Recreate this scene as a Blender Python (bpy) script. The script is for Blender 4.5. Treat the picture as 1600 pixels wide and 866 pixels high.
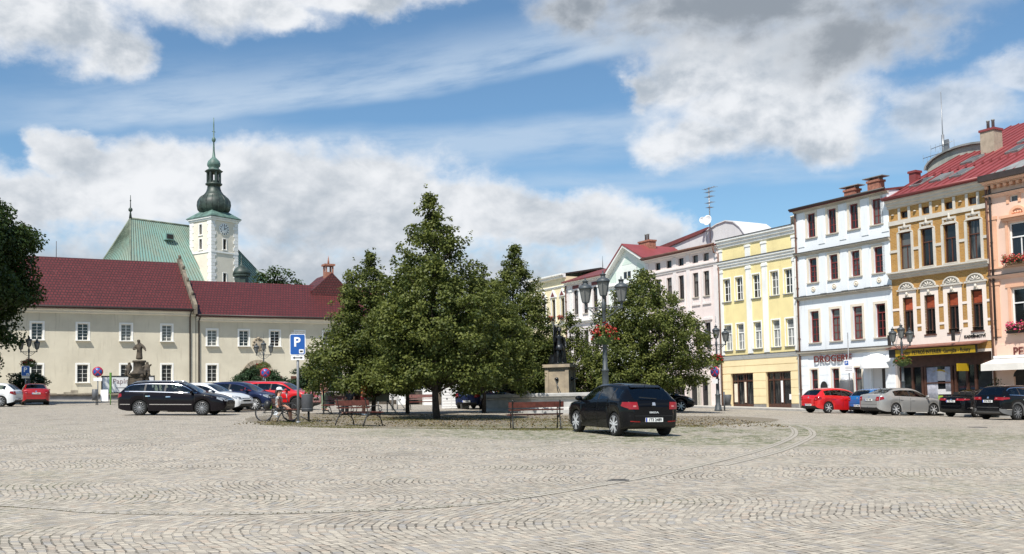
import bpy, bmesh, math, random
from math import sin, cos, pi, radians, sqrt, atan2, tan
from mathutils import Vector, Matrix
from mathutils.bvhtree import BVHTree
random.seed(7)
S = bpy.context.scene
C = S.collection
for o in list(bpy.data.objects):
    bpy.data.objects.remove(o)

# ------------------------------------------------------------------ camera
PITCH, ROLL = math.atan(94 / 1600), radians(1.1)
cam = bpy.data.cameras.new('camera')
cam.sensor_width = 36.0
cam.lens = 36.0
cam.shift_y = 0.0625
cam.clip_end = 3000
cam_ob = bpy.data.objects.new('camera', cam)
C.objects.link(cam_ob)
_F = Vector((0, cos(PITCH), sin(PITCH)))
_U = Vector((0, -sin(PITCH), cos(PITCH)))
_X = Vector((1, 0, 0))
_R = _X * cos(ROLL) - _U * sin(ROLL)
_UU = _U * cos(ROLL) + _X * sin(ROLL)
cam_ob.matrix_world = Matrix(((_R.x, _UU.x, -_F.x, 0), (_R.y, _UU.y, -_F.y, 0), (_R.z, _UU.z, -_F.z, 1.5), (0, 0, 0, 1)))
S.camera = cam_ob

# ------------------------------------------------------------------ light
SUN_EL, SUN_AZ = radians(55), atan2(-.358, -.934)      # direction to the sun: behind the camera, to its left
SUN_STR, SKY_STR, EXPO = 4.1, 0.076, 0.58
sun_dir = Vector((sin(SUN_AZ) * cos(SUN_EL), cos(SUN_AZ) * cos(SUN_EL), sin(SUN_EL)))
sl = bpy.data.lights.new('sun', 'SUN')
sl.energy = SUN_STR
sl.angle = radians(0.5)
sl.color = (1.0, 0.95, 0.87)
so = bpy.data.objects.new('sun', sl)
C.objects.link(so)
so.rotation_euler = sun_dir.to_track_quat('Z', 'Y').to_euler()
S.view_settings.view_transform = 'Standard'
S.view_settings.look = 'None'
S.view_settings.exposure = EXPO
S.view_settings.gamma = 1
S.view_settings.use_curve_mapping = False
S.cycles.max_bounces = 6
S.cycles.transparent_max_bounces = 12


class NT:
    """small helper round a node tree"""
    def __init__(s, tree):
        s.t = tree

    def n(s, kind, **kw):
        nd = s.t.nodes.new(kind)
        for k, v in kw.items():
            setattr(nd, k, v)
        return nd

    def link(s, a, b):
        s.t.links.new(a, b)

    def put(s, inp, v):
        if hasattr(v, 'is_output'):
            s.t.links.new(v, inp)
        else:
            inp.default_value = v

    def m(s, op, a, b=None, c=None, clamp=False):
        nd = s.n('ShaderNodeMath', operation=op)
        nd.use_clamp = clamp
        s.put(nd.inputs[0], a)
        if b is not None:
            s.put(nd.inputs[1], b)
        if c is not None:
            s.put(nd.inputs[2], c)
        return nd.outputs[0]

    def smooth(s, v, lo, hi):
        nd = s.n('ShaderNodeMapRange', interpolation_type='SMOOTHSTEP')
        s.put(nd.inputs[0], v)
        s.put(nd.inputs[1], lo)
        s.put(nd.inputs[2], hi)
        return nd.outputs[0]

    def mix(s, f, a, b):
        nd = s.n('ShaderNodeMix', data_type='RGBA')
        s.put(nd.inputs[0], f)
        s.put(nd.inputs[6], a if hasattr(a, 'is_output') else (*a, 1))
        s.put(nd.inputs[7], b if hasattr(b, 'is_output') else (*b, 1))
        return nd.outputs[2]

    def noise(s, vec, scale, detail=4, rough=.55, dist=0):
        nd = s.n('ShaderNodeTexNoise')
        nd.inputs['Scale'].default_value = scale
        nd.inputs['Detail'].default_value = detail
        nd.inputs['Roughness'].default_value = rough
        nd.inputs['Distortion'].default_value = dist
        if vec is not None:
            s.link(vec, nd.inputs['Vector'])
        return nd.outputs['Fac']

    def comb(s, x, y, z=0.0):
        nd = s.n('ShaderNodeCombineXYZ')
        s.put(nd.inputs[0], x)
        s.put(nd.inputs[1], y)
        s.put(nd.inputs[2], z)
        return nd.outputs[0]

    def sep(s, v):
        nd = s.n('ShaderNodeSeparateXYZ')
        s.link(v, nd.inputs[0])
        return nd.outputs

    def coord(s, which='Object'):
        return s.n('ShaderNodeTexCoord').outputs[which]


def build_sky():
    w = bpy.data.worlds.new('World')
    S.world = w
    w.use_nodes = True
    t = NT(w.node_tree)
    bg = w.node_tree.nodes['Background']
    sky = t.n('ShaderNodeTexSky', sky_type='NISHITA')
    sky.sun_disc = False
    sky.sun_elevation = SUN_EL
    sky.sun_rotation = SUN_AZ
    sky.air_density = 1.0
    sky.dust_density = .3
    sky.ozone_density = 2.0
    x, y, z = list(t.sep(t.coord('Generated')))[:3]
    A = t.m('MULTIPLY', t.m('ARCTAN2', x, y), 57.2958)     # azimuth and elevation of the direction, degrees
    E = t.m('MULTIPLY', t.m('ARCSINE', z), 57.2958)
    P = t.comb(A, t.m('MULTIPLY', E, 1.35))
    nz = t.n('ShaderNodeTexNoise')
    nz.inputs['Scale'].default_value = .17
    nz.inputs['Detail'].default_value = 6
    nz.inputs['Roughness'].default_value = .6
    t.link(P, nz.inputs['Vector'])
    off = t.n('ShaderNodeVectorMath', operation='MULTIPLY_ADD')
    t.link(nz.outputs['Color'], off.inputs[0])
    off.inputs[1].default_value = (6.5, 4.5, 0)
    off.inputs[2].default_value = (-3.25, -2.25, 0)
    wob = t.n('ShaderNodeVectorMath', operation='ADD')
    t.link(P, wob.inputs[0])
    t.link(off.outputs[0], wob.inputs[1])
    ws = t.sep(wob.outputs[0])
    AW, EW = ws[0], t.m('DIVIDE', ws[1], 1.35)

    def shape(bs, grow=1.0):
        r = None
        for a, e, ra, re in bs:
            dx = t.m('DIVIDE', t.m('SUBTRACT', AW, a), ra * grow)
            dy = t.m('DIVIDE', t.m('SUBTRACT', EW, e), re * grow)
            g = t.m('SUBTRACT', 1.0, t.m('SQRT', t.m('ADD', t.m('MULTIPLY', dx, dx), t.m('MULTIPLY', dy, dy))))
            g = t.m('MAXIMUM', g, -1.2)
            if r is None:
                r = g
            else:
                nd = t.n('ShaderNodeMath', operation='SMOOTH_MAX')
                t.link(r, nd.inputs[0])
                t.link(g, nd.inputs[1])
                nd.inputs[2].default_value = .18
                r = nd.outputs[0]
        return r

    def fld(dx, dy, scale, detail=7, rough=.58):
        v = t.n('ShaderNodeVectorMath', operation='ADD')
        t.link(P, v.inputs[0])
        v.inputs[1].default_value = (dx, dy, 0)
        return t.noise(v.outputs[0], scale, detail, rough, .3)

    n1 = fld(0, 0, .21, 6, .54)
    n2 = fld(.6, -1.3, .21, 6, .54)                       # the same field a step off: relief of the billows
    big = fld(30, 12, .13, 3)
    wisp = fld(7, 3, .9, 6, .65)
    r1, r2 = fld(3, 8, .75, 6, .6), fld(3.22, 7.5, .75, 6, .6)
    relief = t.m('ADD', t.m('SUBTRACT', n1, n2), t.m('MULTIPLY', t.m('SUBTRACT', r1, r2), .30))
    edge = t.m('ADD', t.m('MULTIPLY', t.m('SUBTRACT', n1, .5), 1.6), t.m('MULTIPLY', t.m('SUBTRACT', wisp, .5), .62))

    WHITE, GREY, DARK, THIN = (.92, .94, .97), (.47, .53, .60), (.31, .35, .40), (.62, .74, .88)
    k = CLOUD_GAIN / SKY_STR
    WHITE, GREY, DARK, THIN = [tuple(c * k for c in q) for q in (WHITE, GREY, DARK, THIN)]
    tint = t.n('ShaderNodeMix', data_type='RGBA', blend_type='MULTIPLY')
    tint.inputs[0].default_value = 1
    t.link(sky.outputs[0], tint.inputs[6])
    tint.inputs[7].default_value = (*SKY_TINT, 1)
    col = tint.outputs[2]

    # high thin streaks
    def streak(c, slope, half_lo, half_hi, a0, a1, amp, seed):
        dy = t.m('SUBTRACT', t.m('ADD', E, t.m('MULTIPLY', t.m('SUBTRACT', big, .5), 1.2)), t.m('ADD', c, t.m('MULTIPLY', A, slope)))
        up = t.smooth(dy, half_hi, 0.0)
        lo = t.smooth(dy, -half_lo, -half_lo * .25)
        ends = t.m('MULTIPLY', t.smooth(A, a0 - 5, a0 + 4), t.smooth(A, a1 + 4, a1 - 4))
        v = t.comb(t.m('ADD', t.m('MULTIPLY', A, .10), seed), t.m('MULTIPLY', t.m('SUBTRACT', E, t.m('MULTIPLY', A, slope)), .55))
        str_ = t.smooth(t.noise(v, 1.3, 6, .6), .18, .66)
        m_ = t.m('MULTIPLY', t.m('MULTIPLY', up, lo), t.m('MULTIPLY', ends, str_))
        return t.m('MULTIPLY', m_, amp, clamp=True)
    for q in ((18.35, .15, .9, 3.2, -24, 9, .74, 2.0), (14.9, .05, 2.6, 1.1, -14, 9, .62, 9.0), (12.1, -.012, .8, 1.0, 1, 21, .55, 4.0),
              (16.0, .05, 1.2, 1.6, -30, -14, .3, 6.0), (13.2, .0, 1.6, 1.8, 17, 32, .6, 8.0)):
        col = t.mix(streak(*q), col, THIN)

    def layer(col, bs, bright, lo=-.06, hi=.30, amt=1.0, grow=1.0, eg=.55):
        s_ = shape(bs, grow)
        dn = t.m('ADD', s_, t.m('MULTIPLY', edge, eg))
        al = t.m('MULTIPLY', t.smooth(dn, lo, hi), amt)
        return t.mix(al, col, bright(dn))

    def cumulus(dn):
        # white towards the lit rims and billow tops, grey in the thick of it
        f = t.m('ADD', t.m('MULTIPLY', relief, 2.2), t.m('ADD', .56, t.m('MULTIPLY', t.m('SUBTRACT', big, .5), 1.5)))
        f = t.m('ADD', f, t.m('MULTIPLY', t.smooth(dn, .75, .1), .32))
        return t.mix(t.smooth(f, .05, 1.05), GREY, WHITE)

    def bank(dn):
        f = t.m('ADD', t.m('MULTIPLY', relief, 1.7), t.m('ADD', .38, t.m('MULTIPLY', t.m('SUBTRACT', big, .5), 1.5)))
        f = t.m('ADD', f, t.m('MULTIPLY', t.smooth(dn, .42, .03), .42))
        f = t.m('ADD', f, t.m('MULTIPLY', t.smooth(E, 7.5, 12.5), .38))
        return t.mix(t.smooth(f, -.05, 1.1), GREY, WHITE)

    def dark(dn):
        return t.mix(t.smooth(t.m('ADD', t.m('ADD', dn, t.m('MULTIPLY', relief, 1.6)), t.m('MULTIPLY', t.m('SUBTRACT', big, .5), 1.2)), .95, -.15), DARK, tuple(.55 * a + .45 * b for a, b in zip(GREY, WHITE)))

    low = [(-23.4, 13.2, 1.9, 1.6), (-24.9, 10.7, 4.0, 2.2), (-19.7, 11.7, 5.6, 2.5), (-13.0, 12.6, 6.7, 2.5), (-8.5, 11.0, 9.3, 3.6), (-2.7, 10.6, 5.4, 2.6), (3.0, 10.0, 5.4, 2.0), (7.6, 8.8, 3.2, 2.5), (-14.1, 4.0, 38.0, 6.8), (-28, 10.5, 4.5, 3.0), (15.6, 0.6, 15.0, 4.1)]
    topl = [(-25.0, 19.5, 6.0, 2.1), (-21.6, 18.4, 2.6, 1.6), (-17.4, 21.4, 8.2, 2.1), (-12.9, 20.9, 2.5, 1.3), (-8.0, 22.2, 6.5, 1.3), (-30, 24, 22, 3.2)]
    right = [(10.7, 17.6, 4.2, 2.3), (15.5, 18.0, 8.5, 2.6), (14.8, 15.3, 7.2, 3.0), (10.6, 14.0, 3.5, 1.7), (17.4, 13.6, 3.2, 1.8), (7.9, 17.2, 1.4, 1.3)]
    drk = [(14.7, 21.6, 12.5, 3.6), (19.0, 18.3, 5.5, 2.0), (9.1, 20.9, 5.3, 1.6), (4.0, 21.5, 2.9, 1.3), (14, 27, 22, 5)]
    edg = [(24.2, 14.5, 3.8, 2.0), (27.2, 15.8, 3.3, 1.2), (60, 14, 20, 7), (-70, 16, 25, 9), (120, 20, 40, 14), (-140, 25, 40, 12)]
    col = layer(col, edg, cumulus, amt=.7, lo=-.1, hi=.6)
    col = layer(col, right, cumulus, lo=-.12, hi=.55, amt=.97, eg=.5)
    col = layer(col, low, bank, eg=.56, lo=-.08, hi=.42)
    col = layer(col, topl, cumulus, lo=-.10, hi=.55)
    col = layer(col, drk, dark, lo=-.22, hi=.60, amt=.97, eg=.42)
    # under the horizon: dull earth tone
    col = t.mix(t.smooth(E, -1.0, -3.0), col, tuple(c * k for c in (.16, .15, .13)))
    t.link(col, bg.inputs['Color'])
    bg.inputs['Strength'].default_value = SKY_STR


CLOUD_GAIN, SKY_TINT = .65, (.87, 1.08, 1.15)
build_sky()


def mat(name, col, rough=.7, metal=0.0, var=.0, scale=3.0, bump=.0, bscale=40., col2=None, spec=.5, coat=0., stain=None):
    """principled material with procedural tonal variation and fine bump"""
    m = bpy.data.materials.get(name)
    if m:
        return m
    m = bpy.data.materials.new(name)
    m.use_nodes = True
    t = NT(m.node_tree)
    b = m.node_tree.nodes['Principled BSDF']
    b.inputs['Roughness'].default_value = rough
    b.inputs['Metallic'].default_value = metal
    b.inputs['Specular IOR Level'].default_value = spec
    b.inputs['Coat Weight'].default_value = coat
    b.inputs['Coat Roughness'].default_value = .03
    co = t.coord('Object')
    if var or col2:
        c2 = col2 or tuple(max(0, c * (1 - var)) for c in col)
        c1 = col if col2 else tuple(min(1, c * (1 + var * .6)) for c in col)
        nz = t.noise(co, scale, 6, .62)
        f = t.smooth(nz, .33, .67)
        cc = t.mix(f, c1, c2)
        if stain:
            # vertical weather streaks
            sp = t.sep(co)
            v = t.comb(t.m('MULTIPLY', sp[0], 2.2), t.m('MULTIPLY', sp[1], 2.2), t.m('MULTIPLY', sp[2], .22))
            g = t.smooth(t.noise(v, 1.6, 5, .6), .54, .78)
            cc = t.mix(t.m('MULTIPLY', g, .55), cc, stain)
        t.link(cc, b.inputs['Base Color'])
    else:
        b.inputs['Base Color'].default_value = (*col, 1)
    if bump:
        bn = t.n('ShaderNodeBump')
        bn.inputs['Strength'].default_value = bump
        bn.inputs['Distance'].default_value = .02
        t.link(t.noise(co, bscale, 5, .6), bn.inputs['Height'])
        t.link(bn.outputs[0], b.inputs['Normal'])
    return m


class MB:
    """collects shapes, then links them as ONE mesh object"""
    def __init__(s):
        s.v, s.f, s.mi, s.sm = [], [], [], []

    def quad(s, pts, m=0, smooth=False):
        k = len(s.v)
        s.v += [tuple(p) for p in pts]
        s.f.append(tuple(range(k, k + len(pts))))
        s.mi.append(m)
        s.sm.append(smooth)

    def box(s, x0, x1, y0, y1, z0, z1, m=0):
        k = len(s.v)
        s.v += [(x, y, z) for z in (z0, z1) for x, y in ((x0, y0), (x1, y0), (x1, y1), (x0, y1))]
        for f in ((3, 2, 1, 0), (4, 5, 6, 7), (0, 1, 5, 4), (1, 2, 6, 5), (2, 3, 7, 6), (3, 0, 4, 7)):
            s.f.append(tuple(k + i for i in f))
            s.mi.append(m)
            s.sm.append(False)

    def obox(s, c, ax, ay, az, m=0):
        """box from centre and three half-axis vectors"""
        c, ax, ay, az = map(Vector, (c, ax, ay, az))
        k = len(s.v)
        for z in (-1, 1):
            for x, y in ((-1, -1), (1, -1), (1, 1), (-1, 1)):
                s.v.append(tuple(c + ax * x + ay * y + az * z))
        for f in ((3, 2, 1, 0), (4, 5, 6, 7), (0, 1, 5, 4), (1, 2, 6, 5), (2, 3, 7, 6), (3, 0, 4, 7)):
            s.f.append(tuple(k + i for i in f))
            s.mi.append(m)
            s.sm.append(False)

    def prism(s, poly, y0, y1, m=0, axis='y'):
        """polygon in x,z swept along y (axis y); or in x,y swept along z; or in y,z swept along x"""
        def P(a, b, d):
            return (a, d, b) if axis == 'y' else ((a, b, d) if axis == 'z' else (d, a, b))
        n = len(poly)
        k = len(s.v)
        s.v += [P(a, b, y0) for a, b in poly] + [P(a, b, y1) for a, b in poly]
        fs = [tuple(range(k, k + n)), tuple(range(k + 2 * n - 1, k + n - 1, -1))]
        fs += [(k + i, k + n + i, k + n + (i + 1) % n, k + (i + 1) % n) for i in range(n)]
        for f in fs:
            s.f.append(f)
            s.mi.append(m)
            s.sm.append(False)

    def tube(s, pts, r, n=6, m=0, cap=True):
        pts = [Vector(p) for p in pts]
        rr = r if isinstance(r, (list, tuple)) else [r] * len(pts)
        k = len(s.v)
        ref = Vector((0, 0, 1))
        for i, p in enumerate(pts):
            d = (pts[min(i + 1, len(pts) - 1)] - pts[max(i - 1, 0)])
            d = d.normalized() if d.length > 1e-9 else Vector((0, 0, 1))
            a = d.cross(ref if abs(d.dot(ref)) < .95 else Vector((1, 0, 0))).normalized()
            b = d.cross(a)
            for j in range(n):
                t = 2 * pi * j / n
                s.v.append(tuple(p + (a * cos(t) + b * sin(t)) * rr[i]))
        for i in range(len(pts) - 1):
            for j in range(n):
                s.f.append((k + i * n + j, k + (i + 1) * n + j, k + (i + 1) * n + (j + 1) % n, k + i * n + (j + 1) % n))
                s.mi.append(m)
                s.sm.append(n > 4)
        if cap:
            for e, i in ((0, 0), (1, len(pts) - 1)):
                f = [k + i * n + j for j in range(n)]
                s.f.append(tuple(f if e else f[::-1]))
                s.mi.append(m)
                s.sm.append(False)

    def lathe(s, prof, n=16, c=(0, 0, 0), m=0, smooth=True, rot=0.0, sx=1., sy=1.):
        k = len(s.v)
        for r, z in prof:
            for j in range(n):
                t = 2 * pi * j / n + rot
                s.v.append((c[0] + r * cos(t) * sx, c[1] + r * sin(t) * sy, c[2] + z))
        for i in range(len(prof) - 1):
            for j in range(n):
                s.f.append((k + i * n + j, k + i * n + (j + 1) % n, k + (i + 1) * n + (j + 1) % n, k + (i + 1) * n + j))
                s.mi.append(m)
                s.sm.append(smooth)
        for i, fl in ((0, True), (len(prof) - 1, False)):
            if prof[i][0] > 1e-4:
                f = [k + i * n + j for j in range(n)]
                s.f.append(tuple(f[::-1] if fl else f))
                s.mi.append(m)
                s.sm.append(False)

    def ball(s, c, r, m=0, n=10, sx=1, sy=1, sz=1):
        prof = [(max(1e-5, r * sin(pi * i / 7)), -r * cos(pi * i / 7) * sz) for i in range(8)]
        s.lathe(prof, n, c, m, True, 0, sx, sy)

    def mould(s, u0, u1, prof, m=0):
        """moulding: profile (y,z) swept along x"""
        s.prism(prof, u0, u1, m, 'x')

    def build(s, name, mats, parent=None, loc=(0, 0, 0), rotz=0.0):
        me = bpy.data.meshes.new(name)
        me.from_pydata(s.v, [], s.f)
        for q in (mats if isinstance(mats, (list, tuple)) else [mats]):
            me.materials.append(q)
        me.polygons.foreach_set('material_index', s.mi)
        me.polygons.foreach_set('use_smooth', s.sm)
        bm = bmesh.new()
        bm.from_mesh(me)
        bmesh.ops.recalc_face_normals(bm, faces=bm.faces)
        bm.to_mesh(me)
        bm.free()
        return link(name, me, parent, loc, rotz)


def weld(o):
    bm = bmesh.new()
    bm.from_mesh(o.data)
    bmesh.ops.remove_doubles(bm, verts=bm.verts, dist=1e-4)
    bmesh.ops.recalc_face_normals(bm, faces=bm.faces)
    bm.to_mesh(o.data)
    bm.free()


def link(name, me, parent=None, loc=(0, 0, 0), rotz=0.0):
    o = bpy.data.objects.new(name, me)
    C.objects.link(o)
    o.location = loc
    o.rotation_euler = (0, 0, rotz)
    if parent:
        o.parent = parent
    return o


def tag(o, label, cat, group=None, kind=None):
    if label:
        o['label'] = label
    if cat:
        o['category'] = cat
    if group:
        o['group'] = group
    if kind:
        o['kind'] = kind
    return o


def thing(name, label, cat, loc=(0, 0, 0), rotz=0.0, group=None):
    o = bpy.data.objects.new(name, None)
    o.empty_display_size = .3
    C.objects.link(o)
    o.location = loc
    o.rotation_euler = (0, 0, rotz)
    return tag(o, label, cat, group)


def copy_tree(o, parent=None):
    c = o.copy()
    C.objects.link(c)
    c.parent = parent
    for ch in list(o.children):
        copy_tree(ch, c)
    return c


def text_mesh(body, size, depth=.01, align='CENTER', bold=0.0, sx=1.0):
    cu = bpy.data.curves.new('lettering', 'FONT')
    cu.body = body
    cu.size = size
    cu.extrude = depth
    cu.offset = bold
    cu.align_x = align
    cu.align_y = 'CENTER'
    cu.resolution_u = 3
    ob = bpy.data.objects.new('lettering', cu)
    C.objects.link(ob)
    dg = bpy.context.evaluated_depsgraph_get()
    me = bpy.data.meshes.new_from_object(ob.evaluated_get(dg))
    bpy.data.objects.remove(ob)
    me.transform(Matrix.Rotation(pi / 2, 4, 'X') @ Matrix.Diagonal((sx, 1, 1, 1)))
    return me


def text(name, body, size, m, parent, loc, depth=.01, bold=0.0, sx=1.0, rot=(0, 0, 0), align='CENTER'):
    """lettering that faces -y"""
    me = text_mesh(body, size, depth, align, bold, sx)
    me.materials.clear()
    me.materials.append(m)
    o = link(name, me, parent, loc)
    o.rotation_euler = rot
    return o


def gz(x, y):
    """height of the gently sloping square"""
    x = max(-52, min(48, x))
    y = max(-12, min(112, y))
    return -.01798539 * x + .0227538 * y - .0001628274 * x * y - .00009051197 * y * y - .00016222568 * x * x
# ------------------------------------------------------------------ materials of the ground
def cobble_mat(name, stone, stone2, joint, band=2.35, amp=.36, sz=.092, moss=0.0, spread=0.0):
    m = bpy.data.materials.new(name)
    m.use_nodes = True
    t = NT(m.node_tree)
    b = m.node_tree.nodes['Principled BSDF']
    co = t.coord('Object')
    x, y, z = list(t.sep(co))[:3]
    ang = radians(4)
    wn = t.noise(co, .12, 2, .5)
    u = t.m('ADD', t.m('MULTIPLY', x, cos(ang)), t.m('MULTIPLY', y, sin(ang)))
    v = t.m('ADD', t.m('MULTIPLY', x, -sin(ang)), t.m('MULTIPLY', y, cos(ang)))
    v = t.m('ADD', v, t.m('MULTIPLY', t.m('SUBTRACT', wn, .5), 1.2))
    # serpentine setts: courses bend to and fro from band to band
    cu = t.m('ADD', u, t.m('MULTIPLY', t.m('SINE', t.m('MULTIPLY', v, pi / band)), amp))
    cu = t.m('ADD', cu, t.m('MULTIPLY', t.m('SUBTRACT', t.noise(co, 2.6, 3, .6), .5), .13))
    vv = t.m('ADD', v, t.m('MULTIPLY', t.m('SUBTRACT', t.noise(co, 2.1, 2, .5), .5), .09))
    br = t.n('ShaderNodeTexBrick')
    br.offset = .5
    br.squash = 1
    t.link(t.comb(vv, cu), br.inputs['Vector'])
    br.inputs['Scale'].default_value = 1
    br.inputs['Brick Width'].default_value = sz * 1.08
    br.inputs['Row Height'].default_value = sz
    br.inputs['Mortar Size'].default_value = .0105
    br.inputs['Mortar Smooth'].default_value = .35
    br.inputs['Bias'].default_value = 0
    br.inputs['Color1'].default_value = (0, 0, 0, 1)
    br.inputs['Color2'].default_value = (1, 1, 1, 1)
    br.inputs['Mortar'].default_value = (.5, .5, .5, 1)
    rnd = br.outputs['Color']
    fac = br.outputs['Fac']
    base = t.mix(t.smooth(rnd, .0, 1.0), stone, stone2)
    # here and there a warm or a blue-grey sett
    hue = t.noise(t.comb(t.m('SNAP', vv, sz * 1.08), t.m('SNAP', cu, sz)), 7.3, 0)
    base = t.mix(t.m('MULTIPLY', t.smooth(hue, .60, .72), .38), base, (.50, .37, .27))
    base = t.mix(t.m('MULTIPLY', t.smooth(hue, .40, .28), .5), base, (.27, .28, .30))
    big = t.noise(co, .09, 4, .6)
    mid = t.noise(co, .7, 5, .65)
    base = t.mix(t.m('MULTIPLY', t.smooth(big, .35, .7), .22), base, (.30, .27, .23))
    base = t.mix(t.m('MULTIPLY', t.smooth(mid, .45, .75), .25), base, tuple(c * .68 for c in stone))
    base = t.mix(t.m('MULTIPLY', t.smooth(t.noise(co, .33, 3, .7), .62, .72), .4), base, (.17, .15, .125))
    # joints: open and dark in patches, filled with grit elsewhere
    depth = t.smooth(t.m('ADD', t.m('MULTIPLY', t.noise(co, .9, 4, .6), .5), t.m('MULTIPLY', t.noise(co, 7.5, 2, .5), .5)), .43, .60)
    jf = t.m('MULTIPLY', fac, t.m('ADD', .12, t.m('MULTIPLY', depth, .72)))
    jc = joint
    if moss:
        mz = t.noise(co, .22, 5, .62)
        # greener round the planted island in the middle of the square
        dx, dy = t.m('DIVIDE', t.m('SUBTRACT', x, 6.0), 12.0), t.m('DIVIDE', t.m('SUBTRACT', y, 30.5), 9.0)
        near = t.smooth(t.m('ADD', t.m('MULTIPLY', dx, dx), t.m('MULTIPLY', dy, dy)), 1.3, .1)
        mf = t.smooth(t.m('ADD', mz, t.m('MULTIPLY', near, .22)), .50, .70)
        jc = t.mix(mf, joint, (.075, .10, .022))
        jf = t.m('MAXIMUM', jf, t.m('MULTIPLY', t.m('MULTIPLY', mf, near), t.m('MULTIPLY', t.smooth(t.noise(co, 3.5, 5, .7), .42, .62), moss)))
    col = t.mix(jf, base, jc)
    t.link(col, b.inputs['Base Color'])
    b.inputs['Roughness'].default_value = .72
    b.inputs['Specular IOR Level'].default_value = .35
    bn = t.n('ShaderNodeBump')
    bn.inputs['Strength'].default_value = .75
    bn.inputs['Distance'].default_value = .03
    hgt = t.m('ADD', t.m('MULTIPLY', t.m('SUBTRACT', 1.0, fac), 1.0), t.m('ADD', t.m('MULTIPLY', rnd, .28), t.m('MULTIPLY', t.noise(co, 38, 3, .6), .35)))
    t.link(hgt, bn.inputs['Height'])
    t.link(bn.outputs[0], b.inputs['Normal'])
    return m


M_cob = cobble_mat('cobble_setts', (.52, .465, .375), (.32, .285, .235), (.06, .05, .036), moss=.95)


def sheet(name, x0, x1, y0, y1, step, m, dz=0.0):
    nx, ny = max(1, round((x1 - x0) / step)), max(1, round((y1 - y0) / step))
    vs, fs = [], []
    for j in range(ny + 1):
        for i in range(nx + 1):
            X, Y = x0 + (x1 - x0) * i / nx, y0 + (y1 - y0) * j / ny
            vs.append((X, Y, gz(X, Y) + dz))
    for j in range(ny):
        for i in range(nx):
            a = j * (nx + 1) + i
            fs.append((a, a + 1, a + nx + 2, a + nx + 1))
    me = bpy.data.meshes.new(name)
    me.from_pydata(vs, [], fs)
    me.polygons.foreach_set('use_smooth', [True] * len(fs))
    me.materials.append(m)
    o = link(name, me)
    tag(o, None, None, None, 'structure')
    return o


sheet('square_paving', -90, 90, -14, 150, 2.0, M_cob)
M_earth = mat('far_ground', (.16, .17, .09), .9, var=.4, scale=.05)
mb = MB()
R_ = 1500
for a, b_, c, d in ((-R_, -90, -R_, R_), (90, R_, -R_, R_), (-90, 90, -R_, -14), (-90, 90, 150, R_)):
    mb.quad([(a, c, -2.6), (b_, c, -2.6), (b_, d, -2.6), (a, d, -2.6)])
tag(mb.build('far_ground', M_earth), None, None, None, 'structure')


def ribbon(name, pts, w, m, dz, n=60, kind='structure'):
    """strip laid on the square along a smooth line"""
    P = [Vector((*p, 0)) for p in pts]
    out = []
    for i in range(n + 1):
        s = i / n * (len(P) - 1)
        k = min(int(s), len(P) - 2)
        f = s - k
        p0, p1, p2, p3 = P[max(k - 1, 0)], P[k], P[k + 1], P[min(k + 2, len(P) - 1)]
        out.append(.5 * ((2 * p1) + (p2 - p0) * f + (2 * p0 - 5 * p1 + 4 * p2 - p3) * f * f + (3 * p1 - p0 - 3 * p2 + p3) * f ** 3))
    vs, fs, uv = [], [], []
    L = 0
    for i, p in enumerate(out):
        d = (out[min(i + 1, n)] - out[max(i - 1, 0)]).normalized()
        nn = Vector((-d.y, d.x, 0))
        if i:
            L += (p - out[i - 1]).length
        for s, vv in ((-.5, 0), (.5, w)):
            q = p + nn * w * s
            vs.append((q.x, q.y, gz(q.x, q.y) + dz))
            uv.append((L, vv))
    for i in range(n):
        fs.append((2 * i, 2 * i + 2, 2 * i + 3, 2 * i + 1))
    me = bpy.data.meshes.new(name)
    me.from_pydata(vs, [], fs)
    ul = me.uv_layers.new(name='run')
    for lp in me.loops:
        ul.data[lp.index].uv = uv[lp.vertex_index]
    me.materials.append(m)
    o = link(name, me)
    if kind:
        o['kind'] = kind
    return o


def sett_run_mat(name, c1, c2, joint, rows=.12, wd=.15, moss=.5):
    m = bpy.data.materials.new(name)
    m.use_nodes = True
    t = NT(m.node_tree)
    b = m.node_tree.nodes['Principled BSDF']
    uv = t.coord('UV')
    br = t.n('ShaderNodeTexBrick')
    t.link(uv, br.inputs['Vector'])
    br.inputs['Scale'].default_value = 1
    br.inputs['Brick Width'].default_value = wd
    br.inputs['Row Height'].default_value = rows
    br.inputs['Mortar Size'].default_value = .010
    br.inputs['Color1'].default_value = (*c1, 1)
    br.inputs['Color2'].default_value = (*c2, 1)
    br.inputs['Mortar'].default_value = (*joint, 1)
    co = t.coord('Object')
    mf = t.m('MULTIPLY', br.outputs['Fac'], t.smooth(t.noise(co, .8, 4, .6), .45, .6))
    c = t.mix(t.m('MULTIPLY', mf, moss), br.outputs['Color'], (.07, .09, .02))
    t.link(c, b.inputs['Base Color'])
    b.inputs['Roughness'].default_value = .75
    bn = t.n('ShaderNodeBump')
    bn.inputs['Distance'].default_value = .02
    bn.inputs['Strength'].default_value = .5
    t.link(t.m('SUBTRACT', 1.0, br.outputs['Fac']), bn.inputs['Height'])
    t.link(bn.outputs[0], b.inputs['Normal'])
    return m


M_run = sett_run_mat('gutter_setts', (.44, .40, .335), (.34, .31, .26), (.15, .13, .095), moss=.4)

# ------------------------------------------------------------------ building materials
M_glass = mat('window_glass', (.010, .012, .014), .05, spec=.6, col2=(.045, .045, .043), scale=.55, bump=.03, bscale=1.6)
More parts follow.
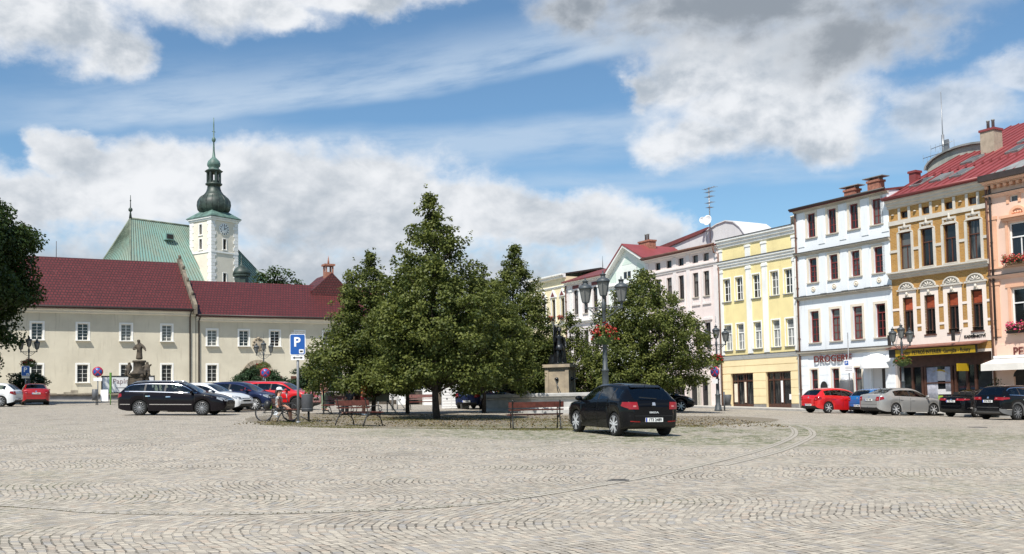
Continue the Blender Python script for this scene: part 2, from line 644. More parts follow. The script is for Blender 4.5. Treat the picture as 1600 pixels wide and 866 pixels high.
# every pane its own: some dark, some with pale curtain folds mixed into the colour
_t = NT(M_glass.node_tree)
_b = M_glass.node_tree.nodes['Principled BSDF']
_rn = _t.n('ShaderNodeObjectInfo').outputs['Random']
_co = _t.coord('Object')
_z = list(_t.sep(_co))
_fold = _t.noise(_t.comb(_t.m('MULTIPLY', _z[0], 9.0), _t.m('MULTIPLY', _rn, 40.0), _t.m('MULTIPLY', _z[2], .8)), 1.0, 3, .5)
_cur = _t.m('MULTIPLY', _t.smooth(_t.m('ADD', _t.m('MULTIPLY', _fold, .55), _t.m('MULTIPLY', _rn, .75)), .70, .86), .55)
_t.link(_t.mix(_cur, (.011, .013, .015), (.20, .195, .18)), _b.inputs['Base Color'])
M_curtain = mat('curtained_glass', (.30, .31, .31), .22, spec=.6, col2=(.10, .11, .12), scale=2.2)
M_lattice = mat('latticed_glass', (.025, .024, .022), .25, var=.5, scale=5)
M_yel = mat('plaster_yellow', (.80, .675, .34), .85, var=.09, scale=.5, bump=.10, bscale=30, stain=(.62, .50, .25))
M_yel2 = mat('plaster_pale_yellow', (.80, .655, .39), .85, var=.09, scale=.5, bump=.10, bscale=30, stain=(.58, .47, .29))
M_white = mat('plaster_white', (.80, .80, .77), .85, var=.06, scale=.8, bump=.08, bscale=30, stain=(.46, .43, .37))
M_blue = mat('plaster_ice_blue', (.77, .80, .825), .85, var=.04, scale=.5, bump=.08, bscale=25, stain=(.50, .51, .51))
M_stone = mat('stone_trim', (.50, .46, .39), .85, var=.12, scale=1.5, bump=.15, bscale=40)
M_cream = mat('cream_trim', (.72, .64, .52), .8, var=.08, scale=1.5)
M_pink = mat('plaster_pale_pink', (.76, .65, .615), .85, var=.06, scale=.6, bump=.08, stain=(.6, .5, .46))
M_rose = mat('plaster_rose_white', (.75, .69, .67), .85, var=.07, scale=.7, bump=.08, stain=(.55, .50, .48))
M_mint = mat('plaster_mint', (.60, .71, .64), .85, var=.06, scale=.7, bump=.08)
M_mintw = mat('plaster_mint_white', (.76, .80, .76), .85, var=.05, scale=.7, bump=.08)
M_crm = mat('plaster_cream', (.80, .70, .46), .85, var=.06, scale=.7, bump=.08)
M_peach = mat('plaster_peach', (.76, .43, .28), .85, var=.07, scale=.8, bump=.08)
M_peach2 = mat('plaster_pale_peach', (.78, .54, .42), .85, var=.05, scale=.8, bump=.08)
M_bpink = mat('plaster_blush', (.80, .70, .62), .85, var=.05, scale=.8, bump=.08)
M_brownpaint = mat('frame_brown', (.09, .035, .022), .45, var=.2, scale=5)
M_redframe = mat('frame_oxblood', (.17, .028, .025), .45, var=.2, scale=5)
M_blackframe = mat('frame_dark', (.035, .025, .022), .45, var=.2, scale=5)
M_wframe = mat('frame_white', (.80, .80, .78), .5, var=.05, scale=5)
M_gutter = mat('gutter_dark', (.045, .032, .028), .5, var=.2, scale=4)
M_pipe = mat('downpipe_copper_brown', (.16, .075, .05), .5, var=.25, scale=3)
M_pipew = mat('downpipe_white', (.75, .74, .70), .5, var=.06, scale=3)
M_redmetal = mat('roof_red_metal', (.25, .055, .055), .5, var=.12, scale=.8, bump=.05, bscale=8)
M_oldred = mat('roof_weathered_red', (.17, .045, .042), .6, var=.25, scale=1.2, bump=.05)
M_greymetal = mat('roof_grey_metal', (.30, .30, .29), .45, col2=(.17, .18, .17), scale=1.2)
M_brick = mat('chimney_brick', (.34, .15, .10), .85, var=.35, scale=9, bump=.2)
M_render = mat('grey_render', (.62, .62, .62), .85, var=.06, scale=.5, bump=.06, stain=(.45, .45, .44))
M_steel = mat('antenna_steel', (.30, .31, .32), .4, metal=.6)
M_plinth = mat('plinth_grey', (.22, .21, .20), .85, var=.2, scale=3, bump=.15)
M_walnut = mat('shopfront_wood', (.075, .032, .020), .4, var=.3, scale=6)
M_black = mat('black_paint', (.018, .018, .019), .45, var=.2, scale=4)
M_dark = mat('dark_interior', (.02, .018, .017), .7, var=.4, scale=2)
M_signy = mat('sign_yellow', (.42, .27, .012), .45, var=.06, scale=2)
M_letter = mat('letter_brown', (.13, .03, .025), .5)
M_letterk = mat('letter_black', (.012, .012, .012), .5)
M_awning = mat('awning_cloth', (.74, .70, .64), .9, var=.06, scale=2, bump=.1)
M_white_p = mat('white_paint', (.80, .80, .80), .5, var=.04, scale=4)
M_flower = mat('red_geranium', (.36, .018, .012), .6, var=.4, scale=30)
M_leaf_s = mat('small_plant_green', (.06, .11, .025), .6, var=.5, scale=20)


def brickwork(name, c1, c2, mortar, w=.26, h=.085, plane='xz', ms=.012, rough=.85, bump=.4):
    m = bpy.data.materials.new(name)
    m.use_nodes = True
    t = NT(m.node_tree)
    b = m.node_tree.nodes['Principled BSDF']
    co = t.coord('Object')
    x, y, z = list(t.sep(co))[:3]
    v = t.comb(x, z) if plane == 'xz' else t.comb(x, y)
    br = t.n('ShaderNodeTexBrick')
    t.link(v, br.inputs['Vector'])
    br.inputs['Scale'].default_value = 1
    br.inputs['Brick Width'].default_value = w
    br.inputs['Row Height'].default_value = h
    br.inputs['Mortar Size'].default_value = ms
    br.inputs['Color1'].default_value = (*c1, 1)
    br.inputs['Color2'].default_value = (*c2, 1)
    br.inputs['Mortar'].default_value = (*mortar, 1)
    nz = t.noise(co, .6, 5, .6)
    c = t.mix(t.m('MULTIPLY', t.smooth(nz, .4, .7), .35), br.outputs['Color'], tuple(q * .55 for q in c1))
    n2 = t.noise(co, 2.7, 6, .7)
    c = t.mix(t.m('MULTIPLY', t.smooth(n2, .52, .72), .35), c, tuple(min(1, q * 1.25 + .03) for q in c1))
    t.link(c, b.inputs['Base Color'])
    b.inputs['Roughness'].default_value = rough
    bn = t.n('ShaderNodeBump')
    bn.inputs['Strength'].default_value = bump
    bn.inputs['Distance'].default_value = .02
    t.link(t.m('SUBTRACT', 1.0, br.outputs['Fac']), bn.inputs['Height'])
    t.link(bn.outputs[0], b.inputs['Normal'])
    return m


M_ochre = brickwork('ochre_brickwork', (.45, .235, .055), (.36, .175, .04), (.46, .31, .14), .26, .085)
M_tiles = brickwork('roof_red_tiles', (.125, .019, .018), (.092, .015, .014), (.032, .008, .007), .30, .285, ms=.042, rough=.55, bump=.8)


# ------------------------------------------------------------------ building blocks
def wall_sheet(mb, u0, u1, z0, z1, holes, y=0.0, m=0, mr=None, rev=.2):
    """wall face with real openings; holes are (u0, u1, z0, z1)"""
    us = sorted({u0, u1, *[h[0] for h in holes], *[h[1] for h in holes]})
    zs = sorted({z0, z1, *[h[2] for h in holes], *[h[3] for h in holes]})
    us = [u for u in us if u0 <= u <= u1]
    zs = [z for z in zs if z0 <= z <= z1]
    for a, b in zip(us, us[1:]):
        for c, d in zip(zs, zs[1:]):
            cu, cz = (a + b) / 2, (c + d) / 2
            if any(h[0] < cu < h[1] and h[2] < cz < h[3] for h in holes):
                continue
            mb.quad([(a, y, c), (b, y, c), (b, y, d), (a, y, d)], m)
    mr = m if mr is None else mr
    for a, b, c, d in holes:
        mb.quad([(a, y, c), (a, y, d), (a, y + rev, d), (a, y + rev, c)], mr)
        mb.quad([(b, y, d), (b, y, c), (b, y + rev, c), (b, y + rev, d)], mr)
        mb.quad([(a, y, d), (b, y, d), (b, y + rev, d), (a, y + rev, d)], mr)
        mb.quad([(b, y, c), (a, y, c), (a, y + rev, c), (b, y + rev, c)], mr)


WIN = {}


def window(parent, u, z, w, h, key, frame, glass=None, bars=(2, 3), transom=None, fw=.055, sur=None, sill=None, rev=.15, bar=.035, surw=.14, name='window', sillout=.09):
    """a window: frame with glazing bars > pane, surround, sill. u, z: middle of the lower edge of the opening"""
    k = (key, round(w, 2), round(h, 2))
    if k not in WIN:
        f = MB()
        y0, y1 = rev - .02, rev + .05
        f.box(-w / 2, -w / 2 + fw, y0, y1, 0, h)
        f.box(w / 2 - fw, w / 2, y0, y1, 0, h)
        f.box(-w / 2 + fw, w / 2 - fw, y0, y1, 0, fw)
        f.box(-w / 2 + fw, w / 2 - fw, y0, y1, h - fw, h)
        nx, nz = bars
        zt = h - fw
        if transom:
            zt = h * transom
            f.box(-w / 2 + fw, w / 2 - fw, y0 - .015, y1 - .01, zt - .035, zt + .035)
            zt -= .035
        yb0, yb1 = rev + .003, rev + .035
        for i in range(1, nx):
            c = -w / 2 + fw + (w - 2 * fw) * i / nx
            hw = bar * (.9 if i * 2 == nx else .5)
            f.box(c - hw, c + hw, yb0 - .01, yb1, fw, zt)
        for j in range(1, nz):
            c = fw + (zt - fw) * j / nz
            f.box(-w / 2 + fw, w / 2 - fw, yb0, yb1 - .004, c - bar * .5, c + bar * .5)
        p = MB()
        p.box(-w / 2 + .02, w / 2 - .02, rev + .022, rev + .03, .02, h - .02)
        parts = [(f, 'frame', frame), (p, 'pane', glass or M_glass)]
        if sur:
            s = MB()
            sw = surw
            s.box(-w / 2 - sw, -w / 2 - .004, -.035, .02, -.0, h + sw)
            s.box(w / 2 + .004, w / 2 + sw, -.035, .02, -.0, h + sw)
            s.box(-w / 2 - .004, w / 2 + .004, -.035, .02, h + .004, h + sw)
            parts.append((s, 'surround', sur))
        if sill:
            s = MB()
            sw = surw if sur else .04
            s.box(-w / 2 - sw - .02, w / 2 + sw + .02, -sillout, rev, -.075, -.004)
            parts.append((s, 'sill', sill))
        objs = []
        root = None
        for mb_, nm, mm in parts:
            if root is None:
                root = mb_.build(name, mm, parent)
            else:
                objs.append(mb_.build(nm, mm, root))
        root.location = (u, 0, z)
        WIN[k] = root
        return root
    c = copy_tree(WIN[k], parent)
    c.location = (u, 0, z)
    return c


def cornice(mb, u0, u1, z0, z1, out, m=0, steps=3):
    """stepped classical cornice that grows outwards to its top"""
    pr = [(.02, z0)]
    for i in range(steps):
        o = out * (i + 1) / steps
        pr += [(-o, z0 + (z1 - z0) * (i + .35) / steps), (-o, z0 + (z1 - z0) * (i + 1) / steps)]
    pr += [(.02, z1)]
    mb.mould(u0, u1, pr, m)


def shell(parent, u0, u1, z0, z1, depth, holes, m, name='wall', mr=None, extra=None, y=0.0):
    """front wall with openings, side walls and back, one mesh"""
    mb = MB()
    mats = [m] + (extra or [])
    wall_sheet(mb, u0, u1, z0, z1, holes, y, 0, mr)
    mb.quad([(u0, y, z0), (u0, y, z1), (u0, y + depth, z1), (u0, y + depth, z0)], 0)
    mb.quad([(u1, y, z1), (u1, y, z0), (u1, y + depth, z0), (u1, y + depth, z1)], 0)
    mb.quad([(u1, y + depth, z0), (u0, y + depth, z0), (u0, y + depth, z1), (u1, y + depth, z1)], 0)
    mb.quad([(u0, y + .25, z1 - .1), (u1, y + .25, z1 - .1), (u1, y + depth, z1 - .1), (u0, y + depth, z1 - .1)], 0)
    return mb, mats


def pitched(u0, u1, y0, z0, yr, zr, yb=None, zb=None, m=0, mb=None, th=.12, hip0=0.0, hip1=0.0):
    """roof: front slope from (y0,z0) up to ridge (yr,zr) and back slope, with thickness"""
    mb = mb or MB()
    yb = 2 * yr - y0 if yb is None else yb
    zb = z0 if zb is None else zb
    pr = [(y0, z0), (yr, zr), (yb, zb), (yb, zb - th), (yr, zr - th * 1.4), (y0, z0 - th)]
    if not hip0 and not hip1:
        mb.mould(u0, u1, pr, m)
    else:
        a, b, c, d = (u0, y0, z0), (u1, y0, z0), (u1 - hip1, yr, zr), (u0 + hip0, yr, zr)
        e, f = (u1, yb, zb), (u0, yb, zb)
        mb.quad([a, b, c, d], m)
        mb.quad([e, f, d, c], m)
        mb.quad([b, e, c], m)
        mb.quad([f, a, d], m)
        mb.quad([f, e, b, a], m)
    return mb


def seams(mb, a0, a1, b0, b1, n, m=0, r=.03):
    """standing seams from eave line a to ridge line b"""
    a0, a1, b0, b1 = map(Vector, (a0, a1, b0, b1))
    up = (a1 - a0).cross(b0 - a0).normalized() * r
    if up.z < 0:
        up = -up
    ax = (a1 - a0).normalized() * r * .5
    for i in range(n + 1):
        p, q = a0.lerp(a1, i / n), b0.lerp(b1, i / n)
        mb.obox((p + q) / 2 + up * .9, ax, (q - p) / 2, up)


def downpipe(parent, u, z0, z1, m, y=-.09, r=.055):
    mb = MB()
    mb.tube([(u, y, z0), (u, y, z1 - .15), (u, y + .06, z1)], r, 8)
    for k in range(4):
        z = z0 + (z1 - z0) * (k + .5) / 4
        mb.box(u - .07, u + .07, y - .065, 0.0, z - .02, z + .02)
    return mb.build('downpipe', m, parent)


def chimney(name, parent, u, y, z0, z1, wx, wy, m, cap=None, pots=0):
    mb = MB()
    mb.box(u - wx / 2, u + wx / 2, y - wy / 2, y + wy / 2, z0, z1)
    mb.box(u - wx / 2 - .06, u + wx / 2 + .06, y - wy / 2 - .06, y + wy / 2 + .06, z1 + .002, z1 + .14, 1)
    for i in range(pots):
        c = u + (i - (pots - 1) / 2) * .34
        mb.lathe([(.09, 0), (.09, .5), (.11, .52), (.11, .58)], 8, (c, y, z1 + .142), 2)
    o = mb.build(name, [m, cap or m, M_greymetal], parent)
    return o


RO = (15.06, 76.0, 0.0)                      # the row of houses on the right: one building line
RA = atan2(-.8703, .4926)
G_ROW = 'town houses in the row on the right'


def house(name, label, cat, u0, group=G_ROW):
    """an Empty at the house's left front corner; parts keep row coordinates relative to it"""
    p = Vector(RO) + Vector((cos(RA), sin(RA), 0)) * u0
    return thing(name, label, cat, p, RA, group)


# ------------------------------------------------------------------ yellow house
def yellow_house():
    L = 8.5 - .8
    t = house('town_house', 'yellow town house with white pilasters and two wide wooden shop windows', 'house', .8)
    cu = [.72, 2.02, 3.78, 5.6, 6.92]
    holes = [(c - .38, c + .38, 8.45, 10.13) for c in cu] + [(c - .38, c + .38, 4.88, 6.75) for c in cu]
    shop = [(.84, 3.2, .62, 3.18), (4.45, 6.85, .62, 3.18)]
    mb, ms = shell(t, 0, L, 4.3, 12.75, 10, holes, M_yel)
    mb.build('wall', ms, t)
    mb = MB()
    wall_sheet(mb, 0, L, -.8, 4.3, shop, 0, 0, None, .35)
    mb.quad([(0, 0, -.8), (0, 0, 4.3), (0, 10, 4.3), (0, 10, -.8)])
    mb.quad([(L, 0, -.8), (L, 0, 4.3), (L, 10, 4.3), (L, 10, -.8)])
    # rusticated blocks stand proud, grooves between them
    zz = [.98, 1.52, 2.06, 2.60, 3.14]
    for a, b in ((0, .84), (3.2, 4.45), (6.85, L)):
        for z0, z1 in zip(zz, zz[1:]):
            mb.box(a + .004, b - .004, -.03, .01, z0 + .012, z1 - .012)
    mb.box(.004, L - .004, -.03, .01, 3.20, 3.68)
    mb.box(.004, L - .004, -.03, .01, 3.72, 4.12)
    mb.build('ground_floor_wall', [M_yel2], t)
    mb = MB()
    for a, b in ((-.0, .82), (3.22, 4.43), (6.87, L)):
        mb.box(a, b, -.06, .02, -.8, .94)
    mb.build('plinth', M_plinth, t)
    mb = MB()
    for c in (0.17, 3.05, 4.68, L - .17):
        w = .26 if .5 < c < 7 else .17
        mb.box(c - w, c + w, -.05, .01, 4.56, 10.84)
        mb.box(c - w - .04, c + w + .04, -.09, .01, 10.60, 10.78)
        mb.box(c - w, c + w, -.05, .01, 11.47, 12.35)
        mb.box(c - w - .04, c + w + .04, -.09, .01, 12.18, 12.33)
    mb.build('pilaster_trim', M_white, t)
    mb = MB()
    for z0, z1, o in ((10.85, 11.42, .24), (12.4, 13.03, .30), (4.14, 4.46, .18)):
        mb = MB()
        cornice(mb, -.05, L + .05, z0, z1, o)
        co_ = mb.build('cornice', M_white, t)
        mb = MB()
        mb.box(-.06, L + .06, -o - .04, .05, z1 + .004, z1 + .04)
        mb.build('flashing', M_gutter, co_)
    for i, c in enumerate(cu):
        window(t, c, 8.45, .76, 1.68, 'yu', M_wframe, M_glass, (2, 3), None, .06, M_white, M_greymetal, surw=.09)
        window(t, c, 4.88, .76, 1.87, 'yl', M_wframe, M_curtain, (2, 2), .66, .06, M_white, M_greymetal, surw=.09)
    for n, (a, b, z0, z1) in enumerate(shop):
        f = MB()
        w = b - a
        f.box(a + .0, b, .18, .26, z0 - .3, z0 + .36)          # wooden panel under the glass
        f.box(a, b, .17, .25, z1 - .10, z1 - .002)
        f.box(a, b, .17, .25, 2.58, 2.68)
        for c in (a + .05, a + w * .24, a + w * .52, a + w * .62, b - .05):
            f.box(c - .05, c + .05, .16, .254, z0 + .364, z1 - .104)
        sf = f.build('shop_window', M_walnut, t)
        g = MB()
        g.box(a + .05, b - .05, .215, .225, z0 + .34, z1 - .05)
        g.build('pane', M_glass, sf)
        g = MB()
        g.box(a + w * .53, a + w * .61, .15, .16, z0 + .45, 2.55)
        g.box(a + .12, a + w * .22, .20, .21, z0 + .5, 2.45) if n == 0 else g.box(b - .42, b - .2, .20, .21, 1.25, 1.62)
        g.build('poster', M_cream if n == 0 else M_white_p, sf)
    downpipe(t, -.12, .3, 10.6, M_pipew)
    downpipe(t, L - .02, .3, 10.8, M_pipew)
    rf = pitched(0, L, .3, 12.9, 5.5, 14.35, m=0).build('roof', M_oldred, t)
    mb = MB()
    seams(mb, (0, .3, 12.9), (L, .3, 12.9), (0, 5.5, 14.35), (L, 5.5, 14.35), 12)
    mb.build('roof_seam', M_oldred, rf)
    c = MB()
    for k in range(4):
        c.lathe([(.09, 0), (.09, .62), (.12, .64), (.12, .7)], 8, (L - .75 + k * .2, .5, 13.07))
    c.build('vent_pipe', M_cream, rf)
    tag(t, None, None)


yellow_house()


# ------------------------------------------------------------------ ice blue house
def blue_house():
    u0, L = 8.5, 7.8
    t = house('town_house', 'ice blue four storey town house with dark red windows and DROGERIE sign', 'house', u0)
    cu = [1.48, 3.28, 5.08, 6.88]
    holes = [(c - .36, c + .36, 11.95, 13.55) for c in cu] + [(c - .36, c + .36, 8.95, 10.56) for c in cu] + [(c - .38, c + .38, 4.98, 7.04) for c in cu]
    gl = [1.28, 3.1, 4.92]
    holes += [(c - .31, c + .31, .95, 3.2) for c in gl] + [(5.95, 7.05, .3, 3.1)]
    mb, ms = shell(t, 0, L, -.8, 14.0, 11, holes, M_blue)
    for z in (1.5, 2.15, 2.8, 3.45):
        for a, b in ((.02, gl[0] - .5), (gl[0] + .5, gl[1] - .5), (gl[1] + .5, gl[2] - .5), (gl[2] + .5, 5.8), (7.2, L - .02)):
            mb.box(a, b, -.022, .01, z + .015, z + .635)
    # pilaster strips between the upper windows
    for i in range(5):
        c = .55 + i * 1.8 if i < 4 else L - .3
        for z0, z1 in ((11.4, 13.7), (8.15, 10.85)):
            c0 = min(max(c, .3), L - .3)
            mb.box(c0 - .27, c0 + .27, -.035, .01, z0, z1)
    mb.build('wall', ms, t)
    for z0, z1, o in ((10.78, 11.0, .22), (7.82, 8.05, .26), (4.12, 4.42, .26), (13.72, 13.93, .2)):
        mb = MB()
        cornice(mb, -.04, L + .04, z0, z1, o, steps=2)
        co_ = mb.build('cornice', M_stone, t)
        mb = MB()
        mb.box(-.05, L + .05, -o - .04, .02, z1 + .004, z1 + .03)
        mb.build('flashing', M_gutter, co_)
    for c in cu:
        window(t, c, 11.95, .72, 1.6, 'b4', M_redframe, M_glass, (2, 3), None, .085, M_cream, M_stone, surw=.16)
        window(t, c, 8.95, .72, 1.61, 'b3', M_redframe, M_glass, (2, 3), .68, .085, M_cream, M_stone, surw=.16)
        window(t, c, 4.98, .76, 2.06, 'b2', M_redframe, M_glass, (2, 3), .74, .085, M_cream, M_stone, surw=.16)
        r = MB()
        r.lathe([(0.001, .05), (.07, .05), (.08, .03), (.12, .03), (.14, .05), (.17, .05), (.18, 0), (.18, -.02)], 16, (0, 0, 0))
        o = r.build('rosette', M_cream, t, (c, -.0, 8.5))
        o.rotation_euler = (pi / 2, 0, 0)
    for c in gl:
        window(t, c, .95, .62, 2.25, 'b1', M_redframe, M_glass, (1, 1), .7, .07, M_cream, M_stone, surw=.1)
    d = MB()
    d.box(5.95, 7.05, .17, .2, .2, 3.1)
    dd = d.build('door', M_render, t)
    d = MB()
    d.box(6.72, 7.0, .10, .168, .3, 3.05)
    d.build('door_leaf', M_blackframe, dd)
    # dome awning over the door
    a = MB()
    n, k = 20, 8
    rows = []
    for i in range(k + 1):
        e = pi / 2 * i / k
        rows.append([(6.5 + 1.02 * cos(e) * -cos(pi * j / n), -.06 - 1.0 * cos(e) * sin(pi * j / n), 3.14 + .86 * sin(e)) for j in range(n + 1)])
    rows.insert(0, [(x, y, z - .06) for x, y, z in rows[0]])
    for r0, r1 in zip(rows, rows[1:]):
        for j in range(n):
            a.quad([r0[j], r0[j + 1], r1[j + 1], r1[j]], 0, True)
    o = a.build('door_awning', mat('awning_white', (.82, .82, .81), .9), t)
    weld(o)
    text('shop_lettering', 'DROGERIE', .60, M_letter, t, (2.98, -.13, 3.84), .02, .012, sx=1.12)
    s = MB()
    s.lathe([(.001, -.02), (.30, -.02), (.30, .02), (.001, .02)], 20, (0, 0, 0), 0, False, 0, 1, 1.35)
    o = s.build('notice_board', M_black, t, (2.17, -.10, 2.0))
    o.rotation_euler = (pi / 2, 0, 0)
    rf = pitched(-.15, L + .05, -.32, 13.98, 5.2, 14.9, m=0).build('roof', M_oldred, t)
    g = MB()
    g.tube([(-.15, -.36, 14.0), (L + .05, -.36, 14.0)], .075, 8)
    g.build('gutter', M_gutter, rf)
    for c, zt in ((3.25, 14.85), (5.2, 15.05)):
        ch = chimney('chimney', rf, c, 2.0, 13.8, zt, .9, .55, M_brick, M_brick)
        q = MB()
        for dx in (-.38, .38):
            q.box(c + dx - .03, c + dx + .03, 1.8, 2.2, zt + .14, zt + .30)
        q.box(c - .8, c + .8, 1.65, 2.35, zt + .30, zt + .35)
        q.build('chimney_cowl', M_greymetal, ch)
    downpipe(t, .12, .2, 13.8, M_pipe, r=.06)


blue_house()


# ------------------------------------------------------------------ ochre brick house
def arch_poly(u, z, r, n=10, k=1.0):
    return [(u + r * cos(pi * i / n), z + r * k * sin(pi * i / n)) for i in range(n + 1)]


def ochre_house():
    u0, L = 16.3, 6.65
    t = house('town_house', 'ochre brick town house with red metal roof and dark shop front', 'house', u0)
    cu = [1.13, 2.66, 4.22, 5.76]
    holes = [(c - .42, c + .42, 8.93, 11.15) for c in cu] + [(c - .36, c + .36, 4.93, 7.22) for c in cu] + [(c - .27, c + .27, 12.0, 12.42) for c in cu]
    mb, ms = shell(t, 0, L, 3.9, 13.0, 11, holes, M_ochre)
    mb.build('wall', ms, t)
    mb = MB()
    wall_sheet(mb, 0, L, -.8, 3.9, [(.15, L - .15, -.4, 3.75)], 0, 0, None, .4)
    # blush rendered first floor with brick strips left bare between the windows
    P = [(c - .62, c + .62) for c in cu]
    wall_sheet(mb, .002, L - .002, 4.35, 5.15, [h for h in [(c - .36, c + .36, 4.93, 5.15) for c in cu]], -.03)
    for a, b in P:
        c = (a + b) / 2
        wall_sheet(mb, a, b, 5.15, 7.75, [(c - .36, c + .36, 5.149, 7.22)], -.03)
    for z in (5.5, 6.55):
        for q in range(5):
            a = 0 if q == 0 else P[q - 1][1]
            b = L if q == 4 else P[q][0]
            mb.box(a, b, -.034, .01, z - .07, z + .07)
    mb.build('rendered_wall', M_bpink, t)
    mb = MB()
    cornice(mb, -.05, L + .05, 12.66, 13.2, .32)
    mb.box(0, L, -.08, .01, 11.66, 11.92)
    cornice(mb, -.06, L + .06, 8.38, 8.80, .38)
    for c in cu:
        # attic window frames, corbels and finials
        mb.box(c - .44, c - .275, -.05, .01, 11.93, 12.64)
        mb.box(c + .275, c + .44, -.05, .01, 11.93, 12.64)
        mb.box(c - .45, c + .45, -.07, .01, 11.42, 11.54)
        for s in (-1, 1):
            mb.box(c + s * .40 - .05, c + s * .40 + .05, -.06, .01, 11.22, 11.418)
        mb.lathe([(.001, 0), (.09, .04), (.12, .15), (.07, .25), (.10, .34), (.04, .45), (.001, .5)], 8, (c, -.03, 11.34))
        mb.box(c - .2, c + .2, -.05, .01, 11.36, 11.44)
        # rounded white surround of the upper window
        for s in (-1, 1):
            mb.box(c + s * .50 - .08, c + s * .50 + .08, -.06, .01, 8.82, 11.1)
        pr = arch_poly(c, 11.1, .58, 10, .34)
        mb.prism(pr + [(c - .43, 11.151), (c + .43, 11.151)], -.06, .01)
        # lunette over the first-floor window
        mb.prism(arch_poly(c, 7.72, .50, 12, .74), -.06, .005)
        o_, i_ = arch_poly(c, 7.72, .56, 12, .74), arch_poly(c, 7.72, .47, 12, .74)
        for k in range(12):
            mb.prism([o_[k], o_[k + 1], i_[k + 1], i_[k]], -.15, -.08)
        mb.box(c - .70, c + .70, -.13, .01, 7.62, 7.72)
        for k in range(5):
            a = pi * (k + .5) / 5
            p = Vector((c, -.11, 7.74))
            q = p + Vector((cos(a) * .34, 0, sin(a) * .26))
            mb.tube([p, q], [.02, .05], 5)
        mb.ball((c, -.10, 7.42), .11, 0, 8, .8, .8, 1.1)
        mb.box(c - .15, c + .15, -.09, .0, 7.24, 7.33)
    for q in range(5):
        a = 0 if q == 0 else cu[q - 1] + .55
        b = L if q == 4 else cu[q] - .55
        mb.box(a, b, -.05, .01, 10.0, 10.16)
        c = (a + b) / 2
        mb.lathe([(.001, .05), (.06, .05), (.12, .0)], 8, (c, -.02, 12.28))
    mb.build('white_trim', mat('trim_ivory', (.58, .54, .475), .85, var=.08, scale=2, stain=(.5, .46, .4)), t)
    for c in cu:
        window(t, c, 8.93, .84, 2.22, 'o3', M_brownpaint, M_glass, (2, 1), .64, .06, None, M_stone)
        w = window(t, c, 4.93, .72, 2.29, 'o2', M_brownpaint, M_glass, (2, 1), .66, .06, None, M_brownpaint)
        b = MB()
        b.box(-.29, .29, .145, .16, 1.56, 2.2)
        b.build('roller_blind', mat('blind_orange', (.48, .10, .035), .8, col2=(.22, .03, .02), scale=1.2), w)
        window(t, c, 12.0, .54, .42, 'o4', M_brownpaint, M_glass, (1, 1), None, .05)
    # shop front
    s = MB()
    s.box(.15, L - .15, .28, .36, -.4, .55)
    s.box(.15, L - .15, .26, .34, 3.05, 3.75)
    for a in (.22, 1.05, 1.75, 1.95, 3.75, 4.0, 4.75, 5.3, L - .25):
        s.box(a - .07, a + .07, .2, .37, .55, 3.05)
    s.box(1.95, 3.75, .22, .36, 2.05, 2.13)
    sf = s.build('shop_front', M_walnut, t)
    g = MB()
    g.box(.2, L - .2, .31, .33, .5, 3.1)
    g.build('pane', M_glass, sf)
    g = MB()
    # drapes and goods in the big window
    for k in range(9):
        x = 2.05 + k * .08
        g.tube([(x, .30, .9), (x + .02 * sin(k), .30, 3.0)], .045, 6)
    for k in range(6):
        x = 3.30 + k * .07
        g.tube([(x, .30, 1.6), (x, .30, 3.0)], .04, 6)
    g.build('drape', mat('drape_lilac', (.50, .50, .56), .8, var=.2, scale=4), sf)
    g = MB()
    g.box(2.75, 3.3, .285, .305, 2.2, 2.85)
    g.box(2.6, 3.65, .285, .30, 1.42, 1.72)
    g.build('net_curtain', mat('net_white', (.62, .60, .60), .9, var=.1, scale=20), sf)
    g = MB()
    g.box(2.55, 3.05, .28, .30, .75, 1.35)
    g.box(3.4, 3.62, .28, .30, .75, 1.3)
    g.build('green_cloth', mat('cloth_lime', (.30, .42, .06), .8, var=.2, scale=5), sf)
    g = MB()
    for k in range(8):
        a0, a1 = pi * (.22 + .07 * k), pi * (.22 + .07 * (k + 1))
        g.prism([(2.85 + cos(a) * r, 2.15 + sin(a) * r * .75) for a, r in ((a0, .95), (a1, .95), (a1, .83), (a0, .83))], .275, .284)
    g.build('window_lettering_band', M_signy, sf)
    # canopy and fascia sign
    c = MB()
    c.mould(-.02, L - .35, [(.0, 4.38), (-.75, 4.22), (-.75, 4.16), (.0, 4.30)])
    c.build('sign_canopy', mat('canopy_brown', (.24, .10, .07), .6, var=.2, scale=3), t)
    c = MB()
    c.box(.05, L - .65, -.56, -.48, 3.66, 4.14)
    sg = c.build('shop_sign', M_black, t)
    c = MB()
    c.mould(.55, L - .72, [(-.57, 3.70), (-.585, 3.70), (-.585, 4.10), (-.57, 4.10)])
    c.build('sign_panel', M_signy, sg)
    text('lettering', 'Závěsy  PETROŠ INTERIÉR  Garnýže - Rolety', .31, M_letterk, sg, (3.25, -.592, 3.88), .006, .004, sx=.82)
    text('side_lettering', 'KADEŘNICTVÍ', .21, M_letterk, t, (5.55, -.05, 4.62), .015, .008)
    br = MB()
    br.tube([(4.75, -.03, 5.05), (4.75, -.75, 4.75)], .02, 6)
    br.box(4.72, 4.78, -.95, -.7, 4.4, 5.0)
    br.build('sign_bracket', M_black, t)
    br = MB()
    br.tube([(.35, -.03, 5.05), (.35, -.75, 4.75)], .02, 6)
    br.box(.32, .38, -.95, -.7, 4.4, 5.0)
    br.build('sign_bracket', M_black, t)
    bx = MB()
    bx.box(5.05, 5.12, -1.05, -.1, 2.7, 3.12)
    hs = bx.build('hanging_sign', M_signy, t)
    o = text('lettering', 'PSC', .3, M_letterk, hs, (5.045, -.58, 2.91), .004, .004, rot=(0, 0, -pi / 2))
    # big red roof that runs on over the neighbour
    rf = MB()
